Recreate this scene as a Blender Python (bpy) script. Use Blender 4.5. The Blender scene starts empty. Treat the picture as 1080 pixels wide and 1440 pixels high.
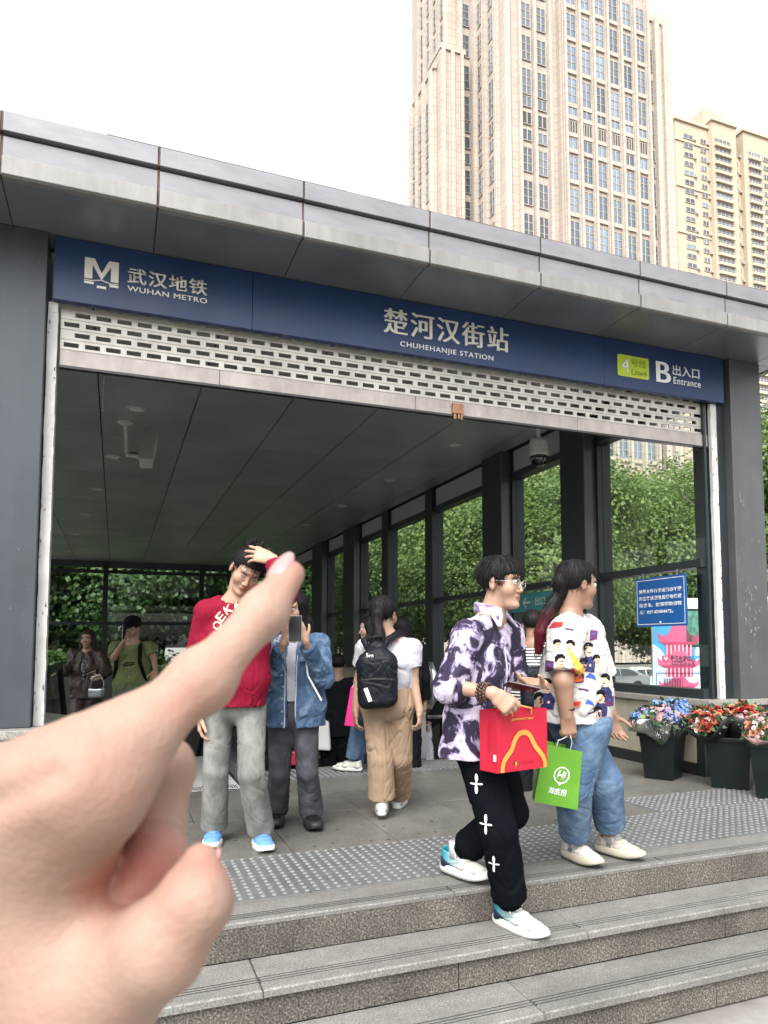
import bpy, bmesh, math, random
import numpy as np
from mathutils import Matrix, Vector
from mathutils.bvhtree import BVHTree

rng = random.Random(7)
nprng = np.random.default_rng(7)
S = bpy.context.scene
COL = S.collection

# ------------------------------------------------------------------ camera
YAW, PITCH, ROLL = math.radians(22.053), math.radians(4.418), math.radians(-0.154)
FPX, CX, CY = 1033.48, 581.9, 825.9          # focal length and principal point of the photograph, in its pixels
CAM = np.array([0.0, 0.0, 1.14])             # eye height above the landing (landing = z 0)
FWD = np.array([math.sin(YAW) * math.cos(PITCH), math.cos(YAW) * math.cos(PITCH), math.sin(PITCH)])
_r = np.array([math.cos(YAW), -math.sin(YAW), 0.0])
_u = np.cross(_r, FWD)
RGT = _r * math.cos(ROLL) + _u * math.sin(ROLL)
UPV = -_r * math.sin(ROLL) + _u * math.cos(ROLL)
cam_data = bpy.data.cameras.new('camera')
cam = bpy.data.objects.new('camera', cam_data)
COL.objects.link(cam)
cam.matrix_world = Matrix(((RGT[0], UPV[0], -FWD[0], CAM[0]), (RGT[1], UPV[1], -FWD[1], CAM[1]),
                           (RGT[2], UPV[2], -FWD[2], CAM[2]), (0, 0, 0, 1)))
cam_data.sensor_width = 36.0
cam_data.lens = FPX / 1440 * 36.0
cam_data.shift_x = -(CX - 540) / 1440
cam_data.shift_y = (CY - 720) / 1440
cam_data.clip_start, cam_data.clip_end = 0.02, 3000
cam_data.dof.use_dof = True
cam_data.dof.focus_distance = 4.6
cam_data.dof.aperture_fstop = 20.0
S.camera = cam

# ------------------------------------------------------------------ world: bright overcast
SUN_EL, SUN_AZ = math.radians(50), math.radians(214)      # azimuth clockwise from +Y
world = bpy.data.worlds.new('World')
S.world = world
world.use_nodes = True
wn = world.node_tree.nodes
wl = world.node_tree.links
wn.clear()
sky = wn.new('ShaderNodeTexSky')
sky.sky_type = 'NISHITA'
sky.sun_disc = False
sky.sun_elevation, sky.sun_rotation = SUN_EL, SUN_AZ
sky.air_density, sky.dust_density, sky.ozone_density = 1.4, 6.0, 1.0
hsv = wn.new('ShaderNodeHueSaturation')
hsv.inputs['Saturation'].default_value = 0.12               # thick white cloud: hardly any blue left
hsv.inputs['Value'].default_value = 2.35
bg = wn.new('ShaderNodeBackground')
bg.inputs['Strength'].default_value = 0.15
wo = wn.new('ShaderNodeOutputWorld')
wl.new(sky.outputs[0], hsv.inputs['Color'])
wl.new(hsv.outputs[0], bg.inputs['Color'])
wl.new(bg.outputs[0], wo.inputs['Surface'])
sun_data = bpy.data.lights.new('sun', 'SUN')
sun_data.energy = 0.75
sun_data.angle = math.radians(16)
sun_data.color = (1.0, 0.96, 0.9)
sun = bpy.data.objects.new('sun', sun_data)
COL.objects.link(sun)
_sd = Vector((math.sin(SUN_AZ) * math.cos(SUN_EL), math.cos(SUN_AZ) * math.cos(SUN_EL), math.sin(SUN_EL)))
sun.rotation_euler = _sd.to_track_quat('Z', 'Y').to_euler()

S.view_settings.view_transform = 'Standard'
S.view_settings.look = 'None'
S.view_settings.exposure = 0.27
S.view_settings.gamma = 1.0
S.view_settings.use_curve_mapping = False
S.render.engine = 'CYCLES'
S.cycles.use_denoising = True
S.cycles.max_bounces = 10
S.cycles.transparent_max_bounces = 24
S.cycles.diffuse_bounces = 5
S.cycles.glossy_bounces = 3
S.cycles.caustics_reflective = False
S.cycles.caustics_refractive = False


# ------------------------------------------------------------------ pixel of the photograph + real distance -> world
def ray(px, py):
    return FWD + RGT * (px - CX) / FPX - UPV * (py - CY) / FPX


def D(px, py, d):
    return CAM + ray(px, py) * d


def atZ(px, py, z=0.0):
    v = ray(px, py)
    return CAM + v * (z - CAM[2]) / v[2]


def atX(px, py, x):
    v = ray(px, py)
    return CAM + v * x / v[0]


def atY(px, py, y):
    v = ray(px, py)
    return CAM + v * y / v[1]


def unit(v):
    v = np.asarray(v, float)
    return v / (np.linalg.norm(v) + 1e-12)


def lerp(a, b, t):
    return np.asarray(a, float) * (1 - t) + np.asarray(b, float) * t


# ------------------------------------------------------------------ materials
def lin(c):
    return tuple((x / 12.92 if x <= 0.04045 else ((x + 0.055) / 1.055) ** 2.4) for x in c)


def hexc(h):
    h = h.lstrip('#')
    return lin(tuple(int(h[i:i + 2], 16) / 255 for i in (0, 2, 4)))


def M(name, col, rough=0.55, metal=0.0, var=0.12, vs=6.0, bump=0.0, bs=60.0, spec=0.5, coat=0.0, rnd=0.0, tint=False,
      stretch=(1, 1, 1), sub=0.0, sss=(1.0, 0.3, 0.15), sheen=0.0, emit=None, rvar=0.0):
    """Principled material: base colour with soft noise variation, optional bump, per-object variation and vertex pigment."""
    m = bpy.data.materials.new(name)
    m.use_nodes = True
    nt = m.node_tree
    p = nt.nodes['Principled BSDF']
    p.inputs['Roughness'].default_value = rough
    p.inputs['Metallic'].default_value = metal
    p.inputs['Specular IOR Level'].default_value = spec
    p.inputs['Coat Weight'].default_value = coat
    if sheen:
        p.inputs['Sheen Weight'].default_value = sheen
    if sub:
        p.inputs['Subsurface Weight'].default_value = sub
        p.inputs['Subsurface Radius'].default_value = sss
        p.inputs['Subsurface Scale'].default_value = 0.006
    tc = nt.nodes.new('ShaderNodeTexCoord')
    mp = nt.nodes.new('ShaderNodeMapping')
    mp.inputs['Scale'].default_value = stretch
    nt.links.new(tc.outputs['Object'], mp.inputs['Vector'])
    n1 = nt.nodes.new('ShaderNodeTexNoise')
    n1.inputs['Scale'].default_value = vs
    n1.inputs['Detail'].default_value = 6
    n1.inputs['Roughness'].default_value = 0.6
    nt.links.new(mp.outputs[0], n1.inputs['Vector'])
    r = nt.nodes.new('ShaderNodeMapRange')
    r.inputs['From Min'].default_value, r.inputs['From Max'].default_value = 0.3, 0.7
    r.inputs['To Min'].default_value, r.inputs['To Max'].default_value = 1 - var, 1 + var
    nt.links.new(n1.outputs['Fac'], r.inputs['Value'])
    mul = nt.nodes.new('ShaderNodeVectorMath')
    mul.operation = 'SCALE'
    mul.inputs[0].default_value = col
    nt.links.new(r.outputs[0], mul.inputs['Scale'])
    out = mul.outputs[0]
    if rnd:
        oi = nt.nodes.new('ShaderNodeObjectInfo')
        rr = nt.nodes.new('ShaderNodeMapRange')
        rr.inputs['To Min'].default_value, rr.inputs['To Max'].default_value = 1 - rnd, 1 + rnd
        nt.links.new(oi.outputs['Random'], rr.inputs['Value'])
        m2 = nt.nodes.new('ShaderNodeVectorMath')
        m2.operation = 'SCALE'
        nt.links.new(out, m2.inputs[0])
        nt.links.new(rr.outputs[0], m2.inputs['Scale'])
        out = m2.outputs[0]
    if tint:
        at = nt.nodes.new('ShaderNodeAttribute')
        at.attribute_name = 'tint'
        m3 = nt.nodes.new('ShaderNodeVectorMath')
        m3.operation = 'MULTIPLY'
        nt.links.new(out, m3.inputs[0])
        nt.links.new(at.outputs['Color'], m3.inputs[1])
        out = m3.outputs[0]
    nt.links.new(out, p.inputs['Base Color'])
    if rvar:
        r3 = nt.nodes.new('ShaderNodeMapRange')
        r3.inputs['From Min'].default_value, r3.inputs['From Max'].default_value = 0.3, 0.7
        r3.inputs['To Min'].default_value, r3.inputs['To Max'].default_value = rough - rvar, rough + rvar
        nt.links.new(n1.outputs['Fac'], r3.inputs['Value'])
        nt.links.new(r3.outputs[0], p.inputs['Roughness'])
    if bump:
        n2 = nt.nodes.new('ShaderNodeTexNoise')
        n2.inputs['Scale'].default_value = bs
        n2.inputs['Detail'].default_value = 4
        nt.links.new(mp.outputs[0], n2.inputs['Vector'])
        b = nt.nodes.new('ShaderNodeBump')
        b.inputs['Strength'].default_value = bump
        b.inputs['Distance'].default_value = 0.01
        nt.links.new(n2.outputs['Fac'], b.inputs['Height'])
        nt.links.new(b.outputs[0], p.inputs['Normal'])
    if emit:
        p.inputs['Emission Color'].default_value = (*emit[:3], 1)
        p.inputs['Emission Strength'].default_value = emit[3]
    return m


def ramp_mat(name, stops, scale=6.0, detail=8, rough=0.6, distort=0.0, stretch=(1, 1, 1), bump=0.0, bs=60, rnd=0.0, kind='noise', interp='LINEAR', sheen=0.0, spec=0.3):
    """Principled material whose colour is a ramp over noise (prints, stone, washed denim)."""
    m = M(name, (1, 1, 1), rough=rough, var=0.0, bump=bump, bs=bs, stretch=stretch, rnd=rnd, sheen=sheen, spec=spec)
    nt = m.node_tree
    n = [x for x in nt.nodes if x.type == 'TEX_NOISE'][0]
    n.inputs['Scale'].default_value = scale
    n.inputs['Detail'].default_value = detail
    n.inputs['Distortion'].default_value = distort
    src = n.outputs['Fac']
    if kind == 'voronoi':
        v = nt.nodes.new('ShaderNodeTexVoronoi')
        v.inputs['Scale'].default_value = scale
        nt.links.new(n.inputs['Vector'].links[0].from_socket, v.inputs['Vector'])
        src = v.outputs['Color']
    cr = nt.nodes.new('ShaderNodeValToRGB')
    cr.color_ramp.interpolation = interp
    el = cr.color_ramp.elements
    while len(el) < len(stops):
        el.new(0.5)
    for e, (pos, c) in zip(el, stops):
        e.position = pos
        e.color = (*c, 1)
    nt.links.new(src, cr.inputs['Fac'])
    vm = [x for x in nt.nodes if x.type == 'VECT_MATH' and x.operation == 'SCALE'][0]
    nt.links.new(cr.outputs[0], vm.inputs[0])
    return m


def glass_mat(name, tint, refl=0.07, rough=0.01):
    m = bpy.data.materials.new(name)
    m.use_nodes = True
    nt = m.node_tree
    nt.nodes.clear()
    o = nt.nodes.new('ShaderNodeOutputMaterial')
    t = nt.nodes.new('ShaderNodeBsdfTransparent')
    t.inputs['Color'].default_value = (*tint, 1)
    g = nt.nodes.new('ShaderNodeBsdfGlossy')
    g.inputs['Roughness'].default_value = rough
    # reflectance by angle, the same from both sides of the pane: refl + (1 - cos)^5
    ge = nt.nodes.new('ShaderNodeNewGeometry')
    dt = nt.nodes.new('ShaderNodeVectorMath')
    dt.operation = 'DOT_PRODUCT'
    nt.links.new(ge.outputs['Normal'], dt.inputs[0])
    nt.links.new(ge.outputs['Incoming'], dt.inputs[1])
    ab = nt.nodes.new('ShaderNodeMath')
    ab.operation = 'ABSOLUTE'
    nt.links.new(dt.outputs['Value'], ab.inputs[0])
    iv = nt.nodes.new('ShaderNodeMath')
    iv.operation = 'SUBTRACT'
    iv.inputs[0].default_value = 1.0
    nt.links.new(ab.outputs[0], iv.inputs[1])
    pw = nt.nodes.new('ShaderNodeMath')
    pw.operation = 'POWER'
    pw.inputs[1].default_value = 5.0
    nt.links.new(iv.outputs[0], pw.inputs[0])
    lw = nt.nodes.new('ShaderNodeMath')
    lw.operation = 'MULTIPLY_ADD'
    lw.inputs[1].default_value = 0.8
    lw.inputs[2].default_value = refl * 0.5
    nt.links.new(pw.outputs[0], lw.inputs[0])
    mx = nt.nodes.new('ShaderNodeMixShader')
    nt.links.new(lw.outputs[0], mx.inputs['Fac'])
    nt.links.new(t.outputs[0], mx.inputs[1])
    nt.links.new(g.outputs[0], mx.inputs[2])
    nt.links.new(mx.outputs[0], o.inputs['Surface'])
    return m


# ------------------------------------------------------------------ objects
def tag(o, label=None, cat=None, group=None, kind=None):
    if label: o['label'] = label
    if cat: o['category'] = cat
    if group: o['group'] = group
    if kind: o['kind'] = kind
    return o


def empty(name, loc=(0, 0, 0), rz=0.0, label=None, cat=None, group=None, kind=None):
    o = bpy.data.objects.new(name, None)
    COL.objects.link(o)
    o.location = tuple(float(x) for x in loc)
    o.rotation_euler = (0, 0, rz)
    o.empty_display_size = 0.1
    return tag(o, label, cat, group, kind)


def link(name, me, parent=None, mats=None):
    o = bpy.data.objects.new(name, me)
    COL.objects.link(o)
    if parent is not None:
        o.parent = parent
    if mats is not None and not me.materials:
        for m in (mats if isinstance(mats, (list, tuple)) else [mats]):
            me.materials.append(m)
    return o


def wlink(name, me, parent, mats=None):
    """Link a mesh whose vertices are in world coordinates under an Empty that may be moved."""
    if parent is not None:
        root = parent
        off = Matrix.Identity(4)
        while root is not None:
            off = Matrix.Translation(root.location) @ root.rotation_euler.to_matrix().to_4x4() @ off
            root = root.parent
        me.transform(off.inverted())
    return link(name, me, parent, mats)


class MB:
    """Collects shapes; build() links them as one mesh object."""
    def __init__(s):
        s.v, s.f, s.m = [], [], []
        s.cur = 0

    def add(s, vs, fs):
        b = len(s.v)
        s.v += [tuple(float(c) for c in v) for v in vs]
        s.f += [tuple(b + i for i in f) for f in fs]
        s.m += [s.cur] * len(fs)
        return s

    def box(s, x0, x1, y0, y1, z0, z1):
        return s.add([(x0, y0, z0), (x1, y0, z0), (x1, y1, z0), (x0, y1, z0), (x0, y0, z1), (x1, y0, z1), (x1, y1, z1), (x0, y1, z1)],
                     [(0, 3, 2, 1), (4, 5, 6, 7), (0, 1, 5, 4), (1, 2, 6, 5), (2, 3, 7, 6), (3, 0, 4, 7)])

    def obox(s, c, ax, ay, az, hx, hy, hz):
        c, ax, ay, az = (np.asarray(q, float) for q in (c, ax, ay, az))
        vs = [c + ax * hx * i + ay * hy * j + az * hz * k for k in (-1, 1) for (i, j) in ((-1, -1), (1, -1), (1, 1), (-1, 1))]
        return s.add(vs, [(0, 3, 2, 1), (4, 5, 6, 7), (0, 1, 5, 4), (1, 2, 6, 5), (2, 3, 7, 6), (3, 0, 4, 7)])

    def prism(s, poly, o, ux, uy, uz, t):
        """polygon poly (2D) in the frame o, ux, uy, extruded along uz by t"""
        o, ux, uy, uz = (np.asarray(q, float) for q in (o, ux, uy, uz))
        n = len(poly)
        vs = [o + ux * p[0] + uy * p[1] for p in poly] + [o + ux * p[0] + uy * p[1] + uz * t for p in poly]
        fs = [tuple(range(n - 1, -1, -1)), tuple(range(n, 2 * n))] + [(i, (i + 1) % n, n + (i + 1) % n, n + i) for i in range(n)]
        return s.add(vs, fs)

    def tube(s, pts, r, n=8, cap=True):
        pts = [np.asarray(p, float) for p in pts]
        rs = r if isinstance(r, (list, tuple)) else [r] * len(pts)
        t0 = unit(pts[1] - pts[0])
        a = unit(np.cross(t0, (0, 0, 1) if abs(t0[2]) < 0.9 else (1, 0, 0)))
        vs = []
        for i, p in enumerate(pts):
            t = unit(pts[min(i + 1, len(pts) - 1)] - pts[max(i - 1, 0)])
            a = unit(a - t * (a @ t))
            b = np.cross(t, a)
            vs += [p + (a * math.cos(2 * math.pi * k / n) + b * math.sin(2 * math.pi * k / n)) * rs[i] for k in range(n)]
        fs = []
        for i in range(len(pts) - 1):
            for k in range(n):
                fs.append((i * n + k, i * n + (k + 1) % n, (i + 1) * n + (k + 1) % n, (i + 1) * n + k))
        if cap:
            fs.append(tuple(range(n - 1, -1, -1)))
            fs.append(tuple((len(pts) - 1) * n + k for k in range(n)))
        return s.add(vs, fs)

    def lathe(s, c, prof, n=16, axis=(0, 0, 1)):
        """prof: list of (radius, height) about axis through c"""
        az = unit(axis)
        ax = unit(np.cross(az, (0, 1, 0) if abs(az[1]) < 0.9 else (1, 0, 0)))
        ay = np.cross(az, ax)
        c = np.asarray(c, float)
        vs = []
        for r, h in prof:
            vs += [c + az * h + (ax * math.cos(2 * math.pi * k / n) + ay * math.sin(2 * math.pi * k / n)) * r for k in range(n)]
        fs = []
        for i in range(len(prof) - 1):
            for k in range(n):
                fs.append((i * n + k, i * n + (k + 1) % n, (i + 1) * n + (k + 1) % n, (i + 1) * n + k))
        fs.append(tuple(range(n - 1, -1, -1)))
        fs.append(tuple((len(prof) - 1) * n + k for k in range(n)))
        return s.add(vs, fs)

    def ball(s, c, r, n=10, k=7):
        c = np.asarray(c, float)
        r = np.asarray(r if hasattr(r, '__len__') else (r, r, r), float)
        vs = [c + r * (0, 0, 1)]
        for i in range(1, k):
            th = math.pi * i / k
            vs += [c + r * (math.sin(th) * math.cos(2 * math.pi * j / n), math.sin(th) * math.sin(2 * math.pi * j / n), math.cos(th)) for j in range(n)]
        vs.append(c - r * (0, 0, 1))
        fs = [(0, 1 + j, 1 + (j + 1) % n) for j in range(n)]
        for i in range(k - 2):
            for j in range(n):
                a, b = 1 + i * n + j, 1 + i * n + (j + 1) % n
                fs.append((a, a + n, b + n, b))
        e = len(vs) - 1
        fs += [(e, 1 + (k - 2) * n + (j + 1) % n, 1 + (k - 2) * n + j) for j in range(n)]
        return s.add(vs, fs)

    def mesh(s, name, smooth=False):
        me = bpy.data.meshes.new(name)
        me.from_pydata(s.v, [], s.f)
        if any(s.m):
            me.polygons.foreach_set('material_index', s.m)
        if smooth:
            me.polygons.foreach_set('use_smooth', [True] * len(s.f))
        me.update()
        return me

    def build(s, name, mats, parent=None, smooth=False, bevel=0.0, world=True, seg=2):
        me = s.mesh(name, smooth)
        o = (wlink if world else link)(name, me, parent, mats)
        if bevel:
            b = o.modifiers.new('bevel', 'BEVEL')
            b.width, b.segments, b.limit_method, b.angle_limit = bevel, seg, 'ANGLE', math.radians(40)
        return o


def copy_tree(o, parent=None):
    c = o.copy()
    COL.objects.link(c)
    if parent is not None:
        c.parent = parent
    for ch in list(o.children):
        copy_tree(ch, c)
    return c


def text_mesh(body, w=None, h=None, extrude=0.002, offset=0.0, squeeze=1.0, spacing=1.0, center=False, res=4):
    """Lettering as a mesh in its own plane, lower left corner at the origin, scaled to w x h metres."""
    c = bpy.data.curves.new('lettering', 'FONT')
    c.body = body
    c.size = 1.0
    c.resolution_u = res
    c.space_character = spacing
    c.offset = offset
    c.extrude = 0.0
    o = bpy.data.objects.new('lettering', c)
    COL.objects.link(o)
    dg = bpy.context.evaluated_depsgraph_get()
    me = bpy.data.meshes.new_from_object(o.evaluated_get(dg))
    bpy.data.objects.remove(o)
    bpy.data.curves.remove(c)
    me.materials.clear()
    v = np.zeros(len(me.vertices) * 3)
    me.vertices.foreach_get('co', v)
    v = v.reshape(-1, 3)
    lo, hi = v.min(0), v.max(0)
    v = v - lo
    sx = w / (hi[0] - lo[0]) if w else None
    sy = h / (hi[1] - lo[1]) if h else None
    if sx is None: sx = sy * squeeze
    if sy is None: sy = sx
    v[:, 0] *= sx
    v[:, 1] *= sy
    if center:
        v[:, 0] -= v[:, 0].max() / 2
        v[:, 1] -= v[:, 1].max() / 2
    me.vertices.foreach_set('co', v.ravel())
    me.update()
    if extrude:
        bm = bmesh.new()
        bm.from_mesh(me)
        r = bmesh.ops.extrude_face_region(bm, geom=bm.faces[:])
        vs = [g for g in r['geom'] if isinstance(g, bmesh.types.BMVert)]
        bmesh.ops.translate(bm, verts=vs, vec=(0, 0, extrude))
        bmesh.ops.recalc_face_normals(bm, faces=bm.faces[:])
        bm.to_mesh(me)
        bm.free()
    return me


def lettering(body, o, ux, uy, mat, parent, w=None, h=None, name='lettering', bold=0.0, **k):
    me = text_mesh(body, w, h, **k)
    if bold:                                              # heavier uprights: the same glyphs set again a hair to each side
        bm = bmesh.new()
        for i, dx in enumerate((0, -bold, bold)):
            t = me.copy()
            t.transform(Matrix.Translation((dx, 0, .0003 * i)))
            bm.from_mesh(t)
            bpy.data.meshes.remove(t)
        bm.to_mesh(me)
        bm.free()
    ux, uy = unit(ux), unit(uy)
    uz = np.cross(ux, uy)
    me.transform(Matrix(((ux[0], uy[0], uz[0], o[0]), (ux[1], uy[1], uz[1], o[1]), (ux[2], uy[2], uz[2], o[2]), (0, 0, 0, 1))))
    return wlink(name, me, parent, mat)


# ------------------------------------------------------------------ smooth solids: distance fields meshed with surface nets
def ell_d(p, r):
    k0 = np.sqrt(((p / r) ** 2).sum(-1))
    k1 = np.sqrt(((p / (r * r)) ** 2).sum(-1)) + 1e-9
    return np.where(k0 < 1e-3, -r.min(), k0 * (k0 - 1) / k1)


class Ec:
    """Cone with elliptic section from a to b; flat=1 cuts the b end, flat=2 both ends."""
    def __init__(s, a, b, ra, rb, x=None, flat=0):
        s.a, s.b = np.asarray(a, float), np.asarray(b, float)
        s.ra = np.array(ra if hasattr(ra, '__len__') else (ra, ra), float)
        s.rb = np.array(rb if hasattr(rb, '__len__') else (rb, rb), float)
        s.L = np.linalg.norm(s.b - s.a) + 1e-9
        s.w = (s.b - s.a) / s.L
        x = np.asarray(x if x is not None else ((1, 0, 0) if abs(s.w[0]) < 0.8 else (0, 1, 0)), float)
        s.u = unit(x - s.w * (x @ s.w))
        s.v = np.cross(s.w, s.u)
        s.flat = flat
        R = max(s.ra.max(), s.rb.max())
        s.lo, s.hi = np.minimum(s.a, s.b) - R, np.maximum(s.a, s.b) + R

    def __call__(s, P):
        q = P - s.a
        t = q @ s.w
        tc = np.clip(t / s.L, 0, 1)
        r = s.ra + (s.rb - s.ra) * tc[..., None]
        e = t - tc * s.L
        rr = np.concatenate([r, r.min(-1, keepdims=True)], -1)
        p = np.stack([q @ s.u, q @ s.v, e], -1)
        k0 = np.sqrt(((p / rr) ** 2).sum(-1))
        k1 = np.sqrt(((p / (rr * rr)) ** 2).sum(-1)) + 1e-6
        d = np.where(k0 < 0.05, -r.min(-1) * (1 - k0), k0 * (k0 - 1) / k1)
        if s.flat:
            d = np.maximum(d, t - s.L)
        if s.flat == 2:
            d = np.maximum(d, -t)
        return d


class El:
    def __init__(s, c, r, X=None):
        s.c = np.asarray(c, float)
        s.r = np.asarray(r if hasattr(r, '__len__') else (r, r, r), float)
        s.X = X
        s.lo, s.hi = s.c - s.r.max(), s.c + s.r.max()

    def __call__(s, P):
        q = P - s.c
        if s.X is not None:
            q = q @ s.X.T
        return ell_d(q, s.r)


class Bx:
    """Rounded box with centre c, axes X (rows), half sizes r and edge radius e."""
    def __init__(s, c, r, X=None, e=0.01):
        s.c, s.r = np.asarray(c, float), np.asarray(r, float)
        s.X, s.e = X, e
        R = np.linalg.norm(s.r)
        s.lo, s.hi = s.c - R, s.c + R

    def __call__(s, P):
        q = P - s.c
        if s.X is not None:
            q = q @ s.X.T
        q = np.abs(q) - (s.r - s.e)
        return np.sqrt((np.maximum(q, 0) ** 2).sum(-1)) + np.minimum(q.max(-1), 0) - s.e


class Vol:
    def __init__(s, lo, hi, h):
        s.h = h
        s.lo = np.asarray(lo, float) - 3 * h
        s.n = np.ceil((np.asarray(hi, float) + 3 * h - s.lo) / h).astype(int) + 1
        s.f = np.full(s.n, 0.25, np.float32)

    def _sub(s, prim, pad):
        a = np.clip(np.floor((prim.lo - pad - s.lo) / s.h).astype(int), 0, s.n)
        b = np.clip(np.ceil((prim.hi + pad - s.lo) / s.h).astype(int) + 1, 0, s.n)
        if (b <= a).any():
            return None, None
        g = np.stack(np.meshgrid(*[s.lo[i] + s.h * np.arange(a[i], b[i]) for i in range(3)], indexing='ij'), -1)
        return tuple(slice(a[i], b[i]) for i in range(3)), g

    def add(s, prim, k=0.0):
        sl, g = s._sub(prim, k + 3 * s.h)
        if sl is None: return s
        d = prim(g)
        o = s.f[sl]
        if k:
            hh = np.clip(0.5 + 0.5 * (o - d) / k, 0, 1)
            s.f[sl] = o * (1 - hh) + d * hh - k * hh * (1 - hh)
        else:
            s.f[sl] = np.minimum(o, d)
        return s

    def cut(s, prim, k=0.0):
        sl, g = s._sub(prim, k + 3 * s.h)
        if sl is None: return s
        d = -prim(g)
        o = s.f[sl]
        if k:
            hh = np.clip(0.5 - 0.5 * (o - d) / k, 0, 1)
            s.f[sl] = o * (1 - hh) + d * hh + k * hh * (1 - hh)
        else:
            s.f[sl] = np.maximum(o, d)
        return s

    def plane(s, p, n):
        """keep what lies behind the plane through p with outward normal n"""
        n = unit(n)
        g = np.stack(np.meshgrid(*[s.lo[i] + s.h * np.arange(s.n[i]) for i in range(3)], indexing='ij'), -1)
        s.f = np.maximum(s.f, ((g - np.asarray(p)) @ n).astype(np.float32))
        return s

    def net(s):
        f = s.f
        sg = f < 0
        c = np.zeros(np.array(f.shape) - 1, np.int8)
        for i in (0, 1):
            for j in (0, 1):
                for k in (0, 1):
                    c += sg[i:sg.shape[0] - 1 + i, j:sg.shape[1] - 1 + j, k:sg.shape[2] - 1 + k]
        act = np.argwhere((c > 0) & (c < 8))
        idx = np.full(c.shape, -1, np.int32)
        idx[tuple(act.T)] = np.arange(len(act))
        cor = {(i, j, k): f[act[:, 0] + i, act[:, 1] + j, act[:, 2] + k] for i in (0, 1) for j in (0, 1) for k in (0, 1)}
        acc = np.zeros((len(act), 3))
        cnt = np.zeros(len(act))
        for ax in range(3):
            for o1 in (0, 1):
                for o2 in (0, 1):
                    a = [0, 0, 0]
                    a[(ax + 1) % 3], a[(ax + 2) % 3] = o1, o2
                    b = list(a)
                    b[ax] = 1
                    va, vb = cor[tuple(a)], cor[tuple(b)]
                    m = (va < 0) != (vb < 0)
                    t = va[m] / (va[m] - vb[m])
                    p = np.tile(np.array(a, float), (m.sum(), 1))
                    p[:, ax] = t
                    acc[m] += p
                    cnt[m] += 1
        V = s.lo + s.h * (act + acc / cnt[:, None])
        quads = []
        for ax in range(3):
            A = np.moveaxis(sg, ax, 0)
            e = np.argwhere(A[:-1] != A[1:])
            ori = A[:-1][tuple(e.T)]
            full = np.zeros_like(e)
            full[:, ax] = e[:, 0]
            oth = [i for i in range(3) if i != ax]
            full[:, oth[0]], full[:, oth[1]] = e[:, 1], e[:, 2]
            u, v = (ax + 1) % 3, (ax + 2) % 3
            ok = (full[:, u] > 0) & (full[:, v] > 0) & (full[:, u] < c.shape[u]) & (full[:, v] < c.shape[v])
            full, ori = full[ok], ori[ok]

            def at(du, dv):
                q = full.copy()
                q[:, u] -= du
                q[:, v] -= dv
                return idx[tuple(q.T)]
            Q = np.stack([at(1, 1), at(0, 1), at(0, 0), at(1, 0)], -1)
            Q[~ori] = Q[~ori][:, ::-1]
            quads.append(Q)
        return V, np.concatenate(quads)


def np_mesh(name, V, Q, smooth=True):
    me = bpy.data.meshes.new(name)
    n = Q.shape[1]
    me.vertices.add(len(V))
    me.vertices.foreach_set('co', np.asarray(V, np.float32).ravel())
    me.loops.add(len(Q) * n)
    me.loops.foreach_set('vertex_index', np.asarray(Q, np.int32).ravel())
    me.polygons.add(len(Q))
    me.polygons.foreach_set('loop_start', np.arange(0, len(Q) * n, n, dtype=np.int32))
    me.polygons.foreach_set('use_smooth', np.full(len(Q), smooth))
    me.update()
    me.validate()
    return me


def vnormals(V, Q):
    n = np.cross(V[Q[:, 2]] - V[Q[:, 0]], V[Q[:, 3]] - V[Q[:, 1]])
    N = np.zeros_like(V)
    for k in range(4):
        np.add.at(N, Q[:, k], n)
    return N / (np.linalg.norm(N, axis=1, keepdims=True) + 1e-12)


def set_tint(me, T):
    a = me.attributes.new('tint', 'FLOAT_COLOR', 'POINT')
    c = np.ones((len(me.vertices), 4), np.float32)
    c[:, :3] = T
    a.data.foreach_set('color', c.ravel())


def sines(P, freq, seed, n=5):
    """smooth pseudo-noise in about [-1, 1]"""
    r = np.random.default_rng(seed)
    o = np.zeros(len(P))
    Pw = P * np.asarray(freq)
    w = np.stack([np.sin(Pw @ r.normal(size=3) * 1.3 + r.uniform(0, 6)) for _ in range(3)], -1)
    Pw = Pw + 0.55 * w
    for i in range(n):
        d = r.normal(size=3)
        d /= np.linalg.norm(d)
        o += np.sin(Pw @ d * (2.2 + 1.6 * i) + r.uniform(0, 6)) / (1 + 0.45 * i)
    return o / 2.4


def folds(V, N, amp, freq, seed):
    """cloth relief: a soft swell and narrow local creases"""
    f = np.asarray(freq, float)
    swell = sines(V, f * .8, seed)
    out = .25 * swell
    for i in range(3):
        a = sines(V, f * (1.0 + .55 * i), seed + 7 * i + 1, 3)
        m = np.clip(sines(V, f * .55, seed + 31 * i + 2, 3) + .35, 0, 1)
        w = 7.5 - 1.2 * i
        out = out - (.95 - .15 * i) * np.exp(-(a * w) ** 2) * m + .35 * np.exp(-((a - .22) * w) ** 2) * m
    return V + N * (out * amp * 1.0)[:, None]
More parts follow.
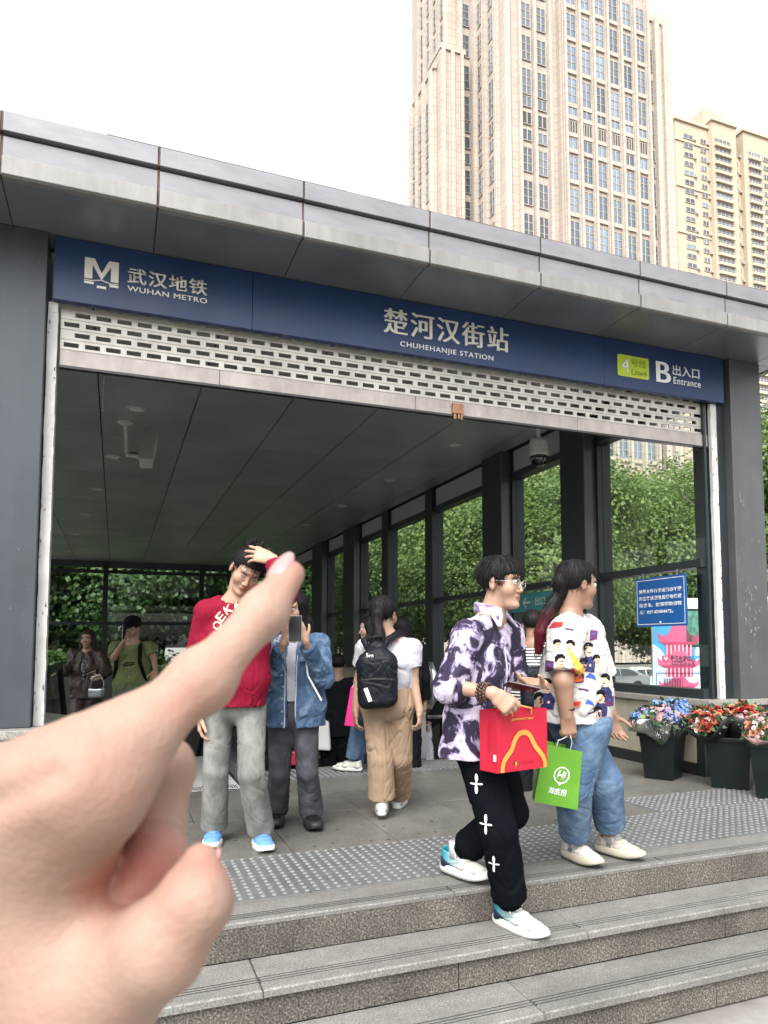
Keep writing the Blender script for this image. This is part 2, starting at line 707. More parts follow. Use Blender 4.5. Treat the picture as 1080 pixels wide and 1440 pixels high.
# ================================================================== materials of the place
m_slab = ramp_mat('granite slab', [(0.30, (0.0912, 0.08968, 0.07904)), (0.48, (0.1368, 0.1338, 0.1193)), (0.62, (0.1672, 0.1634, 0.1467)), (0.72, (0.2204, 0.2151, 0.1976))],
                  scale=55, detail=12, rough=0.42, bump=0.03, bs=180, rnd=0.07)
m_tread = ramp_mat('granite tread', [(0.32, (0.0884, 0.08528, 0.07904)), (0.47, (0.1643, 0.1591, 0.1487)), (0.58, (0.208, 0.2018, 0.1872)), (0.7, (0.3536, 0.3432, 0.3224))],
                   scale=130, detail=10, rough=0.6, bump=0.06, bs=220, rnd=0.05)
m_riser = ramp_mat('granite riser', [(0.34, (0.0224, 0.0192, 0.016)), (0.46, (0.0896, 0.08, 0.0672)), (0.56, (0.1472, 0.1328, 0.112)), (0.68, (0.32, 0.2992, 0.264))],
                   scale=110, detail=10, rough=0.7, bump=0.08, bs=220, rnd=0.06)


def dirt(m, scale=2.2, amount=0.55, stretch=(1, 1, 1)):
    """broad uneven grime over a stone material: the base colour is multiplied by soft patches"""
    nt = m.node_tree
    p = nt.nodes['Principled BSDF']
    src = p.inputs['Base Color'].links[0].from_socket
    tc = nt.nodes.new('ShaderNodeTexCoord')
    ob = nt.nodes.new('ShaderNodeNewGeometry')
    mp = nt.nodes.new('ShaderNodeMapping')
    mp.inputs['Scale'].default_value = stretch
    nt.links.new(ob.outputs['Position'], mp.inputs['Vector'])
    n = nt.nodes.new('ShaderNodeTexNoise')
    n.inputs['Scale'].default_value = scale
    n.inputs['Detail'].default_value = 9
    n.inputs['Roughness'].default_value = 0.65
    nt.links.new(mp.outputs[0], n.inputs['Vector'])
    r = nt.nodes.new('ShaderNodeMapRange')
    r.inputs['From Min'].default_value, r.inputs['From Max'].default_value = 0.35, 0.62
    r.inputs['To Min'].default_value, r.inputs['To Max'].default_value = amount, 1.06
    nt.links.new(n.outputs['Fac'], r.inputs['Value'])
    v = nt.nodes.new('ShaderNodeVectorMath')
    v.operation = 'SCALE'
    nt.links.new(src, v.inputs[0])
    nt.links.new(r.outputs[0], v.inputs['Scale'])
    nt.links.new(v.outputs[0], p.inputs['Base Color'])


dirt(m_slab, 1.6, 0.72)
dirt(m_tread, 2.4, 0.8, (1, 3, 1))
dirt(m_tread, 17, 0.86)
dirt(m_slab, 11, 0.84)
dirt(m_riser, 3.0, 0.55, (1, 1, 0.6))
m_groove = M('groove', (0.045, 0.043, 0.04), rough=0.9)
m_tactile = M('tactile plate', (0.1235, 0.1283, 0.1302), rough=0.5, metal=0.1, var=0.15, vs=9, rnd=0.08, bump=0.03)
m_stud = M('tactile stud', (0.17, 0.172, 0.17), rough=0.6, spec=.3, metal=0.0, var=0.2, vs=14)
m_base = M('mortar', (0.06, 0.058, 0.053), rough=0.9)
m_plaza = ramp_mat('plaza paving', [(0.35, (0.2, 0.195, 0.18)), (0.6, (0.3, 0.29, 0.27))], scale=40, rough=0.7)
m_dark = M('dark grey metal panel', (0.066, 0.074, 0.086), rough=0.42, metal=0.35, var=0.1, vs=1.5, spec=0.5, rvar=0.06)
m_pillarL = M('dark grey pillar panel', (0.047, 0.056, 0.066), rough=0.45, metal=0.3, var=0.16, vs=2.2, rvar=0.08)
m_frame = M('window frame metal', (0.026, 0.033, 0.037), rough=0.4, metal=0.3, var=0.15, vs=4)
m_column = M('column cladding', (0.095, 0.099, 0.102), rough=0.4, metal=0.35, var=0.1, vs=3)
m_ceil = M('ceiling panel', (0.62, 0.635, 0.645), rough=0.34, metal=0.55, var=0.1, vs=1.0, rnd=0.05, rvar=0.05)
m_soffit = M('soffit panel', (0.20, 0.212, 0.228), rough=0.36, metal=0.4, var=0.12, vs=1.2, rnd=0.06, rvar=0.06)
m_fascia = M('fascia panel', (0.205, 0.207, 0.222), rough=0.5, metal=0.2, var=0.07, vs=2.0, rnd=0.04)
m_fascia_lip = M('fascia lip', (0.225, 0.22, 0.212), rough=0.5, metal=0.15, var=0.12, vs=3.0, rnd=0.05)
m_rust = M('rusty brown seal', (0.085, 0.058, 0.047), rough=0.8, var=0.4, vs=9)
m_beige = M('beige wall panel', (0.36, 0.325, 0.25), rough=0.5, var=0.06, vs=2.0, rnd=0.03)
m_cap = ramp_mat('granite cap', [(0.35, (0.16, 0.15, 0.13)), (0.55, (0.27, 0.26, 0.23)), (0.7, (0.36, 0.35, 0.32))], scale=90, rough=0.4)
m_pale = M('pale header panel', (0.45, 0.435, 0.45), rough=0.5, var=0.05, vs=2)
m_white = M('worn white paint', (0.52, 0.515, 0.5), rough=0.6, var=0.16, vs=7, bump=0.2, bs=20)
m_shutter = M('shutter slat metal', (0.47, 0.45, 0.405), rough=0.42, metal=0.25, var=0.1, vs=5, rnd=0.03)
m_shutterbar = M('shutter bottom bar', (0.38, 0.345, 0.32), rough=0.45, metal=0.3, var=0.12, vs=6)
m_black = M('black void', (0.008, 0.008, 0.009), rough=0.8)
m_sign = M('blue sign panel', (0.008, 0.031, 0.1), rough=0.36, var=0.08, vs=2.5, spec=0.5, rvar=0.05)
m_letter = M('cream letter', (0.62, 0.6, 0.53), rough=0.35, metal=0.2, var=0.05)
m_letterw = M('white letter', (0.75, 0.76, 0.76), rough=0.45, var=0.03)
m_lime = M('lime line badge', (0.42, 0.53, 0.035), rough=0.4, var=0.04)
m_olive = M('olive letter', (0.2, 0.26, 0.02), rough=0.5)
m_glass = glass_mat('window glass', (0.95, 0.98, 0.96))
m_steel = M('brushed steel', (0.55, 0.56, 0.56), rough=0.3, metal=0.95, var=0.1, vs=8)
m_cam = M('camera housing', (0.6, 0.6, 0.56), rough=0.45, var=0.08)
m_camdk = M('camera dark plastic', (0.03, 0.03, 0.03), rough=0.25)
m_lens = M('smoked dome', (0.01, 0.01, 0.012), rough=0.05, coat=1.0)
m_light = M('downlight lens', (0.85, 0.85, 0.82), rough=0.3, var=0.02)
m_asphalt = ramp_mat('asphalt', [(0.35, (0.09, 0.09, 0.09)), (0.65, (0.17, 0.168, 0.165))], scale=6, rough=0.85)
m_earth = ramp_mat('paved ground', [(0.35, (0.16, 0.15, 0.135)), (0.65, (0.28, 0.27, 0.25))], scale=3, rough=0.9)

dirt(m_fascia, 3.0, 0.86, (1.2, 1, 3.5))
dirt(m_fascia_lip, 4.0, 0.82, (2.2, 1, .5))
dirt(m_pillarL, 1.3, 0.92, (3.5, 1, .35))
dirt(m_column, 1.6, 0.9, (3.5, 1, .4))
dirt(m_sign, 1.1, 0.88, (2.5, 1, .5))
dirt(m_soffit, 1.4, 0.84)
dirt(m_ceil, .8, 0.86)
dirt(m_beige, 1.4, 0.82, (2.5, 2.5, .6))
dirt(m_shutter, 3.0, 0.86, (2.0, 1, .6))
dirt(m_shutterbar, 4.0, 0.8, (2.0, 1, .8))
dirt(m_tactile, 2.0, 0.78)
# ================================================================== ground
def gz(x, y):
    if x < 6: return -0.46
    if x < 11: return -0.46 - (x - 6) / 5 * 0.74
    return -1.2 - min((x - 11) / 32.0, 1.0) * 1.15


gb = MB()
xs = [-600, -60, -20, -3.4, 5.02, 6, 8, 11, 16, 22, 30, 43, 80, 200, 900]
ys = [-200, -40, 0, 5.02, 12, 24.3, 40, 80, 200, 900]
for i in range(len(xs) - 1):
    for j in range(len(ys) - 1):
        if xs[i] >= -3.5 and xs[i + 1] <= 5.1 and ys[j] >= 5 and ys[j + 1] <= 24.4:
            continue
        x0, x1, y0, y1 = xs[i], xs[i + 1], ys[j], ys[j + 1]
        gb.add([(x0, y0, gz(x0, y0)), (x1, y0, gz(x1, y0)), (x1, y1, gz(x1, y1)), (x0, y1, gz(x0, y1))], [(0, 1, 2, 3)])
tag(gb.build('ground', m_earth), kind='structure')
rb = MB()
for (x0, x1) in ((24, 30), (30, 43), (43, 80)):
    rb.add([(x0, -150, gz(x0, 0) + .012), (x1, -150, gz(x1, 0) + .012), (x1, 300, gz(x1, 0) + .012), (x0, 300, gz(x0, 0) + .012)], [(0, 1, 2, 3)])
tag(rb.build('road', m_asphalt), kind='structure')
tag(MB().add([(-6, -6, -.45), (9, -6, -.45), (9, 2.37, -.45), (-6, 2.37, -.45)], [(0, 1, 2, 3)]).build('pavement', m_plaza), kind='structure')

# ================================================================== landing floor
FX0, FX1 = -3.4, 7.6
flo = MB()
flo.box(FX0, FX1, 3.18, 5.02, -.44, -.02)
flo.box(0.99, 4.72, 5.02, 6.79, -.44, -.02)
flo.box(-.14, .99, 5.02, 6.05, -.44, -.02)
flo.box(-3.2, -.14, 5.02, 6.05, -.44, -.02)
floor = tag(flo.build('floor', m_base), kind='structure')


def slab_mesh(sx, sy, t=.02, gap=.004, c=.002):
    """paving slab with its upper edges eased"""
    x, y = sx - gap, sy - gap
    b = MB()
    v = []
    for (z, e) in ((-t, 0), (-c, 0), (0, c)):
        v += [(e, e, z), (x - e, e, z), (x - e, y - e, z), (e, y - e, z)]
    b.add(v, [(0, 3, 2, 1), (8, 9, 10, 11)] + [(k * 4 + i, k * 4 + (i + 1) % 4, k * 4 + 4 + (i + 1) % 4, k * 4 + 4 + i) for k in (0, 1) for i in range(4)])
    me = b.mesh('paving slab')
    return me


_slabs = {}


def slab(x0, x1, y0, y1, mat, name='slab', parent=None, z=0.0, t=.02):
    k = (round(x1 - x0, 4), round(y1 - y0, 4), mat.name, t)
    if k not in _slabs:
        me = slab_mesh(k[0], k[1], t, .004, .006 if mat is m_tread else .002)
        me.materials.append(mat)
        _slabs[k] = me
    o = bpy.data.objects.new(name, _slabs[k])
    COL.objects.link(o)
    o.parent = parent
    o.location = (x0, y0, z + rng.uniform(-.0007, .0007))
    return o


def grid_slabs(X0, X1, Y0, Y1, sx, sy, mat, name='slab', parent=floor, shift=0.0):
    y = Y0
    row = 0
    while y < Y1 - .05:
        ye = min(y + sy, Y1)
        x = X0 - (shift * (row % 2))
        while x < X1 - .03:
            a, b = max(x, X0), min(x + sx, X1)
            if b - a > .03:
                slab(a, b, y, ye, mat, name, parent)
            x += sx
        y = ye
        row += 1


TB0, TB1 = 3.41, 4.08                                    # tactile band along the steps
grid_slabs(FX0, FX1, 3.16, TB0, 1.22, .26, m_tread, 'tread_slab')
grid_slabs(FX0, FX1, TB0, TB1, .61, .335, m_tactile, 'tactile_plate')
grid_slabs(FX0, 3.42, TB1, 4.98, .62, .9, m_slab)
grid_slabs(3.42, FX1, TB1, 4.55, .61, .47, m_tactile, 'tactile_plate')
grid_slabs(3.42, FX1, 4.55, 4.98, .62, .43, m_slab)
grid_slabs(-.12, .99, 4.98, 6.05, .62, 1.07, m_slab)
grid_slabs(.99, 4.70, 4.98, 6.22, .62, .62, m_slab, shift=.31)
grid_slabs(.99, 4.70, 6.22, 6.78, .62, .56, m_tactile, 'tactile_plate')


def studs(X0, X1, Y0, Y1, p=.0508):
    n = 8
    th = 2 * np.pi * np.arange(n) / n
    cx = np.arange(X0 + p / 2, X1, p)
    cy = np.arange(Y0 + p / 2, Y1, p)
    C2 = np.stack(np.meshgrid(cx, cy, indexing='ij'), -1).reshape(-1, 2)
    ring = lambda r, z: np.stack([r * np.cos(th), r * np.sin(th), np.full(n, z)], -1)
    base = np.concatenate([ring(.0142, -.001), ring(.0098, .0048)])
    V = (base[None] + np.concatenate([C2, np.zeros((len(C2), 1))], 1)[:, None]).reshape(-1, 3)
    q = np.array([[i, (i + 1) % n, n + (i + 1) % n, n + i] for i in range(n)] + [[n, n + 2, n + 4, n + 6], [n, n + 1, n + 2, n + 2], [n + 2, n + 3, n + 4, n + 4], [n + 4, n + 5, n + 6, n + 6], [n + 6, n + 7, n, n]])
    fs = []
    for k in range(len(C2)):
        o = k * 2 * n
        fs += [tuple(o + i for i in (j, (j + 1) % n, n + (j + 1) % n, n + j)) for j in range(n)]
        fs.append(tuple(o + n + j for j in range(n)))
    return V.tolist(), fs


sb = MB()
for a in ((-1.2, FX1, TB0 + .01, TB1 - .01), (3.46, FX1, TB1 + .012, 4.54), (1.0, 4.69, 6.24, 6.76)):
    sb.add(*studs(*a))
tag(sb.build('stud', m_stud, floor), 'rows of small round metal studs on the tactile paving', kind='stuff')
# drill holes left in the slabs by studs taken away
hb = MB()
for k in range(26):
    x = 0.35 + k * .105 + rng.uniform(-.02, .02)
    y = 4.16 + .03 * math.sin(k) + rng.uniform(-.02, .02) + (.28 if k % 3 == 0 else 0)
    hb.lathe((x, y, .0006), [(.012, 0), (.011, .0006)], 8)
for k in range(12):
    hb.lathe((rng.uniform(1.2, 4.2), rng.uniform(4.3, 6.1), .0006), [(.008, 0), (.007, .0006)], 8)
tag(hb.build('stain', m_groove, floor), kind='stuff')

# ================================================================== steps down to the street side
EDGE = [(3.15, 0.0), (2.875, -.15), (2.6, -.30), (2.325, -.45)]
stb = MB()
for i in range(1, 3):
    stb.box(FX0, FX1, EDGE[i][0] + .03, EDGE[i - 1][0] + .05, -.46, EDGE[i][1] - .025)
steps = tag(stb.build('steps', m_base), kind='structure')


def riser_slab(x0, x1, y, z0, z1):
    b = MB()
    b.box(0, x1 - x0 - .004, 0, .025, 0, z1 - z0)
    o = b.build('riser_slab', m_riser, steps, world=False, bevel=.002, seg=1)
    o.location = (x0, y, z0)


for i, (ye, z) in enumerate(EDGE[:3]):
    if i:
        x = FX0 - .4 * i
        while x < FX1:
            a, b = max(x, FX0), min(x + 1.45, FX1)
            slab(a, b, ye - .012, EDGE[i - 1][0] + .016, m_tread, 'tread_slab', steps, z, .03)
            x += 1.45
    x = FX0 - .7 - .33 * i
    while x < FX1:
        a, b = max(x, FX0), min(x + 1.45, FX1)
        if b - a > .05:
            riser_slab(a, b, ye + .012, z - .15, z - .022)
        x += 1.45
    g = MB()
    for q in (.055, .075, .095):
        g.box(FX0, FX1, ye + q, ye + q + .005, z - .004, z + .0012)
    g.build('anti_slip_groove', m_groove, steps if i else floor)

# ================================================================== the metro entrance building
WX = 4.82                                                # glass line of the right side wall
RX = 5.62                                                # right edge of the roof
ent = empty('metro_entrance', (2.3, 4.94, 0), label='dark grey metro station entrance with glass side walls and flat roof', cat='building')
# pillars at the two sides of the opening
MB().box(-3.3, -.452, 4.9, 5.3, .657, 3.694).build('pillar', m_pillarL, ent, bevel=.004)
MB().box(5.052, 5.41, 4.9, 5.3, .657, 3.694).build('pillar', m_column, ent, bevel=.004)
MB().box(4.958, 5.05, 4.985, 5.28, .657, 3.69).build('pillar_reveal', m_frame, ent)
# ceiling: grid of metal panels under the roof slab
cbm = MB().box(-3.3, RX - .1, 5.12, 24.2, 3.69, 3.93)
ceiling = cbm.build('ceiling', m_black, ent)
JX = [-3.3, -2.1, -1.16, -.22, .72, 1.64, 2.56, 3.52, 4.46, 4.7]
for j in range(9):
    y0, y1 = 4.99 + 2.2 * j if j else 5.13, min(4.99 + 2.2 * (j + 1), 24.1)
    if j: y0 = 7.15 + 2.25 * (j - 1)
    y1 = min(7.15 + 2.25 * j, 24.1)
    if y1 - y0 < .1: continue
    for a, b in zip(JX[:-1], JX[1:]):
        MB().box(a + .007, b - .007, y0 + .007, y1 - .007, 3.667, 3.687).build('ceiling_panel', m_ceil, ceiling)
# soffit of the canopy
SX = [-3.3, -2.43, -1.52, -.648, .163, 1.026, 1.889, 2.753, 3.634, 4.492, 5.36, RX]
for a, b in zip(SX[:-1], SX[1:]):
    MB().box(a + .003, b - .003, 4.375, 4.918, 3.697, 3.715).build('soffit_panel', m_soffit, ent)
y = 4.922
while y < 24:
    MB().box(5.37, RX, y, min(y + 1.5, 24.2) - .006, 3.697, 3.715).build('soffit_panel', m_soffit, ent)
    y += 1.5
MB().box(-3.3, 5.368, 4.922, 5.115, 3.70, 3.72).build('soffit_panel', m_soffit, ent)
MB().box(-3.3, RX - .02, 4.43, 24.25, 3.935, 4.03).build('roof', m_dark, ent)
MB().box(-3.3, RX - .02, 4.43, 5.1, 3.722, 3.93).build('canopy_core', m_rust, ent)
# fascia: three bands of metal panels, brown seals in the joints
for a, b in zip(SX[:-1], SX[1:]):
    g = .007
    dz = rng.uniform(-.003, .003)
    MB().prism([(4.352, 3.934 + dz), (4.428, 3.934 + dz), (4.428, 4.048), (4.352, 4.048)], (a + g, 0, 0), (0, 1, 0), (0, 0, 1), (1, 0, 0), b - a - 2 * g).build('fascia_panel', m_fascia, ent, bevel=.003)
    MB().prism([(4.378, 3.797), (4.428, 3.797), (4.428, 3.917), (4.376, 3.917)], (a + g, 0, 0), (0, 1, 0), (0, 0, 1), (1, 0, 0), b - a - 2 * g).build('fascia_panel', m_fascia, ent)
    MB().prism([(4.354, 3.69 + dz), (4.372, 3.682 + dz), (4.428, 3.69), (4.428, 3.79), (4.352, 3.79 + dz)], (a + g, 0, 0), (0, 1, 0), (0, 0, 1), (1, 0, 0), b - a - 2 * g).build('fascia_lip', m_fascia_lip, ent, bevel=.003)
for x in SX[1:-1]:
    MB().box(x - .0065, x + .0065, 4.36, 4.427, 3.938, 4.049).build('joint_seal', m_rust, ent)
    MB().box(x - .0065, x + .0065, 4.382, 4.427, 3.70, 3.93).build('joint_seal', m_rust, ent)
    MB().box(x - .0055, x + .0055, 4.366, 4.39, 3.69, 3.79).build('joint_seal', m_rust, ent)
re_ = MB()
x = -.12
while x < RX:
    L = rng.uniform(.3, .9)
    h = rng.uniform(.004, .009)
    re_.box(x, min(x + L, RX), 4.358, 4.43, 4.0485, 4.05 + h * .7)
    x += L + .001
re_.build('roof_edge_strip', m_rust, ent)
# right side fascia
y = 4.43
while y < 24:
    MB().box(RX, RX + .06, y + .006, min(y + .87, 24.25), 3.69, 4.048).build('fascia_panel', m_fascia, ent)
    y += .87

# low walls with granite caps
def low_wall(x0, x1, y0, y1, face):
    MB().box(x0, x1, y0, y1, -.02, .6).build('sill_wall', m_base, ent)


for (y0, y1) in [(5.08 + 1.26 * k, min(5.08 + 1.26 * (k + 1), 24)) for k in range(15)]:
    MB().box(4.70, 4.725, y0 + .003, y1 - .003, .104, .598).build('wall_panel', m_beige, ent)
MB().box(4.726, 4.97, 5.02, 24.2, -.44, .6).build('sill_wall', m_base, ent)
MB().box(4.688, 4.712 + .012, 5.08, 6.785, .0015, .1).build('skirting', m_black, ent)
MB().box(4.66, 5.0, 5.0, 24.2, .602, .655).build('wall_cap', m_cap, ent, bevel=.006)
for k, x in enumerate((4.70, 4.745, 4.79)):
    MB().box(x + .004, x + .04, 4.985 - .006 * (k % 2), 5.076, .0015, .6).build('corner_strip', m_column if k % 2 else m_frame, ent)
for a, b in ((4.85, 5.6), (5.6, 6.35)):
    MB().box(a + .003, b - .003, 4.965, 4.99, .0015, .598).build('wall_panel', m_column, ent)
MB().box(4.85, 6.35, 4.991, 5.28, -.44, .6).build('sill_wall', m_base, ent)
MB().box(4.665, 6.4, 4.87, 4.998, .6, .655).build('wall_cap', m_cap, ent, bevel=.005)
MB().box(5.002, 6.4, 4.998, 5.3, .6, .654).build('wall_cap', m_cap, ent)
# plinth at the left
for a, b in ((-3.3, -2.2), (-2.2, -1.15), (-1.15, -.12)):
    MB().box(a + .003, b - .003, 4.8, 4.825, .0015, .598).build('wall_panel', m_cap, ent)
MB().box(-3.3, -.125, 4.826, 5.9, -.02, .6).build('sill_wall', m_base, ent)
for a, b in ((-3.3, -1.6), (-1.6, -.1)):
    MB().box(a + .002, b - .002, 4.78, 5.32, .602, .655).build('wall_cap', m_cap, ent, bevel=.006)
MB().prism([(-3.3, 5.324), (-.1, 5.324), (-.72, 6.45), (-3.3, 6.45)], (0, 0, .602), (1, 0, 0), (0, 1, 0), (0, 0, 1), .053).build('wall_cap', m_cap, ent)

# side wall: columns, mullions, rails and panes
COLS = [(6.5, 7.0), (8.33, 8.92), (14.75, 15.6), (17.35, 18.4)]
MULL = [(10.85, 11.15), (12.95, 13.3)]
for (a, b) in COLS:
    MB().box(4.63, 4.76, a + .05, b, .656, 3.666).build('column', m_frame, ent, bevel=.004)
    MB().box(4.625, 4.765, a + .03, a + .049, .657, 3.665).build('column_lit_face', m_column, ent)  # paler sheet: light caught from the opening is painted on this side
    MB().box(4.766, 4.94, a - .01, b + .03, .656, 3.666).build('mullion', m_frame, ent)
for (a, b) in MULL:
    MB().box(4.72, 4.92, a, b, .656, 3.666).build('mullion', m_frame, ent)
MB().box(4.825, 4.85, 5.0, 5.03, .656, 3.666).build('mullion', m_frame, ent)
bays = []
edges = sorted([(a - .01, b + .03) for a, b in COLS] + MULL + [(5.0, 5.03), (23.9, 24.1)])
for (p, q), (r, s_) in zip(edges[:-1], edges[1:]):
    bays.append((q, r))
for a, b in bays:
    MB().box(4.77, 4.9, a, b, 1.815, 1.885).build('transom', m_frame, ent)
    MB().box(4.74, 4.9, a, b, 3.29, 3.37).build('top_rail', m_frame, ent)
    MB().box(4.755, 4.9, a, b, .656, .735).build('bottom_rail', m_frame, ent)
    MB().box(4.79, 4.86, a, b, 3.371, 3.666).build('header_panel', m_pale, ent)
    MB().box(4.826, 4.834, a, b, .736, 1.814).build('window_pane', m_glass, ent)
    MB().box(4.826, 4.834, a, b, 1.886, 3.289).build('window_pane', m_glass, ent)
# back wall
BY = 24.0
BX = [-3.3, -.32, 2.48, 4.7]
for k, x in enumerate(BX[:-1]):
    MB().box(x - .07, x + .07, BY - .06, BY + .1, .0, 3.6).build('mullion', m_frame, ent)
for a, b in zip(BX[:-1], BX[1:]):
    MB().box(a + .071, b - .071, BY - .03, BY + .07, 1.74, 1.84).build('transom', m_frame, ent)
    MB().box(a + .071, b - .071, BY - .03, BY + .07, 3.3, 3.4).build('top_rail', m_frame, ent)
    MB().box(a + .071, b - .071, BY + .03, BY + .038, .2, 1.739).build('window_pane', m_glass, ent)
    MB().box(a + .071, b - .071, BY + .03, BY + .038, 1.841, 3.299).build('window_pane', m_glass, ent)
MB().box(-3.3, 4.7, BY - .02, BY + .06, 3.47, 3.666).build('header_panel', m_dark, ent)
MB().box(-3.3, 4.7, BY - .1, BY + .1, -3.6, .19).build('sill_wall', m_base, ent)
# left side wall behind the pillar
for y0 in range(6, 24, 3):
    MB().box(-3.36, -3.2, y0 - .1, y0 + .1, .656, 3.666).build('mullion', m_frame, ent)
    MB().box(-3.29, -3.28, y0 + .102, y0 + 2.898, .66, 3.66).build('window_pane', m_glass, ent)
MB().box(-3.36, -3.2, 5.3, 24, -3.6, .6).build('sill_wall', m_base, ent)

# stairs down to the platforms, escalator pit beside them
pit = MB()
for k in range(20):
    z = -.17 * (k + 1)
    pit.box(1.32, 4.72, 6.79 + .3 * k, 6.79 + .3 * (k + 1) - .0, z - .5, z)
tag(pit.build('stairs', m_slab), kind='structure')
pb = MB()
pb.box(-3.2, 4.72, 12.8, 23.9, -3.75, -3.6)
pb.box(-3.2, -.8, 6.05, 12.8, -3.7, -.02)
tag(pb.build('lower_floor', m_slab), kind='structure')

# ================================================================== sign board over the opening
sg = empty('sign_board', (2.3, 4.93, 3.29), label='long blue metro station sign above the rolling shutter', cat='sign')
for a, b in ((-.417, .809), (.811, 3.715), (3.717, 5.009)):
    MB().box(a, b, 4.93, 4.985, 3.287, 3.694).build('panel', m_sign, sg, bevel=.003)
fr, XA, ZA = (0, 4.93, 0), (1, 0, 0), (0, 0, 1)
SF = 4.9285


def sl(body, x0, x1, z0, z1, mat=m_letter, **k):
    return lettering(body, (x0, SF, z0), XA, ZA, mat, sg, x1 - x0, z1 - z0, extrude=.004, **k)


# the M emblem: letter M on three bars with a wave
em = MB()
ex, ez, ew = -.243, 3.398, .2
for poly in ([(0, .055), (.046, .055), (.046, .15), (.1, .055), (.1, .055), (.154, .15), (.154, .055), (.2, .055), (.2, .19), (.142, .19), (.1, .1), (.058, .19), (0, .19)],
             [(0, .02), (.055, .02), (.055, .036), (0, .036)], [(.074, .0), (.128, .0), (.128, .016), (.074, .016)], [(.147, .02), (.2, .02), (.2, .036), (.147, .036)]):
    em.prism(poly, (ex, SF, ez), XA, ZA, (0, -1, 0), .004)
em.tube([(ex + .0, SF - .002, ez + .045), (ex + .04, SF - .002, ez + .043), (ex + .1, SF - .002, ez + .055), (ex + .16, SF - .002, ez + .04), (ex + .2, SF - .002, ez + .046)], .0045, 6)
em.build('emblem', m_letter, sg)
sl('武汉地铁', .012, .506, 3.468, 3.572, bold=.0022, offset=.004, spacing=1.12)
sl('WUHAN METRO', .012, .508, 3.414, 3.448, bold=.0008, spacing=1.08)
sl('楚河汉街站', 1.767, 2.802, 3.422, 3.612, bold=.0045, spacing=1.16)
sl('CHUHEHANJIE STATION', 1.893, 2.668, 3.325, 3.375, m_letterw, spacing=1.12)
bd = MB()
rr_ = []
for cx_, cz_, a0 in ((3.865, 3.403, 180), (4.155, 3.403, 270), (4.155, 3.553, 0), (3.865, 3.553, 90)):
    for q in range(0, 91, 30):
        t = math.radians(a0 + q)
        rr_.append((cx_ + .018 * math.cos(t), cz_ + .018 * math.sin(t)))
bd.prism(rr_, (0, 4.929, 0), XA, ZA, (0, -1, 0), .004)
bd.build('line_badge', m_lime, sg)
SF = 4.9245
sl('4', 3.885, 3.965, 3.42, 3.545, m_letterw, offset=-.004)
sl('号线', 3.985, 4.14, 3.48, 3.55, m_olive)
sl('Line4', 3.99, 4.145, 3.41, 3.458, m_olive)
SF = 4.9285
sl('B', 4.256, 4.402, 3.385, 3.567, m_letterw, bold=.006)
sl('出入口', 4.432, 4.728, 3.468, 3.562, m_letterw, offset=.008)
sl('Entrance', 4.438, 4.738, 3.392, 3.452, m_letterw, spacing=1.1)

# ================================================================== rolling shutter with slotted slats
sh = empty('roller_shutter', (2.3, 5.05, 2.9), label='cream rolling shutter with rows of slots, raised below the blue sign', cat='shutter')
SHX0, SHX1 = -.375, 4.885
p_, w_ = .1245, .088
for k in range(5):
    z0 = 3.012 + .0665 * k
    b = MB()
    off = p_ / 2 if k % 2 else 0.0
    zs = [z0, z0 + .0165, z0 + .0465, z0 + .0625]
    y0, y1 = 5.03, 5.044
    b.box(SHX0, SHX1, y0, y1, zs[0], zs[1])
    b.box(SHX0, SHX1, y0, y1, zs[2], zs[3])
    x = SHX0
    hx = SHX0 + .02 + off
    while hx + w_ < SHX1 - .01:
        b.box(x, hx, y0, y1, zs[1], zs[2])
        x = hx + w_
        hx += p_
    b.box(x, SHX1, y0, y1, zs[1], zs[2])
    b.box(SHX0, SHX1, y0 + .004, y1 - .002, zs[3], zs[3] + .004)
    b.build('slat', m_shutter, sh)
bb = MB()
for a, b in ((SHX0, .61), (.613, 2.05), (2.053, 3.5), (3.503, SHX1)):
    bb.box(a, b, 5.018, 5.05, 2.902, 3.006)
bb.build('bottom_bar', m_shutterbar, sh, bevel=.003)
MB().box(SHX0, SHX1, 5.012, 5.056, 2.886, 2.9).build('bottom_seal', m_camdk, sh)
m_copper = M('copper lock', (0.3, 0.15, 0.085), rough=0.4, metal=0.5, var=0.25, vs=20)
lk = MB().box(2.35, 2.44, 4.99, 5.017, 2.905, 2.985)
lk.box(2.36, 2.382, 4.995, 5.015, 2.862, 2.904).box(2.395, 2.414, 4.995, 5.015, 2.866, 2.904).box(2.42, 2.436, 4.995, 5.015, 2.862, 2.904)
lk.build('lock', m_copper, sh, bevel=.003)
# worn white guide rails
for (x0, x1) in ((-.446, -.386), (4.888, 4.955)):
    g = MB()
    n = 40
    for q in range(n):
        za, zb = .657 + (3.284 - .657) * q / n, .657 + (3.284 - .657) * (q + 1) / n
        g.box(x0 + rng.uniform(0, .003), x1 - rng.uniform(0, .004), 4.975 + rng.uniform(0, .003), 5.01, za, zb)
    g.build('guide_rail', m_white, sh)
    MB().box(x0 + .004, x1 - .004, 5.011, (5.115 if x0 < 0 else 5.05), .657, 3.284).build('guide_channel', m_white if x0 < 0 else m_frame, sh)
    c_ = MB()
    for q in range(24):
        zc = rng.uniform(.7, 3.25)
        w = rng.uniform(.002, .007)
        xx = rng.choice([x0 + .004, x1 - .014, rng.uniform(x0 + .005, x1 - .015)])
        c_.box(xx, xx + w, 4.9725, 4.974, zc, zc + rng.uniform(.004, .03))
    c_.build('chipped_paint', m_rust, sh)

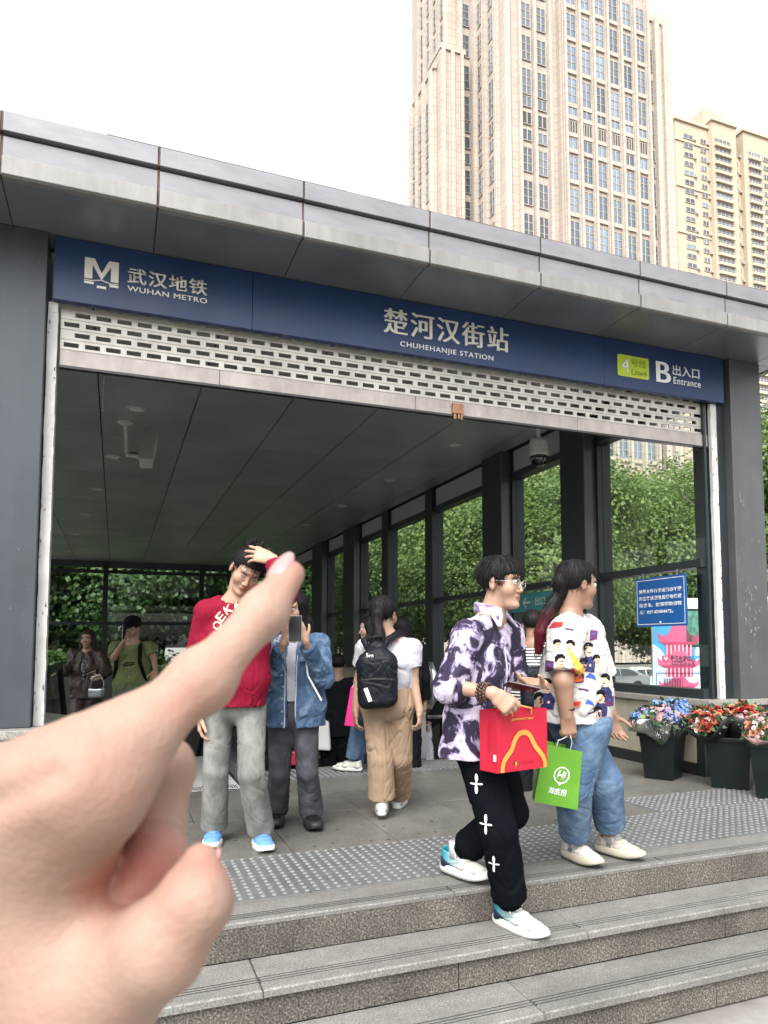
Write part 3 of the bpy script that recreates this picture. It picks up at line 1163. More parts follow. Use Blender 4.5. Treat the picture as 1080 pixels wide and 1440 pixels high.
# scuffs and scratches on the pillars, a pull chain under the shutter, screw heads along the sign
m_scuff = M('pale scuff', (0.2, 0.205, 0.21), rough=0.8, var=0.4, vs=40)
m_rub = M('grey rub mark', (0.105, 0.115, 0.13), rough=0.8, var=0.4, vs=40)
sc = MB()
for (px, py, n, sp) in ((1043, 697, 3, 7), (1046, 705, 2, 4), (1052, 842, 16, 13), (1056, 862, 14, 12), (1060, 885, 8, 10), (1050, 760, 5, 16), (1046, 925, 6, 18)):
    for _ in range(n):
        p = atY(px + rng.gauss(0, sp * .5), py + rng.gauss(0, sp), 4.9)
        if 5.06 < p[0] < 5.4:
            w, h = rng.uniform(.002, .007), rng.uniform(.003, .02)
            a = rng.uniform(-.5, .5)
            ux = np.array([math.cos(a), 0, math.sin(a)])
            sc.prism([(-w, -h), (w, -h * .6), (w * .6, h), (-w * .7, h * .8)], (p[0], 4.8992, p[2]), ux, (-ux[2], 0, ux[0]), (0, -1, 0), .0006)
sc.build('scuff', m_scuff, ent)
sc = MB()
for _ in range(26):
    x, z = rng.uniform(-.68, -.47), rng.uniform(.7, 3.5)
    w, h = rng.uniform(.001, .0035), rng.uniform(.002, .012)
    sc.prism([(-w, -h), (w, -h * .6), (w * .6, h), (-w * .7, h * .8)], (x, 4.8992, z), (1, 0, 0), (0, 0, 1), (0, -1, 0), .0006)
sc.build('scuff', m_rub, ent)
ch_ = MB()
for k in range(14):
    ch_.ball((-.115 + .002 * math.sin(k), 5.035, 2.875 - .018 * k), (.004, .004, .008), 6, 4)
ch_.build('pull_chain', m_camdk, sh)
scw = MB()
for x in np.arange(-.36, 5.0, .447):
    for z in (3.3, 3.682):
        scw.lathe((x, 4.9298, z), [(.006, 0), (.005, .0015)], 8, (0, -1, 0))
scw.build('screw_head', m_dark, sg)

# ================================================================== ceiling lights and cameras
where = ['nearest the entrance', 'second from the entrance', 'third from the entrance', 'fourth from the entrance', 'fifth from the entrance', 'farthest from the entrance']
for side, pts in (('left', [(.14, 8.27), (-.1, 10.53), (-.34, 12.87), (-.6, 15.5), (-.9, 18.4), (-1.25, 21.7)]),
                  ('right', [(3.93, 8.3), (3.86, 10.5), (3.79, 12.8), (3.68, 15.15), (3.53, 17.9)])):
    for k, (x, y) in enumerate(pts):
        e = empty('ceiling_light', (x, y, 3.667), label='round downlight in the %s row of the dark ceiling, %s' % (side, where[k]), cat='ceiling light', group='downlights in the entrance ceiling')
        MB().lathe((0, 0, 0), [(.1, -.001), (.1, -.012), (.083, -.014), (.08, -.006)], 24).build('trim_ring', m_white, e, world=False)
        MB().lathe((0, 0, -.008), [(.078, .006), (.076, 0)], 24).build('lens', m_light, e, world=False)

dC = 8.35
cc = empty('security_camera', D(177, 578, dC), label='grey bullet security camera on an angled bracket under the ceiling', cat='camera')
base = D(177, 578, dC)
base[2] = 3.655
j1, j2 = D(178, 637, dC), D(205, 644, dC)
b = MB()
b.lathe(base, [(.085, .008), (.085, -.01), (.05, -.03), (.03, -.04)], 16)
b.tube([base - [0, 0, .02], j1], .022, 10)
b.tube([j1 + [0, 0, -.02], j2], .024, 10)
b.build('bracket', m_cam, cc, smooth=False)
ch, ct = D(205, 653, dC - .15), D(213, 615, dC + .25)
ax = unit(ct - ch)
sx_ = unit(np.cross(ax, (0, 0, 1)))
up_ = np.cross(sx_, ax)
MB().obox((ch + ct) / 2, sx_, ax, up_, .068, np.linalg.norm(ct - ch) / 2, .06).build('housing', m_cam, cc, bevel=.012)
MB().obox((ch + ct) / 2 + up_ * .068 + ax * .03, sx_, ax, up_, .08, np.linalg.norm(ct - ch) / 2 + .03, .006).build('sun_shield', m_cam, cc, bevel=.003)
MB().obox(ct + ax * .012, sx_, ax, up_, .06, .012, .052).build('lens_hood', m_camdk, cc, bevel=.004)
cbl = MB()
cbl.tube([j1, lerp(j1, j2, .5) + [0, 0, .03], j2 + [0, 0, .03], lerp(ch, ct, .4) - up_ * .062, lerp(ch, ct, .75) - up_ * .066], .008, 6)
cbl.build('cable', m_camdk, cc)
MB().obox(lerp(ch, ct, .35) - up_ * .066, sx_, ax, up_, .022, .04, .008).build('rear_connector', m_camdk, cc)

dD = 7.9
top = D(757, 602, dD)
top[2] = 3.655
mid = D(757.5, 632, dD)
dc = empty('dome_camera', top, label='grey and black dome camera hanging near the right side wall', cat='camera')
b = MB().lathe(top, [(.05, .01), (.05, -.01), (.03, -.02)], 16)
b.tube([top, mid + [0, 0, .1]], .022, 10)
b.build('hanging_rod', m_cam, dc)
MB().lathe(mid, [(.03, .13), (.085, .11), (.1, .06), (.1, -.04), (.108, -.06), (.1, -.075)], 24).build('housing', m_cam, dc, smooth=True)
MB().lathe(mid + [0, 0, -.076], [(.098, 0), (.094, -.04), (.07, -.085), (.035, -.105), (.01, -.11)], 24).build('smoked_dome', m_lens, dc, smooth=True)

# ================================================================== handrails and escalator
esc = empty('escalator', (.2, 8, 0), label='escalator at the left of the entrance with dark rubber handrails', cat='escalator')
m_plate = ramp_mat('ribbed landing plate', [(0.4, (0.42, 0.43, 0.43)), (0.6, (0.5, 0.51, 0.51))], scale=30, rough=0.4, stretch=(1, 20, 1))
m_rubber = M('black rubber handrail', (0.012, 0.014, 0.02), rough=0.35)
b = MB().box(-.4, .96, 6.06, 7.9, -.03, .001)
b.build('landing_plate', m_plate, esc, bevel=.003)
b = MB()
for k in range(76):
    b.box(-.39 + .0176 * k, -.39 + .0176 * k + .007, 6.062, 6.2, .0012, .004)
b.build('comb', m_camdk, esc)
for k in range(9):
    z = -.1 - .055 * k - (.15 * (k - 6) if k > 6 else 0)
    sbx = MB().box(-.38, .94, 7.9 + .4 * k, 7.9 + .4 * (k + 1), z - .5, z)
    sbx.build('escalator_step', m_dark, esc)
m_bal = glass_mat('balustrade glass', (0.8, 0.86, 0.84))
for x in (-.52, 1.08):
    MB().box(x - .1, x + .1, 6.5, 7.9, -.03, .12).build('skirt', m_dark if x > 0 else m_steel, esc, bevel=.006)
    MB().prism([(6.9, .12), (8.1, .12), (12.5, -2.42), (12.5, -1.62), (8.3, .86), (6.9, .86), (6.62, .7), (6.6, .3)], (x - .006, 0, 0), (0, 1, 0), (0, 0, 1), (1, 0, 0), .012).build('balustrade', m_bal, esc)
    MB().prism([(7.9, -.03), (7.9, .12), (8.1, .12), (12.5, -2.42), (12.5, -2.75)], (x - .09, 0, 0), (0, 1, 0), (0, 0, 1), (1, 0, 0), .18).build('skirt', m_steel, esc)
    pts = [(x, 6.9, .3), (x, 6.62, .32), (x, 6.52, .46), (x, 6.5, .6), (x, 6.56, .76), (x, 6.7, .88), (x, 6.95, .93), (x, 8.25, .93), (x, 12.5, -1.53)]
    MB().tube(pts, .036, 10).build('handrail', m_rubber, esc, smooth=True)

hr = empty('handrail', (2.9, 6.7, 0), label='curved steel handrail with a post at the top of the stairs', cat='handrail')
hx, hy = 2.86, 6.86
MB().box(hx - .035, hx + .035, hy - .03, hy + .03, -.02, .62).build('post', m_steel, hr, bevel=.004)
b = MB().tube([(hx - .02, hy + 3.2, -.95), (hx, hy + .5, .6), (hx, hy + .1, .82), (hx, hy - .06, .93), (hx, hy - .22, .94), (hx, hy - .3, .86), (hx, hy - .29, .66), (hx, hy - .2, .58), (hx, hy, .56)], .032, 12)
b.build('rail', m_steel, hr, smooth=True)
b = MB().tube([(hx + .03, hy - .1, .6), (4.5, hy - .1, .6)], .022, 10)
b.tube([(hx + .03, hy - .1, .42), (4.5, hy - .1, .42)], .018, 10)
b.build('crossbar', m_steel, hr, smooth=True)
# ================================================================== towers
m_stone = M('tower stone', (0.462, 0.3996, 0.3396), rough=0.75, var=0.07, vs=0.25, bump=0.0)
m_stone2 = M('tower stone pier', (0.498, 0.4344, 0.372), rough=0.75, var=0.06, vs=0.3)
m_apt = M('apartment render', (0.4704, 0.392, 0.2934), rough=0.8, var=0.06, vs=0.2)
m_apt2 = M('apartment trim', (0.5264, 0.4424, 0.336), rough=0.8, var=0.05, vs=0.3)
m_wframe = M('window frame pale', (0.42, 0.38, 0.33), rough=0.5, var=0.05)
m_wglass = M('tower glass', (0.22, 0.28, 0.34), rough=0.1, var=0.35, vs=0.12, spec=0.9, metal=0.6, rnd=0.45)
m_wdark = M('dark louvre', (0.05, 0.05, 0.055), rough=0.6, var=0.2, rnd=0.3)
m_wopen = M('shaded tower glass', (0.13, 0.15, 0.18), rough=0.12, spec=0.8, metal=0.4, rnd=0.4)


def stone_joints(m, sx=2.0, sz=1.45):
    """thin dark joints between the cladding stones, far too small to build"""
    nt = m.node_tree
    p = nt.nodes['Principled BSDF']
    src = p.inputs['Base Color'].links[0].from_socket
    g = nt.nodes.new('ShaderNodeNewGeometry')
    sep = nt.nodes.new('ShaderNodeSeparateXYZ')
    nt.links.new(g.outputs['Position'], sep.inputs[0])
    ad = nt.nodes.new('ShaderNodeMath')
    ad.operation = 'ADD'
    nt.links.new(sep.outputs['X'], ad.inputs[0])
    nt.links.new(sep.outputs['Y'], ad.inputs[1])
    cm = nt.nodes.new('ShaderNodeCombineXYZ')
    nt.links.new(ad.outputs[0], cm.inputs['X'])
    nt.links.new(sep.outputs['Z'], cm.inputs['Y'])
    br = nt.nodes.new('ShaderNodeTexBrick')
    br.inputs['Scale'].default_value = 1.0
    br.inputs['Mortar Size'].default_value = 0.045
    br.inputs['Brick Width'].default_value = sx
    br.inputs['Row Height'].default_value = sz
    br.inputs['Color1'].default_value = (1, 1, 1, 1)
    br.inputs['Color2'].default_value = (.9, .9, .9, 1)
    br.inputs['Mortar'].default_value = (.62, .6, .58, 1)
    br.offset = 0.0
    nt.links.new(cm.outputs[0], br.inputs['Vector'])
    v = nt.nodes.new('ShaderNodeVectorMath')
    v.operation = 'MULTIPLY'
    nt.links.new(src, v.inputs[0])
    nt.links.new(br.outputs['Color'], v.inputs[1])
    nt.links.new(v.outputs[0], p.inputs['Base Color'])


stone_joints(m_stone)
stone_joints(m_stone2)
_win = {}


def window_mesh(w, h, cols, rows, d=.35, glass=None, fr=.13):
    k = (round(w, 2), round(h, 2), cols, rows, glass.name if glass else '')
    if k in _win: return _win[k]
    b = MB()
    b.box(-w / 2, w / 2, .1, d, 0, h)                      # glass body set back behind the frame
    b.cur = 1
    for i in range(cols + 1):
        x = -w / 2 + w * i / cols
        f = fr * (1.0 if i in (0, cols) else 1.25)
        b.box(x - f / 2, x + f / 2, 0, .16, 0, h)
    for j in range(rows + 1):
        z = h * j / rows
        b.box(-w / 2, w / 2, .03, .14, z - fr * .4, z + fr * .4)
    me = b.mesh('window')
    me.materials.append(glass or m_wglass)
    me.materials.append(m_wframe)
    _win[k] = me
    return me


def put_window(root, x, y, z, me, rz=0.0):
    o = bpy.data.objects.new('window', me)
    COL.objects.link(o)
    o.parent = root
    o.location = (x - root.location[0], y - root.location[1], z - root.location[2])
    o.rotation_euler = (0, 0, rz)
    return o


ROWS = [(115.6, 111.4), (109.6, 105.4), (103.7, 99.4), (97.8, 93.3), (92.9, 91.1), (90.1, 88.0), (87.0, 85.1), (83.8, 79.6), (78.0, 73.8), (72.2, 67.9), (66.2, 62.0), (60.3, 56.1), (54.4, 50.2), (48.5, 44.3), (42.6, 38.4), (36.7, 32.5)]
LOUV = 5
tw = empty('office_tower', (75, 108, -2), label='tall beige stone office tower with paired narrow windows, largest in view', cat='tower')
b = MB()
b.box(67.7, 86.6, 100.2, 126, -2, 136)
b.box(57.5, 67.7, 101.2, 126, -2, 130)
b.box(86.6, 92.3, 101.2, 126, -2, 115.3)
b.build('wall', m_stone, tw)
b = MB()
b.box(87.5, 92.6, 100.9, 126.3, 115.3, 117.2)
b.build('parapet', m_stone2, tw)


def piers(root, xs, y, z0, z1, w=.55, d=.9, name='pier'):
    for x in xs:
        MB().box(x - w / 2, x + w / 2, y - d, y + .05, z0, z1).build(name, m_stone2, root)


BAY = 2.95
bx0 = 68.35
for i in range(6):
    cx = bx0 + BAY * (i + .5) + .1
    for r, (zt, zb) in enumerate(ROWS):
        me = window_mesh(2.05, round(zt - zb, 2), 2 if r != LOUV else 4, 3 if zt - zb > 3 else 1, glass=m_wdark if r == LOUV else None)
        put_window(tw, cx, 99.95, zb, me)
piers(tw, [bx0 + BAY * i + .1 for i in range(7)], 100.2, -2, 136, .42, .95)
piers(tw, [bx0 + BAY * i + .1 + .36 * s for i in range(7) for s in (-1, 1)], 100.2, -2, 136, .14, .6, 'fin')
for (zt, zb) in ROWS:
    MB().box(68.0, 86.4, 99.9, 100.19, zb - .75, zb - .12).build('spandrel', m_stone2, tw)
for cx in (61.6, 64.6):
    for r, (zt, zb) in enumerate(ROWS):
        put_window(tw, cx, 100.95, zb, window_mesh(1.75, round(zt - zb, 2), 2, 3 if zt - zb > 3 else 1, glass=m_wopen if r != LOUV else m_wdark))
piers(tw, [60.2, 63.1, 66.1], 101.2, -2, 130, .5, .8)
piers(tw, [57.9], 101.2, -2, 130, 1.0, .5)
for cx in (87.7,):
    for r, (zt, zb) in enumerate(ROWS[1:]):
        put_window(tw, cx, 100.95, zb, window_mesh(1.2, round(zt - zb, 2), 2, 3 if zt - zb > 3 else 1, glass=m_wopen))
piers(tw, [89.0], 101.2, -2, 115.3, 1.0, .9)
piers(tw, [91.5], 101.2, -2, 115.3, 1.7, .6)
# the left flank
for cy in (105.5, 109.5, 113.5, 117.5):
    for r, (zt, zb) in enumerate(ROWS):
        put_window(tw, 57.3, cy, zb, window_mesh(2.1, round(zt - zb, 2), 2, 3 if zt - zb > 3 else 1, glass=m_wopen if r == LOUV else None), -math.pi / 2)
for cy in (103.4, 107.5, 111.5, 115.5, 119.5):
    MB().box(56.7, 57.55, cy - .35, cy + .35, -2, 130).build('pier', m_stone2, tw)

# second tower behind, stepped
bt = empty('stepped_tower', (46, 116, -2), label='stepped beige stone tower standing behind the left side of the largest tower', cat='tower')
def bx(px, y): return float(atY(px, 200, y)[0])
def bz(px, py, y): return float(atY(px, py, y)[2])
def side_y(px, py, x): return float(atX(px, py, x)[1])
Xa, Xb, Xc, Xd = bx(611, 112), bx(620, 110.5), bx(648, 112), bx(694, 113)
zs1, zs2 = bz(611, 97, 112), bz(632, 72, 110.5)
Ya, Yb, Yc = side_y(580, 200, Xa), side_y(612, 120, Xb), side_y(600, 60, Xc)
b = MB()
b.box(Xa, Xb - .01, 112, Ya, -2, zs1)
b.box(Xb, Xc, 110.5, Yb + 3, -2, zs2)
b.box(Xc + .01, Xd, 113, 135, -2, 140)
b.box(Xb + 3.2, Xc + .005, 114, Yc, zs1 - 12, 140)
b.build('wall', m_stone, bt)
MB().box(Xa - .3, Xb - .2, 111.7, Ya + .3, zs1, zs1 + .9).build('parapet', m_stone2, bt)
MB().box(Xb - .15, Xc + .3, 110.2, Yb + 3, zs2, zs2 + .9).build('parapet', m_stone2, bt)


def flank(root, x, y0, y1, n, rows, w, zmax, glass):
    for k in range(n):
        cy = y0 + (y1 - y0) * (k + .5) / n
        for (zt, zb) in rows:
            if zt + 1.5 < zmax:
                put_window(root, x - .22, cy, zb, window_mesh(w, round(zt - zb, 2), 2, 3 if zt - zb > 3 else 1, glass=glass), -math.pi / 2)
        MB().box(x - .75, x + .05, y0 + (y1 - y0) * k / n - .3, y0 + (y1 - y0) * k / n + .3, -2, zmax).build('pier', m_stone2, root)
    MB().box(x - .75, x + .05, y1 - .6, y1, -2, zmax).build('pier', m_stone2, root)


UPR = ROWS + [(121.4 + 6 * k, 117.2 + 6 * k) for k in range(3)]
flank(bt, Xa, 112.6, Ya, 3, ROWS, 2.3, zs1, None)
flank(bt, Xb + 3.2, 114.5, Yc, 4, UPR[:8] + UPR[-3:], 2.2, 139, None)
for k, f in enumerate((.22, .5, .78)):
    for (zt, zb) in UPR:
        put_window(bt, Xc + (Xd - Xc) * f, 112.75, zb + 2, window_mesh(1.3, round(zt - zb, 2), 1, 3 if zt - zb > 3 else 1, glass=m_wopen))
piers(bt, [Xc + .4] + [Xc + (Xd - Xc) * f for f in (.36, .64)] + [Xd - .3], 113, -2, 140, .5, .7)
piers(bt, [Xb + .5, (Xb + Xc) / 2, Xc - .5], 110.5, -2, zs2, .7, .35)

# apartment block
ap = empty('apartment_block', (215, 206, -2), label='yellow beige apartment high-rise with many small windows at the right edge', cat='apartment block')
ya = 200.0
def ax_(px): return float(atY(px, 250, ya)[0])
def az_(px, py): return float(atY(px, py, ya)[2])
P0, P1, P2, P3, P4 = ax_(957), ax_(1003), ax_(1037), ax_(1050), ax_(1100)
zt1, zt2 = az_(1000, 178), az_(1070, 190)
b = MB()
b.box(P0, P1, ya + 2, ya + 22, -2, zt1)
b.box(P1 + .01, P2, ya, ya + 22, -2, zt1 + 2.5)
b.box(P2 + .01, P3, ya + 3, ya + 22, -2, zt1 - 6)
b.box(P3 + .01, P4, ya + 1, ya + 22, -2, zt2)
b.build('wall', m_apt, ap)
b = MB()
for (a, c, y, z) in ((P0, P1, ya + 2, zt1), (P1 + .02, P2, ya, zt1 + 2.5), (P3 + .02, P4, ya + 1, zt2)):
    MB().box(a - .6, c + .3, y - .7, y + 22, z, z + 1.2).build('cornice', m_apt2, ap)
MB().box(ax_(1003), ax_(1030), ya + 4, ya + 14, zt1 + 3.7, zt1 + 10).build('roof_house', m_apt, ap)
cols = [((P0 * .62 + P1 * .38), ya + 2, 4.2, 1.7), ((P0 * .16 + P1 * .84), ya + 2, 2.6, 1.7), ((P1 + P2) / 2 - 1, ya, 7.6, 2.0), ((P2 + P3) / 2, ya + 3, 2.0, 1.6), ((P3 * .72 + P4 * .28), ya + 1, 6.0, 2.0), ((P3 * .4 + P4 * .6), ya + 1, 2.4, 1.7)]
for ci, (x, y, w, h) in enumerate(cols):
    for r in range(34):
        z = zt1 - 6.2 - 3.55 * r
        if z < 60: break
        put_window(ap, x, y - .28, z, window_mesh(w, h, 4 if w > 5 else 2, 2 if w > 5 else 1, .4, m_wopen if (r * 7 + ci * 3) % 4 else m_wglass, .22))
        if w > 5:
            MB().box(x - w / 2 - .2, x + w / 2 + .2, y - 1.0, y - .02, z - 1.15, z - .1).build('balcony', m_apt2, ap)
        elif r % 2 == 0:
            MB().box(x + w / 2 + .3, x + w / 2 + 1.3, y - .8, y - .02, z - .2, z + .6).build('air_conditioner', m_wframe, ap)
for r in range(0, 34, 5):
    z = zt1 - 7.8 - 3.55 * r
    MB().box(P0 - .3, P1 - .05, ya + 1.6, ya + 1.98, z, z + .7).build('string_course', m_apt2, ap)

# ================================================================== trees
def leaf_mat(name, c1, c2, c3):
    m = bpy.data.materials.new(name)
    m.use_nodes = True
    nt = m.node_tree
    nt.nodes.clear()
    o = nt.nodes.new('ShaderNodeOutputMaterial')
    at = nt.nodes.new('ShaderNodeAttribute')
    at.attribute_name = 'tint'
    sp = nt.nodes.new('ShaderNodeSeparateColor')
    nt.links.new(at.outputs['Color'], sp.inputs[0])
    cr = nt.nodes.new('ShaderNodeValToRGB')
    e = cr.color_ramp.elements
    e[0].position, e[1].position = 0.0, 1.0
    e[0].color, e[1].color = (*c1, 1), (*c3, 1)
    k = e.new(.5)
    k.color = (*c2, 1)
    nt.links.new(sp.outputs[0], cr.inputs[0])
    p = nt.nodes.new('ShaderNodeBsdfPrincipled')
    p.inputs['Roughness'].default_value = .45
    nt.links.new(cr.outputs[0], p.inputs['Base Color'])
    tr = nt.nodes.new('ShaderNodeBsdfTranslucent')
    nt.links.new(cr.outputs[0], tr.inputs['Color'])
    mx = nt.nodes.new('ShaderNodeMixShader')
    mx.inputs[0].default_value = .4
    nt.links.new(p.outputs[0], mx.inputs[1])
    nt.links.new(tr.outputs[0], mx.inputs[2])
    nt.links.new(mx.outputs[0], o.inputs['Surface'])
    return m


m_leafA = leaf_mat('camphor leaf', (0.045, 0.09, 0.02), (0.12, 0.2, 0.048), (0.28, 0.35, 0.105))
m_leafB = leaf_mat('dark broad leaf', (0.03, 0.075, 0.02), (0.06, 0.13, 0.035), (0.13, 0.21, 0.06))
m_bark = M('bark', (0.13, 0.105, 0.085), rough=0.9, var=0.35, vs=8, bump=0.4, bs=30)


def crown_mesh(seed, R, H, nclus, per, leaf, droop=.0, core=.45):
    """leaf blades on many small twig clusters spread through an uneven crown volume, base at z 0"""
    r = np.random.default_rng(seed)
    lob = []
    for i in range(9):
        a = r.uniform(0, 2 * np.pi)
        rad = R * r.uniform(.15, .62)
        lob.append((np.array([rad * np.cos(a), rad * np.sin(a), H * r.uniform(.22, .8)]), R * r.uniform(.34, .55)))
    cs = []
    while len(cs) < nclus:
        c, s = lob[r.integers(len(lob))]
        d = r.normal(size=3)
        d /= np.linalg.norm(d)
        q = c + d * s * r.uniform(core, 1.0) ** .5 * np.array([1, 1, .9])
        if 0 < q[2] < H * 1.05:
            cs.append((q, unit(d + [0, 0, .25])))
    n = nclus * per
    cen = np.repeat(np.array([c[0] for c in cs]), per, 0)
    out = np.repeat(np.array([c[1] for c in cs]), per, 0)
    spread = R * .085
    pos = cen + r.normal(size=(n, 3)) * spread * [1, 1, .75]
    nrm = out * 1.2 + r.normal(size=(n, 3)) * .55 + [0, 0, .4]
    nrm /= np.linalg.norm(nrm, axis=1, keepdims=True)
    t = r.normal(size=(n, 3)) + [0, 0, -droop]
    t -= nrm * (t * nrm).sum(1, keepdims=True)
    t /= np.linalg.norm(t, axis=1, keepdims=True)
    b = np.cross(nrm, t)
    L = leaf * r.uniform(.7, 1.3, (n, 1))
    W = L * .42
    V = np.stack([pos, pos + t * L * .5 + b * W - nrm * L * .06, pos + t * L, pos + t * L * .5 - b * W - nrm * L * .06], 1).reshape(-1, 3)
    Q = np.arange(n * 4).reshape(-1, 4)
    me = np_mesh('crown', V, Q, smooth=False)
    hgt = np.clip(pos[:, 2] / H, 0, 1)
    tone = np.clip(.12 + r.beta(3, 3.2, n) * .62 + np.repeat(r.uniform(-.3, .3, nclus), per) + .12 * hgt, 0, 1)  # light and shade of the clumps painted into leaf tone, lighter with height
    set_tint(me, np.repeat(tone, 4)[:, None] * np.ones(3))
    return me


def trunk_mesh(seed, R, H, base, r0):
    r = random.Random(seed)
    b = MB()
    p = np.array([0., 0., 0.])
    pts = [p]
    hs = base + H * .55
    for k in range(1, 6):
        p = np.array([r.uniform(-.15, .15) * k / 2, r.uniform(-.15, .15) * k / 2, hs * k / 5])
        pts.append(p)
    b.tube(pts, [r0 * (1 - .13 * k) for k in range(6)], 10)
    for k in range(8):
        a = r.uniform(0, 6.28)
        s = pts[2 + k % 3] + (pts[3 + k % 3] - pts[2 + k % 3]) * r.random()
        L = R * r.uniform(.4, .62)
        d = np.array([math.cos(a), math.sin(a), r.uniform(.55, 1.1)])
        b.tube([s, s + d * L * .35 + [0, 0, .1], s + d * L * .7 + [r.uniform(-.2, .2), r.uniform(-.2, .2), .1], s + d * L], [r0 * .45, r0 * .32, r0 * .2, r0 * .08], 7)
    return b.mesh('trunk', True)


KIND = {}
def tree_kind(key, R, H, base, leaf, n, per, mat, droop=0.0):
    cr = crown_mesh(hash(key) % 1000 if not isinstance(key, int) else key, R, H, n, per, leaf, droop)
    cr.materials.append(mat)
    tk = trunk_mesh(key, R, H, base, .16)
    tk.materials.append(m_bark)
    KIND[key] = (cr, tk, base)


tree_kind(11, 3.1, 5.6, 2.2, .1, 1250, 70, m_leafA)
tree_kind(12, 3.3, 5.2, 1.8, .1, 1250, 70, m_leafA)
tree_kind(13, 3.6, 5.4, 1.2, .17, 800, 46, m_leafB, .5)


def tree(k, x, y, s, rz, label, group, name='tree', zs=1.0):
    cr, tk, base = KIND[k]
    e = empty(name, (x, y, gz(x, y) - .03), rz, label=label, cat='tree', group=group)
    e.scale = (s, s, s * zs)
    link('trunk', tk, e)
    link('crown', cr, e).location = (0, 0, base)
    return e


G1 = 'street trees outside the glass side wall'
spots = [(11, 18.2, 16.6, 1.28, 'bushy green tree seen past the right pillar at the right edge'),
         (12, 17.6, 20.4, 1.2, 'bushy green tree behind the bus, over the pink pagoda picture'),
         (11, 13.2, 21.0, 1.15, 'bushy green tree behind the blue notice and the window beside it'),
         (12, 20.6, 18.8, 1.3, 'bushy green tree rising above the white bus roof'),
         (11, 15.0, 17.6, .98, 'bushy green tree directly behind the left end of the bus'),
         (12, 9.8, 18.4, 1.0, 'bushy green tree outside the pane behind the two shoppers'),
         (11, 9.3, 14.6, .88, 'bushy green tree just outside the glass behind the man in glasses'),
         (12, 9.4, 23.6, 1.02, 'bushy green tree outside the middle panes of the side wall'),
         (11, 9.4, 28.5, 1.05, 'bushy green tree outside the farther panes of the side wall'),
         (12, 9.6, 34.0, 1.1, 'bushy green tree outside the farthest pane of the side wall'),
         (12, 14.6, 27.0, 1.25, 'taller green tree in the second row outside the glass'),
         (11, 19.0, 25.5, 1.35, 'taller green tree in the second row behind the bus')]
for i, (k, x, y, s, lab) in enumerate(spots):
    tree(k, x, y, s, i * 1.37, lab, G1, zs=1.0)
G2 = 'dark trees behind the back glass wall'
for i, (x, y, s, lab) in enumerate([(-5.6, 30, .95, 'dark broad-leaved tree at the far left behind the back glass'), (-1.9, 29.3, 1.0, 'dark broad-leaved tree behind the woman in the brown jacket'),
                                    (1.6, 30.5, 1.08, 'dark broad-leaved tree behind the man in the green T-shirt'), (4.9, 29.4, .98, 'dark broad-leaved tree behind the man in the red hoodie'),
                                    (-3.8, 35, 1.2, 'dark tree in the second row behind the back glass at the left'), (0.2, 36, 1.25, 'dark tree in the second row behind the back glass in the middle'), (4.0, 36, 1.2, 'dark tree in the second row behind the back glass near the corner'), (-3.6, 40, 1.3, 'dark tree in the third row behind the back glass at the left'), (1.8, 41, 1.3, 'dark tree in the third row behind the back glass in the middle'), (6.6, 33, 1.05, 'dark tree outside the back corner of the glass')]):
    tree(13, x, y, s, i * 2.1 + .4, lab, G2, 'broadleaf_tree')
# low shrubs and a hedge under the trees
SHL = ['at the far left behind the back glass, low', 'behind the woman in the brown jacket, low', 'behind the man in the green T-shirt, low', 'behind the man in the hoodie, low', 'in the back corner, low', 'just past the back corner', 'beyond the farthest side panes', 'farthest away beside the side wall']
hd = crown_mesh(31, 1.5, 1.3, 130, 26, .17, 0, .3)
hd.materials.append(m_leafB)
for i, (lab_, (x, y)) in enumerate(zip(SHL, [(-5, 27), (-2.2, 27.3), (.6, 26.9), (3.4, 27.4), (5.9, 27.0), (7.4, 26), (7.9, 31.5), (9.0, 37)])):
    e = empty('shrub', (x, y, gz(x, y)), i * 1.1, label='dark shrub ' + lab_, cat='shrub', group='shrubs outside the glass')
    link('foliage', hd, e)
    st = MB()
    for q in range(5):
        a = q * 1.3
        st.tube([(0, 0, 0), (.3 * math.cos(a), .3 * math.sin(a), .4), (.6 * math.cos(a), .6 * math.sin(a), .8)], [.02, .015, .008], 5)
    link('stem', st.mesh('stem'), e, m_bark)

# ================================================================== vehicles
m_carw = M('silver white car paint', (0.62, 0.6, 0.54), rough=0.25, coat=1.0, var=0.02, metal=0.1)
m_carw2 = M('white car paint', (0.74, 0.74, 0.73), rough=0.25, coat=1.0, var=0.02)
m_carg = M('grey car paint', (0.25, 0.26, 0.27), rough=0.25, coat=1.0, var=0.02, metal=0.3)
m_cglass = M('car glass', (0.02, 0.024, 0.026), rough=0.05, spec=0.8)
m_tyre = M('tyre', (0.015, 0.015, 0.015), rough=0.8)
m_rim = M('alloy rim', (0.5, 0.5, 0.5), rough=0.3, metal=0.9)
m_red = M('red lamp', (0.4, 0.01, 0.01), rough=0.2, coat=1)
m_lamp = M('clear lamp', (0.7, 0.7, 0.7), rough=0.1, coat=1)


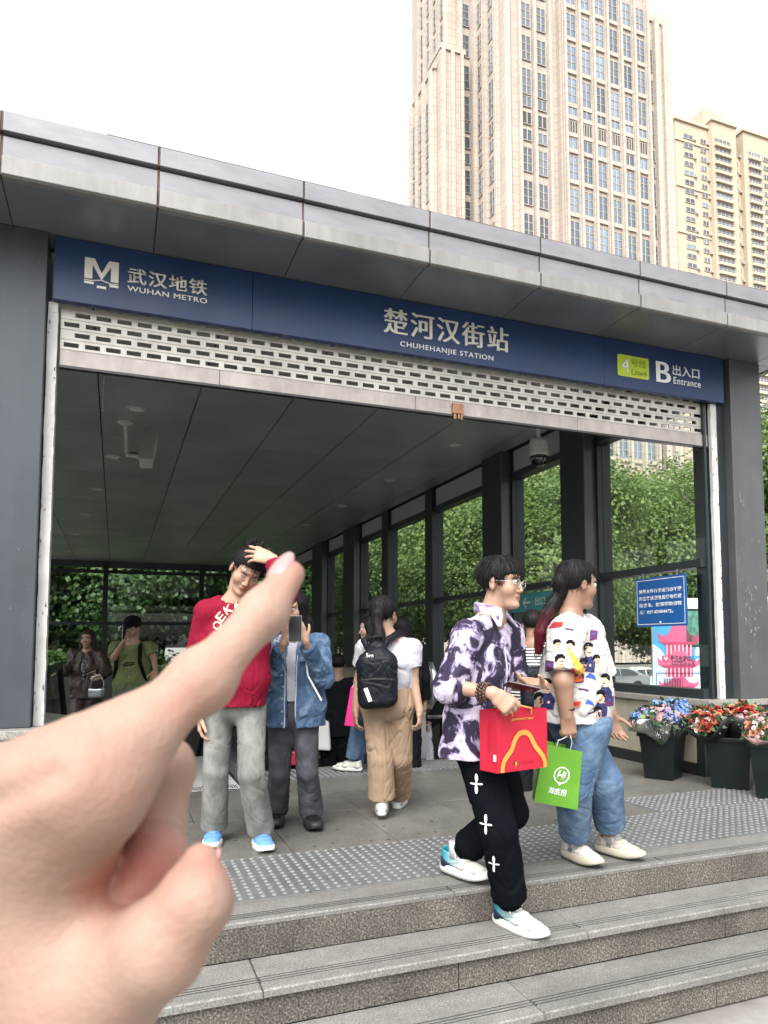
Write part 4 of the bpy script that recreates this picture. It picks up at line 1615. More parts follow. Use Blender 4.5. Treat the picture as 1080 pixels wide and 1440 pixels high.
def car(name, loc, rz, paint, label, group='cars on the street beyond the trees'):
    """side profile swept across the width with tumblehome; nose towards local -X"""
    e = empty(name, loc, rz, label=label, cat='car', group=group)
    prof = [(-2.28, .42), (-2.25, .62), (-2.05, .78), (-1.2, .92), (-.55, 1.3), (-.1, 1.44), (.75, 1.45), (1.3, 1.3), (1.85, 1.03), (2.2, .98), (2.3, .72), (2.26, .38), (1.75, .25), (-1.9, .25)]
    b = MB()
    n = len(prof)
    vs = []
    for (y, f) in ((-.9, 0), (-.86, 1), (.86, 1), (.9, 0)):
        for (x, z) in prof:
            inset = max(0, (z - .9) / .55) * .22
            s = (abs(y) - inset) * (1 if y > 0 else -1)
            sx = .985 if f == 0 else 1.0
            vs.append((x * sx, s if f else s * .985, z))
    fs = [tuple(range(n)), tuple(range(4 * n - 1, 3 * n - 1, -1))]
    for k in range(3):
        fs += [(k * n + i, k * n + n + i, k * n + n + (i + 1) % n, k * n + (i + 1) % n) for i in range(n)]
    b.add(vs, fs)
    b.build('body', paint, e, world=False, bevel=.03)
    for sgn in (-1, 1):
        for (poly) in ([(-.98, .97), (-.5, 1.28), (-.12, 1.38), (.2, 1.385), (.2, .96)], [(.26, .96), (.26, 1.385), (.72, 1.385), (1.15, 1.27), (1.5, 1.06), (1.3, .98)]):
            w = MB()
            q = []
            for (x, z) in poly:
                q.append((x, sgn * (.905 - max(0, (z - .9) / .55) * .22), z))
            w.add(q + [(x, y - sgn * .05, z) for (x, y, z) in q], [tuple(range(len(q))), tuple(range(2 * len(q) - 1, len(q) - 1, -1))] + [(i, (i + 1) % len(q), len(q) + (i + 1) % len(q), len(q) + i) for i in range(len(q))])
            w.build('window', m_cglass, e, world=False)
        for x in (-1.42, 1.36):
            wh = MB().lathe((x, sgn * .9, .32), [(.2, -.12), (.31, -.11), (.325, -.06), (.325, .06), (.31, .1), (.2, .105)], 20, (0, -sgn * -1, 0)).build('wheel', m_tyre, e, world=False)
            r_ = MB().lathe((x, sgn * .912, .32), [(.205, 0), (.2, .03), (.05, .045)], 16, (0, sgn, 0))
            r_.build('rim', m_rim, wh, world=False)
        MB().obox((-2.14, sgn * .66, .68), (1, 0, 0), (0, 1, 0), (0, 0, 1), .12, .17, .07).build('headlight', m_lamp, e, world=False, bevel=.03)
        MB().obox((2.2, sgn * .66, .86), (1, 0, 0), (0, 1, 0), (0, 0, 1), .09, .2, .08).build('tail_light', m_red, e, world=False, bevel=.03)
        MB().obox((-.85, sgn * 1.0, 1.0), (1, 0, 0), (0, 1, 0), (0, 0, 1), .07, .1, .06).build('mirror', paint, e, world=False, bevel=.02)
    for (poly) in ([(-1.16, .94), (-.58, 1.29)], [(1.33, 1.29), (1.82, 1.06)]):
        (xa, za), (xb, zb) = poly
        ya, yb_ = (.72, .62) if xa < 0 else (.62, .72)
        sft = .012
        MB().add([(xa - sft * (1 if xa < 0 else -1), -ya, za + .02), (xa - sft * (1 if xa < 0 else -1), ya, za + .02), (xb - sft * (1 if xa < 0 else -1), yb_, zb + .02), (xb - sft * (1 if xa < 0 else -1), -yb_, zb + .02),
                  (xa, -ya, za - .05), (xa, ya, za - .05), (xb, yb_, zb - .05), (xb, -yb_, zb - .05)],
                 [(0, 1, 2, 3), (7, 6, 5, 4), (0, 4, 5, 1), (1, 5, 6, 2), (2, 6, 7, 3), (3, 7, 4, 0)]).build('windscreen' if xa < 0 else 'rear_window', m_cglass, e, world=False)
    return e


def on_street(px, d):
    p = D(px, 906, d)
    return (p[0], p[1], gz(p[0], p[1]) + .02)


car('car', on_street(896, 50), -YAW + .12, m_carw, 'silver white saloon car seen through the glass beside the pagoda picture')
car('car', on_street(893, 58), -YAW - .05, m_carw2, 'white car parked behind the silver saloon', )
car('car', on_street(858, 47), -YAW + .25, m_carg, 'grey car nose just showing past the silver saloon')
car('car', on_street(600, 52), -YAW + .2, m_carw2, 'white car far down the street past the backpack woman')

# the blood donation bus with the pink pagoda printed on its side
m_bus = M('white bus paint', (0.66, 0.66, 0.64), rough=0.3, coat=0.6, var=0.03)
m_bsky = M('sky blue print', (0.07, 0.33, 0.6), rough=0.35, var=0.1, vs=1.5)
m_bcloud = M('pale cloud print', (0.5, 0.6, 0.74), rough=0.4, var=0.08)
m_bpink = M('pink print', (0.6, 0.105, 0.22), rough=0.4, var=0.1, vs=3)
m_bpink2 = M('deep pink print', (0.45, 0.05, 0.13), rough=0.4, var=0.08)
m_bpink3 = M('light pink print', (0.82, 0.42, 0.52), rough=0.4, var=0.06)
m_bred = M('red heart print', (0.6, 0.03, 0.08), rough=0.4)
m_bink = M('dark plum lettering', (0.07, 0.02, 0.05), rough=0.5)
m_bwin = M('green bus window', (0.10, 0.24, 0.19), rough=0.15, spec=0.7, var=0.5, vs=9)
pA, pB = D(918, 906, 17.0), D(1013, 906, 16.4)
bux = unit((pB - pA) * [1, 1, 0])
buz = np.array([0, 0, 1.0])
buy = np.cross(buz, bux)                                  # away from the viewer
bL = float(np.linalg.norm((pB - pA)[:2]))
borg = np.array([pA[0], pA[1], gz(pA[0], pA[1])])
bus = empty('bus', borg, label='white blood donation bus with pink pagoda picture behind the glass', cat='bus')
BH = 2.17 - borg[2]
Bm = lambda: MB()


def bbox_(x0, x1, y0, y1, z0, z1, mat, name, parent=None, bev=0.0):
    c = borg + bux * (x0 + x1) / 2 + buy * (y0 + y1) / 2 + buz * (z0 + z1) / 2
    return MB().obox(c, bux, buy, buz, (x1 - x0) / 2, (y1 - y0) / 2, (z1 - z0) / 2).build(name, mat, parent or bus, bevel=bev)


bbox_(-.05, 8.2, .02, 2.4, .35, BH, m_bus, 'body', bev=.09)
for x in (1.9, 6.6):
    c = borg + bux * x + buy * .14 + buz * .48
    wh = MB().lathe(c, [(.3, -.14), (.47, -.12), (.48, .1), (.3, .13)], 20, -buy).build('wheel', m_tyre, bus)
    MB().lathe(c - buy * .135, [(.28, 0), (.24, .03), (.08, .05)], 16, -buy).build('rim', m_rim, wh)


def bx_px(px, py):
    """metres along the bus side and above its ground for a pixel of the photograph"""
    v = ray(px, py)
    t = ((borg - CAM) @ buy) / (v @ buy)
    q = CAM + v * t - borg
    return float(q @ bux), float(q @ buz)


def bprint(pts, mat, name, k, sq=.84):
    pts = [(918 + (a - 918) * (sq if a < 1020 and k > 1.6 else 1), b) for a, b in pts]
    poly = [bx_px(*p) for p in pts]
    return MB().prism(poly, borg - buy * (.002 + .004 * k), bux, buz, buy, .003).build(name, mat, bus)


x1_ = bx_px(1013, 906)[0] + .1
(zlo, zhi) = (bx_px(960, 970)[1], bx_px(960, 878)[1])
bprint([(918, 969), (918, 879), (1030, 879), (1030, 973)], m_bsky, 'blue_print', 0)
bprint([(918, 969), (918, 905), (931, 915), (940, 930), (960, 935), (985, 925), (1030, 918), (1030, 973)], m_bcloud, 'cloud_print', 1)
bprint([(978, 914), (982, 903), (992, 899), (1001, 905), (1008, 915), (1030, 912), (1030, 922), (978, 922)], m_bcloud, 'cloud_print', 1.5)


def roof_shape(cx, y0, w, h):
    """curling eaves of one pagoda storey in pixels"""
    return [(cx - w, y0 - h * .5), (cx - w * .82, y0 - h * .12), (cx - w * .5, y0 - h * .28), (cx - w * .28, y0 - h), (cx + w * .28, y0 - h), (cx + w * .5, y0 - h * .28), (cx + w * .82, y0 - h * .12), (cx + w, y0 - h * .5),
            (cx + w * .93, y0 + h * .25), (cx + w * .68, y0 + h * .52), (cx - w * .68, y0 + h * .52), (cx - w * .93, y0 + h * .25)]


for (y0, w, h) in ((897, 36, 19), (931, 37, 15), (962, 34, 10)):
    bprint(roof_shape(962, y0, w, h), m_bpink, 'pagoda_roof_print', 3)
    bprint([(962 - w * .86, y0 + h * .3), (962 + w * .86, y0 + h * .3), (962 + w * .66, y0 + h * .5), (962 - w * .66, y0 + h * .5)], m_bpink2, 'eave_print', 4)
for (ya_, yb_) in ((907, 922), (939, 952)):
    bprint([(940, ya_), (985, ya_ - 1), (985, yb_), (940, yb_)], m_bpink2, 'storey_print', 2)
    for q in range(7):
        x = 941 + q * 6.6
        bprint([(x, ya_), (x + 2.4, ya_), (x + 2.4, yb_), (x, yb_)], m_bpink3, 'post_print', 2.6)
hx_, hz_ = bx_px(918 + 22 * .84, 926)
hp = []
for q in range(24):
    t = 2 * math.pi * q / 24
    hp.append((hx_ + .0052 * 16 * math.sin(t) ** 3, hz_ + .0062 * (13 * math.cos(t) - 5 * math.cos(2 * t) - 2 * math.cos(3 * t) - math.cos(4 * t))))
MB().prism(hp, borg - buy * .022, bux, buz, buy, .003).build('heart_print', m_bred, bus)
hp2 = [(hx_ + (x - hx_) * .6, hz_ + (z - hz_) * .6) for x, z in hp]
MB().prism(hp2, borg - buy * .026, bux, buz, buy, .003).build('heart_print', m_bpink3, bus)


def btext(s, px0, px1, pyt, pyb, mat):
    a = bx_px(918 + (px0 - 918) * .84, pyb)
    c = bx_px(918 + (px1 - 918) * .84, pyt)
    lettering(s, borg + bux * a[0] + buz * a[1] - buy * .025, bux, buz, mat, bus, c[0] - a[0], c[1] - a[1], extrude=.003, offset=.02)


btext('武汉血液中心', 948, 989, 921.5, 931.5, m_bink)
btext('WUHAN BLOOD CENTER', 949, 989, 932.5, 935.3, m_bink)
# window, service door and vent on the bus side
def bframe(px0, px1, pyt, pyb, mat, name, k=5):
    return bprint([(px0, pyb), (px0, pyt), (px1, pyt), (px1, pyb)], mat, name, k)


bframe(968, 1014, 856, 910, m_camdk, 'window_frame', 2)
bframe(974, 1009, 859, 907, m_bwin, 'window', 3)
bframe(918, 967, 852, 879, m_camdk, 'window', 1)
for q in range(11):
    x = 937 + q * 2.7
    bframe(x, x + 1.3, 954, 967, m_bink, 'vent_slot', 6)
for (a, b_, c, d_) in ((924, 1012, 946, 946.8), (924, 924.8, 946, 969), (1011, 1012, 946, 971), (968, 968.8, 946, 970)):
    bframe(a, b_, c, d_, m_bink, 'door_seam', 6)

# street lamp behind the trees and a thin pole at the right edge
lp = D(1066, 560, 24.0)
lpo = empty('street_lamp', (lp[0] + 2.2, lp[1] - .6, gz(lp[0], lp[1])), label='pale street lamp with a long arm behind the right pillar', cat='street lamp')
MB().tube([(lp[0] + 2.2, lp[1] - .6, gz(lp[0], lp[1])), (lp[0] + 2.2, lp[1] - .6, 6.5)], [.09, .06], 10).build('pole', m_steel, lpo)
MB().tube([(lp[0] + 2.2, lp[1] - .6, 6.4), D(1078, 578, 23.8), D(1062, 570, 24)], [.05, .04, .03], 8).build('arm', m_white, lpo)
MB().obox(D(1064, 571, 24), RGT, FWD, UPV, .3, .1, .05).build('lamp_head', m_white, lpo, bevel=.02)
# ================================================================== people: one skin surface each, clothing and hair as parts
RH = unit(RGT * [1, 1, 0])
FH = unit(FWD * [1, 1, 0])
UP = np.array([0, 0, 1.0])


def dv(right, away, up=0.0):
    """direction in plan: to the right of the photograph, away from the camera, upwards"""
    return unit(RH * right + FH * away + UP * up)


m_skin = M('skin', (0.39, 0.237, 0.165), rough=0.48, var=0.06, vs=14, tint=True, sub=0.12, bump=0.02, bs=160)
m_skin2 = M('tanned skin', (0.28, 0.162, 0.11), rough=0.5, var=0.06, vs=14, tint=True, sub=0.1, bump=0.02, bs=160)
m_hair = M('black hair', (0.009, 0.008, 0.009), rough=0.6, var=0.3, vs=40, spec=0.18, tint=True)
m_hairb = M('dark brown hair', (0.035, 0.017, 0.011), rough=0.5, var=0.3, vs=40, spec=0.3, tint=True)
m_eye = M('eye white', (0.62, 0.6, 0.57), rough=0.2, var=0.02)
m_iris = M('dark iris', (0.012, 0.008, 0.006), rough=0.08, coat=1.0)
m_brow = M('eyebrow', (0.012, 0.01, 0.01), rough=0.7)
m_lip = M('lip line', (0.16, 0.05, 0.045), rough=0.5)
m_nailn = M('fingernail', (0.72, 0.45, 0.4), rough=0.25, var=0.03)


class Human:
    def __init__(s, label, d0, J, fw, face, up=None, k=1.0, h=.007, skin=None, base=None, group=None, floor_z=0.0):
        s.k, s.h, s.fw, s.skin = k, h, unit(fw), skin or m_skin
        s.J = {n: (p if isinstance(p, np.ndarray) else D(p[0], p[1], d0 + (p[2] if len(p) > 2 else 0))) for n, p in J.items()}
        J = s.J
        s.xr = unit(np.cross(s.fw, UP))                    # the person's own right
        s.hf = unit(face)
        u = np.asarray(up if up is not None else UP, float)
        s.hx = unit(np.cross(s.hf, u))
        s.hu = np.cross(s.hx, s.hf)
        s.X = np.stack([s.hx, s.hf, s.hu])
        if base is None:
            m = (J['AR'] + J['AL']) / 2 if 'AR' in J else J['P']
            base = (m[0], m[1], floor_z)
        s.root = empty('person', base, label=label, cat='person', group=group)
        s.Sm = (J['SR'] + J['SL']) / 2
        s.prims = []
        s.tints = []

    def w(s, x, y, z):
        return s.J['H'] + (s.hx * x + s.hf * y + s.hu * z) * s.k

    # ---- skin
    def head(s, jaw=1.0, nose=1.0, ears=True, chin=1.0):
        k, w, X = s.k, s.w, s.X
        A = s.prims.append
        A(('+', El(w(0, -.014, .035), np.array([.074, .092, .082]) * k, X), .0))
        A(('+', Ec(w(0, .03, -.02), w(0, .047, -.088), (.061 * k * jaw, .054 * k), (.037 * k * jaw, .033 * k), s.hx), .02 * k))
        for sg in (-1, 1):
            A(('+', El(w(.037 * sg, .05, -.03), np.array([.028 * jaw, .03, .03]) * k, X), .02 * k))
            A(('-', El(w(.032 * sg, .1, .006), np.array([.021, .019, .012]) * k, X), .014 * k))
        A(('+', El(w(0, .068, .03), np.array([.05, .02, .012]) * k, X), .02 * k))
        A(('+', Ec(w(0, .08, .008), w(0, .0975 * nose, -.032), .0075 * k, .0105 * k), .008 * k))
        for sg in (-1, 1):
            A(('+', El(w(.012 * sg, .09, -.038), .0085 * k), .006 * k))
        A(('+', El(w(0, .0805, -.06), np.array([.023, .011, .007]) * k, X), .008 * k))
        A(('+', El(w(0, .079, -.073), np.array([.019, .011, .007]) * k, X), .007 * k))
        A(('+', El(w(0, .072, -.1), np.array([.022, .018, .016]) * k * chin, X), .014 * k))
        if ears:
            for sg in (-1, 1):
                A(('+', El(w(.077 * sg, -.012, -.008), np.array([.010, .018, .031]) * k, X), .006 * k))
                A(('-', El(w(.088 * sg, -.008, -.004), np.array([.007, .009, .017]) * k, X), .004 * k))
        A(('+', Ec(w(0, -.02, -.05), lerp(s.J['N'], w(0, -.02, -.05), .0), .052 * k, .056 * k), .02 * k))
        A(('+', Ec(s.J['N'], lerp(s.J['SR'], s.J['N'], .3), .05 * k, .045 * k), .04 * k))
        A(('+', Ec(s.J['N'], lerp(s.J['SL'], s.J['N'], .3), .05 * k, .045 * k), .04 * k))
        return s

    def limbs(s, arm=1.0, leg=1.0, hands=True, legs=True):
        J, k = s.J, s.k
        A = s.prims.append
        hw = np.linalg.norm(J['SR'] - J['SL']) / 2
        A(('+', Ec(s.Sm - UP * .06 * k, J['P'], (hw * .66, .066 * k), (hw * .7, .072 * k), s.xr), .03 * k))
        for q in 'RL':
            A(('+', Ec(J['S' + q], J['E' + q], .046 * k * arm, .038 * k * arm), .02 * k))
            A(('+', Ec(J['E' + q], J['W' + q], .038 * k * arm, .026 * k * arm), .015 * k))
            if legs:
                sg = 1 if q == 'R' else -1
                hip = J['P'] + s.xr * sg * .085 * k
                A(('+', Ec(hip, J['K' + q], .078 * k * leg, .052 * k * leg), .03 * k))
                A(('+', Ec(J['K' + q], lerp(J['K' + q], J['A' + q], .35), .052 * k * leg, .055 * k * leg), .02 * k))
                A(('+', Ec(lerp(J['K' + q], J['A' + q], .35), J['A' + q], .055 * k * leg, .034 * k * leg), .02 * k))
        return s

    def hand(s, q, d, pn, curl=(.3, .3, .35, .4, .3), spread=.06, size=1.0, thumb=(.75, .6, .25), reach=.0):
        """five fingers from wrist q: d towards the fingers, pn out of the palm; curl per finger (index .. little, thumb)"""
        k = s.k * size
        W = s.J['W' + q]
        y = unit(d)
        z = unit(np.asarray(pn) - y * (np.asarray(pn) @ y))
        x = np.cross(y, z)
        t = 1 if q == 'R' else -1
        P = lambda a, b, c: W + (x * a * t + y * b + z * c) * k
        A = s.prims.append
        A(('+', Ec(W - y * .01 * k, P(0, .03, 0), (.027 * k, .019 * k), (.034 * k, .017 * k), x), .012 * k))
        A(('+', Ec(P(0, .03, 0), P(-.002, .085, .002), (.036 * k, .016 * k), (.04 * k, .0125 * k), x), .012 * k))
        s.tips = {}
        for i, (bx, ln, r) in enumerate(((.03, .074, .0092), (.0105, .083, .0095), (-.0105, .077, .009), (-.03, .06, .0078))):
            p = P(bx, .086 - abs(i - 1) * .003, .001)
            ang = 0.0
            side = spread * (1.5 - i) * t
            for j, fr in enumerate((.45, .31, .24)):
                ang += curl[i] * (1.0, 1.15, .8)[j]
                v = y * math.cos(ang) + z * math.sin(ang) + x * side * math.cos(ang)
                p2 = p + unit(v) * ln * fr * k
                A(('+', Ec(p, p2, r * k * (1 - .07 * j), r * k * (1 - .07 * (j + 1))), .004 * k if j else .008 * k))
                p = p2
            s.tips[i] = p
        a, b, c = thumb
        p = P(.022, .022, .004)
        v = unit(x * t * a + y * b + z * c)
        p2 = p + v * .04 * k
        A(('+', Ec(p, p2, .0145 * k, .0115 * k), .01 * k))
        v2 = unit(v + (y * .9 + z * .25 - x * t * .25) * curl[4])
        p3 = p2 + v2 * .031 * k
        A(('+', Ec(p2, p3, .0112 * k, .0098 * k), .004 * k))
        v3 = unit(v2 + (y * .6 + z * .3 - x * t * .5) * curl[4])
        A(('+', Ec(p3, p3 + v3 * .024 * k, .0098 * k, .0078 * k), .003 * k))
        return s

    def skin_mesh(s, h=None):
        h = h or s.h
        lo = np.min([p[1].lo for p in s.prims if p[0] == '+'], 0)
        hi = np.max([p[1].hi for p in s.prims if p[0] == '+'], 0)
        v = Vol(lo, hi, h)
        for op, p, k in s.prims:
            (v.add if op == '+' else v.cut)(p, k)
        V, Q = v.net()
        me = np_mesh('body', V, Q)
        T = np.ones((len(V), 3))
        L = (V - s.J['H']) @ s.X.T / s.k

        def blob(c, r, col, soft=.5):
            q = np.sqrt((((L - np.array(c)) / np.array(r)) ** 2).sum(1))
            m = np.clip((1.25 - q) / soft, 0, 1)[:, None]
            T[:] = T * (1 - m) + T * np.array(col) * m
        blob((0, .088, -.062), (.023, .016, .0055), (.86, .52, .5))
        blob((0, .086, -.072), (.02, .016, .0055), (.84, .5, .48))
        for sg in (-1, 1):
            blob((.045 * sg, .07, -.03), (.024, .03, .02), (1.0, .9, .88), .9)
            blob((.008 * sg, .1, -.045), (.005, .007, .004), (.4, .28, .26))
            blob((.08 * sg, -.01, -.005), (.02, .022, .034), (1.0, .86, .82), .9)
        set_tint(me, T)
        o = wlink('body', me, s.root, s.skin)
        return o

    def face(s, gaze=0.0, closed=False, smile=0.0):
        k, w = s.k, s.w
        b, ir, br, li = MB(), MB(), MB(), MB()
        for sg in (-1, 1):
            c = (.032 * sg, .0755, .004)
            b.ball(w(*c), .0125 * k, 10, 8)
            if not closed:
                ir.ball(w(c[0] + gaze * .004, c[1] + .0078, c[2] - .0005), .0058 * k, 8, 6)
            br.tube([w(.017 * sg, .0915, .0185), w(.028 * sg, .0925, .0225), (w(.042 * sg, .084, .0235)), w(.052 * sg, .072, .018)], [.0022 * k, .0032 * k, .0028 * k, .001 * k], 6)
            zz = .0095 if not closed else .001
            br.tube([w(.0185 * sg, .0862, .0025), w(.025 * sg, .0892, zz), w(.034 * sg, .0885, zz + .0012), w(.0415 * sg, .0835, .005), w(.046 * sg, .0775, .002)], [.0008 * k, .0017 * k, .0018 * k, .0015 * k, .0007 * k], 5)
        li.tube([w(-.021, .0835, -.0668 + smile), w(-.01, .0885, -.0662), w(0, .0902, -.0668), w(.01, .0885, -.0662), w(.021, .0835, -.0668 + smile)], [.0006 * k, .0014 * k, .0014 * k, .0014 * k, .0006 * k], 5)
        if not closed:
            b.build('eyeball', m_eye, s.root, True)
            ir.build('iris', m_iris, s.root, True)
        br.build('eyebrow', m_brow, s.root, True)
        li.build('mouth_line', m_lip, s.root, True)

    # ---- hair
    def hair(s, style, mat=None, h=None, seed=1, tail=None, tint_fn=None, strands=0):
        k, w, X = s.k, s.w, s.X
        h = h or s.h * .85
        pts = [w(0, 0, 0)] + [np.asarray(p[0]) for p in (tail or [])]
        v = Vol(np.min(pts, 0) - .17 * k, np.max(pts, 0) + .17 * k, h)
        n = np.array
        if style == 'bowl':
            v.add(El(w(0, -.016, .044), n([.088, .106, .088]) * k, X))
            v.cut(Bx(w(0, .125, -.045), n([.12, .085, .083]) * k, X, .02 * k), .012 * k)
            v.cut(Bx(w(0, .065, -.09), n([.12, .085, .1]) * k, X, .02 * k), .01 * k)
            v.cut(Bx(w(0, -.1, -.155), n([.14, .14, .1]) * k, X, .02 * k), .012 * k)
            for sg in (-1, 1):
                v.cut(El(w(.088 * sg, -.01, -.01), n([.02, .026, .036]) * k, X), .006 * k)
        elif style == 'spiky':
            v.add(El(w(0, -.016, .05), n([.086, .104, .086]) * k, X))
            for i in range(16):
                a = i * 2.4
                r = .035 + .045 * ((i * 7) % 5) / 5
                v.add(Ec(w(r * math.cos(a), -.02 + r * math.sin(a), .115), w(r * 1.25 * math.cos(a), -.02 + r * 1.2 * math.sin(a), .148 + .01 * (i % 3)), .02 * k, .006 * k), .015 * k)
            v.cut(Bx(w(0, .125, -.045), n([.12, .085, .103]) * k, X, .02 * k), .012 * k)
            v.cut(Bx(w(0, .06, -.09), n([.12, .085, .1]) * k, X, .02 * k), .01 * k)
            v.cut(Bx(w(0, -.1, -.15), n([.14, .14, .1]) * k, X, .02 * k), .012 * k)
        elif style == 'short':
            v.add(El(w(0, -.018, .043), n([.084, .102, .085]) * k, X))
            v.cut(Bx(w(0, .125, -.03), n([.12, .085, .09]) * k, X, .02 * k), .012 * k)
            v.cut(Bx(w(0, .06, -.09), n([.12, .085, .1]) * k, X, .02 * k), .01 * k)
            v.cut(Bx(w(0, -.1, -.14), n([.14, .14, .1]) * k, X, .02 * k), .012 * k)
        elif style in ('tied', 'bob', 'long'):
            v.add(El(w(0, -.02, .04), n([.086, .106, .09]) * k, X))
            if style != 'tied':
                L = -.13 if style == 'bob' else -.26
                for sg in (-1, 1):
                    v.add(Ec(w(.06 * sg, -.02, .03), w(.078 * sg, -.02, L), (.035 * k, .06 * k), (.028 * k, .05 * k), s.hx), .03 * k)
                v.add(Ec(w(0, -.075, .03), w(0, -.085, L), (.075 * k, .045 * k), (.075 * k, .03 * k), s.hx), .03 * k)
            v.cut(Bx(w(0, .118, -.05), n([.063 if style != 'tied' else .12, .09, .115]) * k, X, .03 * k), .014 * k)
            if style == 'tied':
                v.cut(Bx(w(0, .055, -.1), n([.13, .09, .1]) * k, X, .03 * k), .012 * k)
                v.cut(Bx(w(0, -.12, -.17), n([.14, .12, .1]) * k, X, .03 * k), .02 * k)
        if tail:
            for (a, ra), (b, rb) in zip(tail[:-1], tail[1:]):
                v.add(Ec(a, b, ra * k, rb * k), .012 * k)
        V, Q = v.net()
        N = vnormals(V, Q)
        L = (V - w(0, -.03, .11)) @ X.T / k
        az = np.arctan2(L[:, 0], L[:, 1])
        rad = np.sqrt(L[:, 0] ** 2 + L[:, 1] ** 2)
        st = np.sin(az * 37 + 3 * np.sin(az * 5 + L[:, 2] * 14) + seed) + .7 * np.sin(az * 71 + L[:, 2] * 9 + seed * 2)
        V = V + N * (st * .0016 * np.clip(rad / .04, 0, 1) * k)[:, None]
        me = np_mesh('hair', V, Q)
        T = np.ones((len(V), 3))
        if tint_fn: T = tint_fn(V)
        set_tint(me, T)
        ho = wlink('hair', me, s.root, mat or m_hair)
        if strands:
            r = np.random.default_rng(seed)
            Nn = vnormals(V, Q)
            lo_n = len(V)
            b = MB()
            tn = []
            crown = w(0, -.03, .13)
            for i in r.integers(0, lo_n, strands):
                p = V[i].copy()
                nn = Nn[i]
                L = r.uniform(.03, .065) * k
                pts = []
                for q in range(4):
                    fl = unit(p - crown) * .8 - s.hu * 1.0 + r.normal(size=3) * .12
                    fl = unit(fl - nn * (fl @ nn))
                    lift = (.0012, .0022, .003, .0035 + r.uniform(0, .004) * (style == 'spiky'))[q] * k
                    pts.append(p + nn * lift)
                    p = p + fl * L / 3
                b.tube(pts, [.0010 * k, .0013 * k, .001 * k, .0003 * k], 3, cap=False)
                tn += [1 + .9 * r.random() ** 3] * 12
            me2 = b.mesh('strands', True)
            tcol = np.array(tn)[:, None] * np.ones(3)
            if tint_fn: tcol = tint_fn(np.array(b.v)) * tcol
            set_tint(me2, tcol)
            tag(wlink('strands', me2, ho, mat or m_hair), kind='stuff')
        s.hairv = V
        return ho

    # ---- clothing
    def top(s, name, mat, hem, chest, waist, hemr, sleeve, sr, amp=.008, freq=(9, 9, 6), seed=3, neck=.062, opened=None, k2=.03, extra=None, h=None, flat_hem=True, tint_fn=None, slope=.05, cuts=None):
        """torso shell from neck to hem with two sleeves. sleeve = (right, left) reach, 1 = elbow, 2 = wrist"""
        J, k = s.J, s.k
        h = h or s.h
        Sm = s.Sm
        hw = np.linalg.norm(J['SR'] - J['SL']) / 2
        hem = np.asarray(hem)
        dn = unit(hem - Sm)
        pts = [J['N'] + UP * .05, hem, J['SR'], J['SL']] + [J[a + q] for a in 'EW' for q in 'RL']
        v = Vol(np.min(pts, 0) - .26 * k, np.max(pts, 0) + .26 * k, h)
        x = unit(J['SR'] - J['SL'])
        c1, c2 = lerp(Sm, hem, .32), lerp(Sm, hem, .7)
        v.add(Ec(Sm + dn * .05, c1, (hw * .84, chest[1] * .8), chest, x))
        v.add(Ec(c1, c2, chest, waist, x), .04 * k)
        v.add(Ec(c2, hem + dn * .06, waist, hemr, x), .04 * k)
        for q in 'RL':
            v.add(Ec(J['N'] - UP * .012 * k, J['S' + q], slope * k, sr[0] * .9), .03 * k)
        if flat_hem:
            v.plane(hem, unit(dn * .4 - UP))
        for i, q in enumerate('RL'):
            sl = sleeve[i]
            S_, E_, W_ = J['S' + q], J['E' + q], J['W' + q]
            sv = []
            if sl <= 1:
                sv.append(Ec(S_, lerp(S_, E_, sl), sr[0], sr[1], flat=1))
            else:
                sv.append(Ec(S_, E_, sr[0], sr[1]))
                sv.append(Ec(E_, lerp(E_, W_, sl - 1), sr[1], sr[2], flat=1))
            for p in sv:
                v.add(p, k2 * k if p is sv[0] else .03 * k)
        if extra:
            for p, kk in extra: v.add(p, kk)
        if neck:
            v.cut(Ec(J['N'] - UP * .02 * k, J['N'] + (s.w(0, -.02, -.05) - J['N']) * 1.2 + UP * .05, neck * k, (neck + .02) * k), .01 * k)
        if opened:
            for p, kk in opened: v.cut(p, kk)
        if cuts:
            for p, kk in cuts: v.cut(p, kk)
        V, Q = v.net()
        N = vnormals(V, Q)
        V = folds(V, N, amp, freq, seed)
        me = np_mesh(name, V, Q)
        if tint_fn: set_tint(me, tint_fn(V, N))
        o = wlink(name, me, s.root, mat)
        return o, BVHTree.FromPolygons(V.tolist(), Q.tolist())

    def trousers(s, mat, waist, hip, thigh, knee, cuff, end=(1.0, 1.0), amp=.008, freq=(8, 8, 10), seed=5, top_at=None, name='trousers', hipw=.085, tint_fn=None, cuffcut=True, h=None):
        J, k = s.J, s.k
        h = h or s.h
        P = J['P']
        T = np.asarray(top_at) if top_at is not None else P + UP * .16 * k
        pts = [P, T, J['KR'], J['KL'], J['AR'], J['AL']]
        v = Vol(np.min(pts, 0) - .24 * k, np.max(pts, 0) + .24 * k, h)
        v.add(Ec(T, P, waist, hip, s.xr, 0))
        for i, q in enumerate('RL'):
            sg = 1 if q == 'R' else -1
            hp = P + s.xr * sg * hipw * k - UP * .03
            K_, A_ = J['K' + q], J['A' + q]
            v.add(Ec(hp, K_, thigh, knee), .025 * k)
            v.add(Ec(K_, K_ + (A_ - K_) * end[i], knee, cuff, flat=1), .01 * k)
        v.plane(T + UP * .01, UP)
        V, Q = v.net()
        N = vnormals(V, Q)
        V = folds(V, N, amp, freq, seed)
        me = np_mesh(name, V, Q)
        if tint_fn: set_tint(me, tint_fn(V, N))
        o = wlink(name, me, s.root, mat)
        return o, BVHTree.FromPolygons(V.tolist(), Q.tolist())

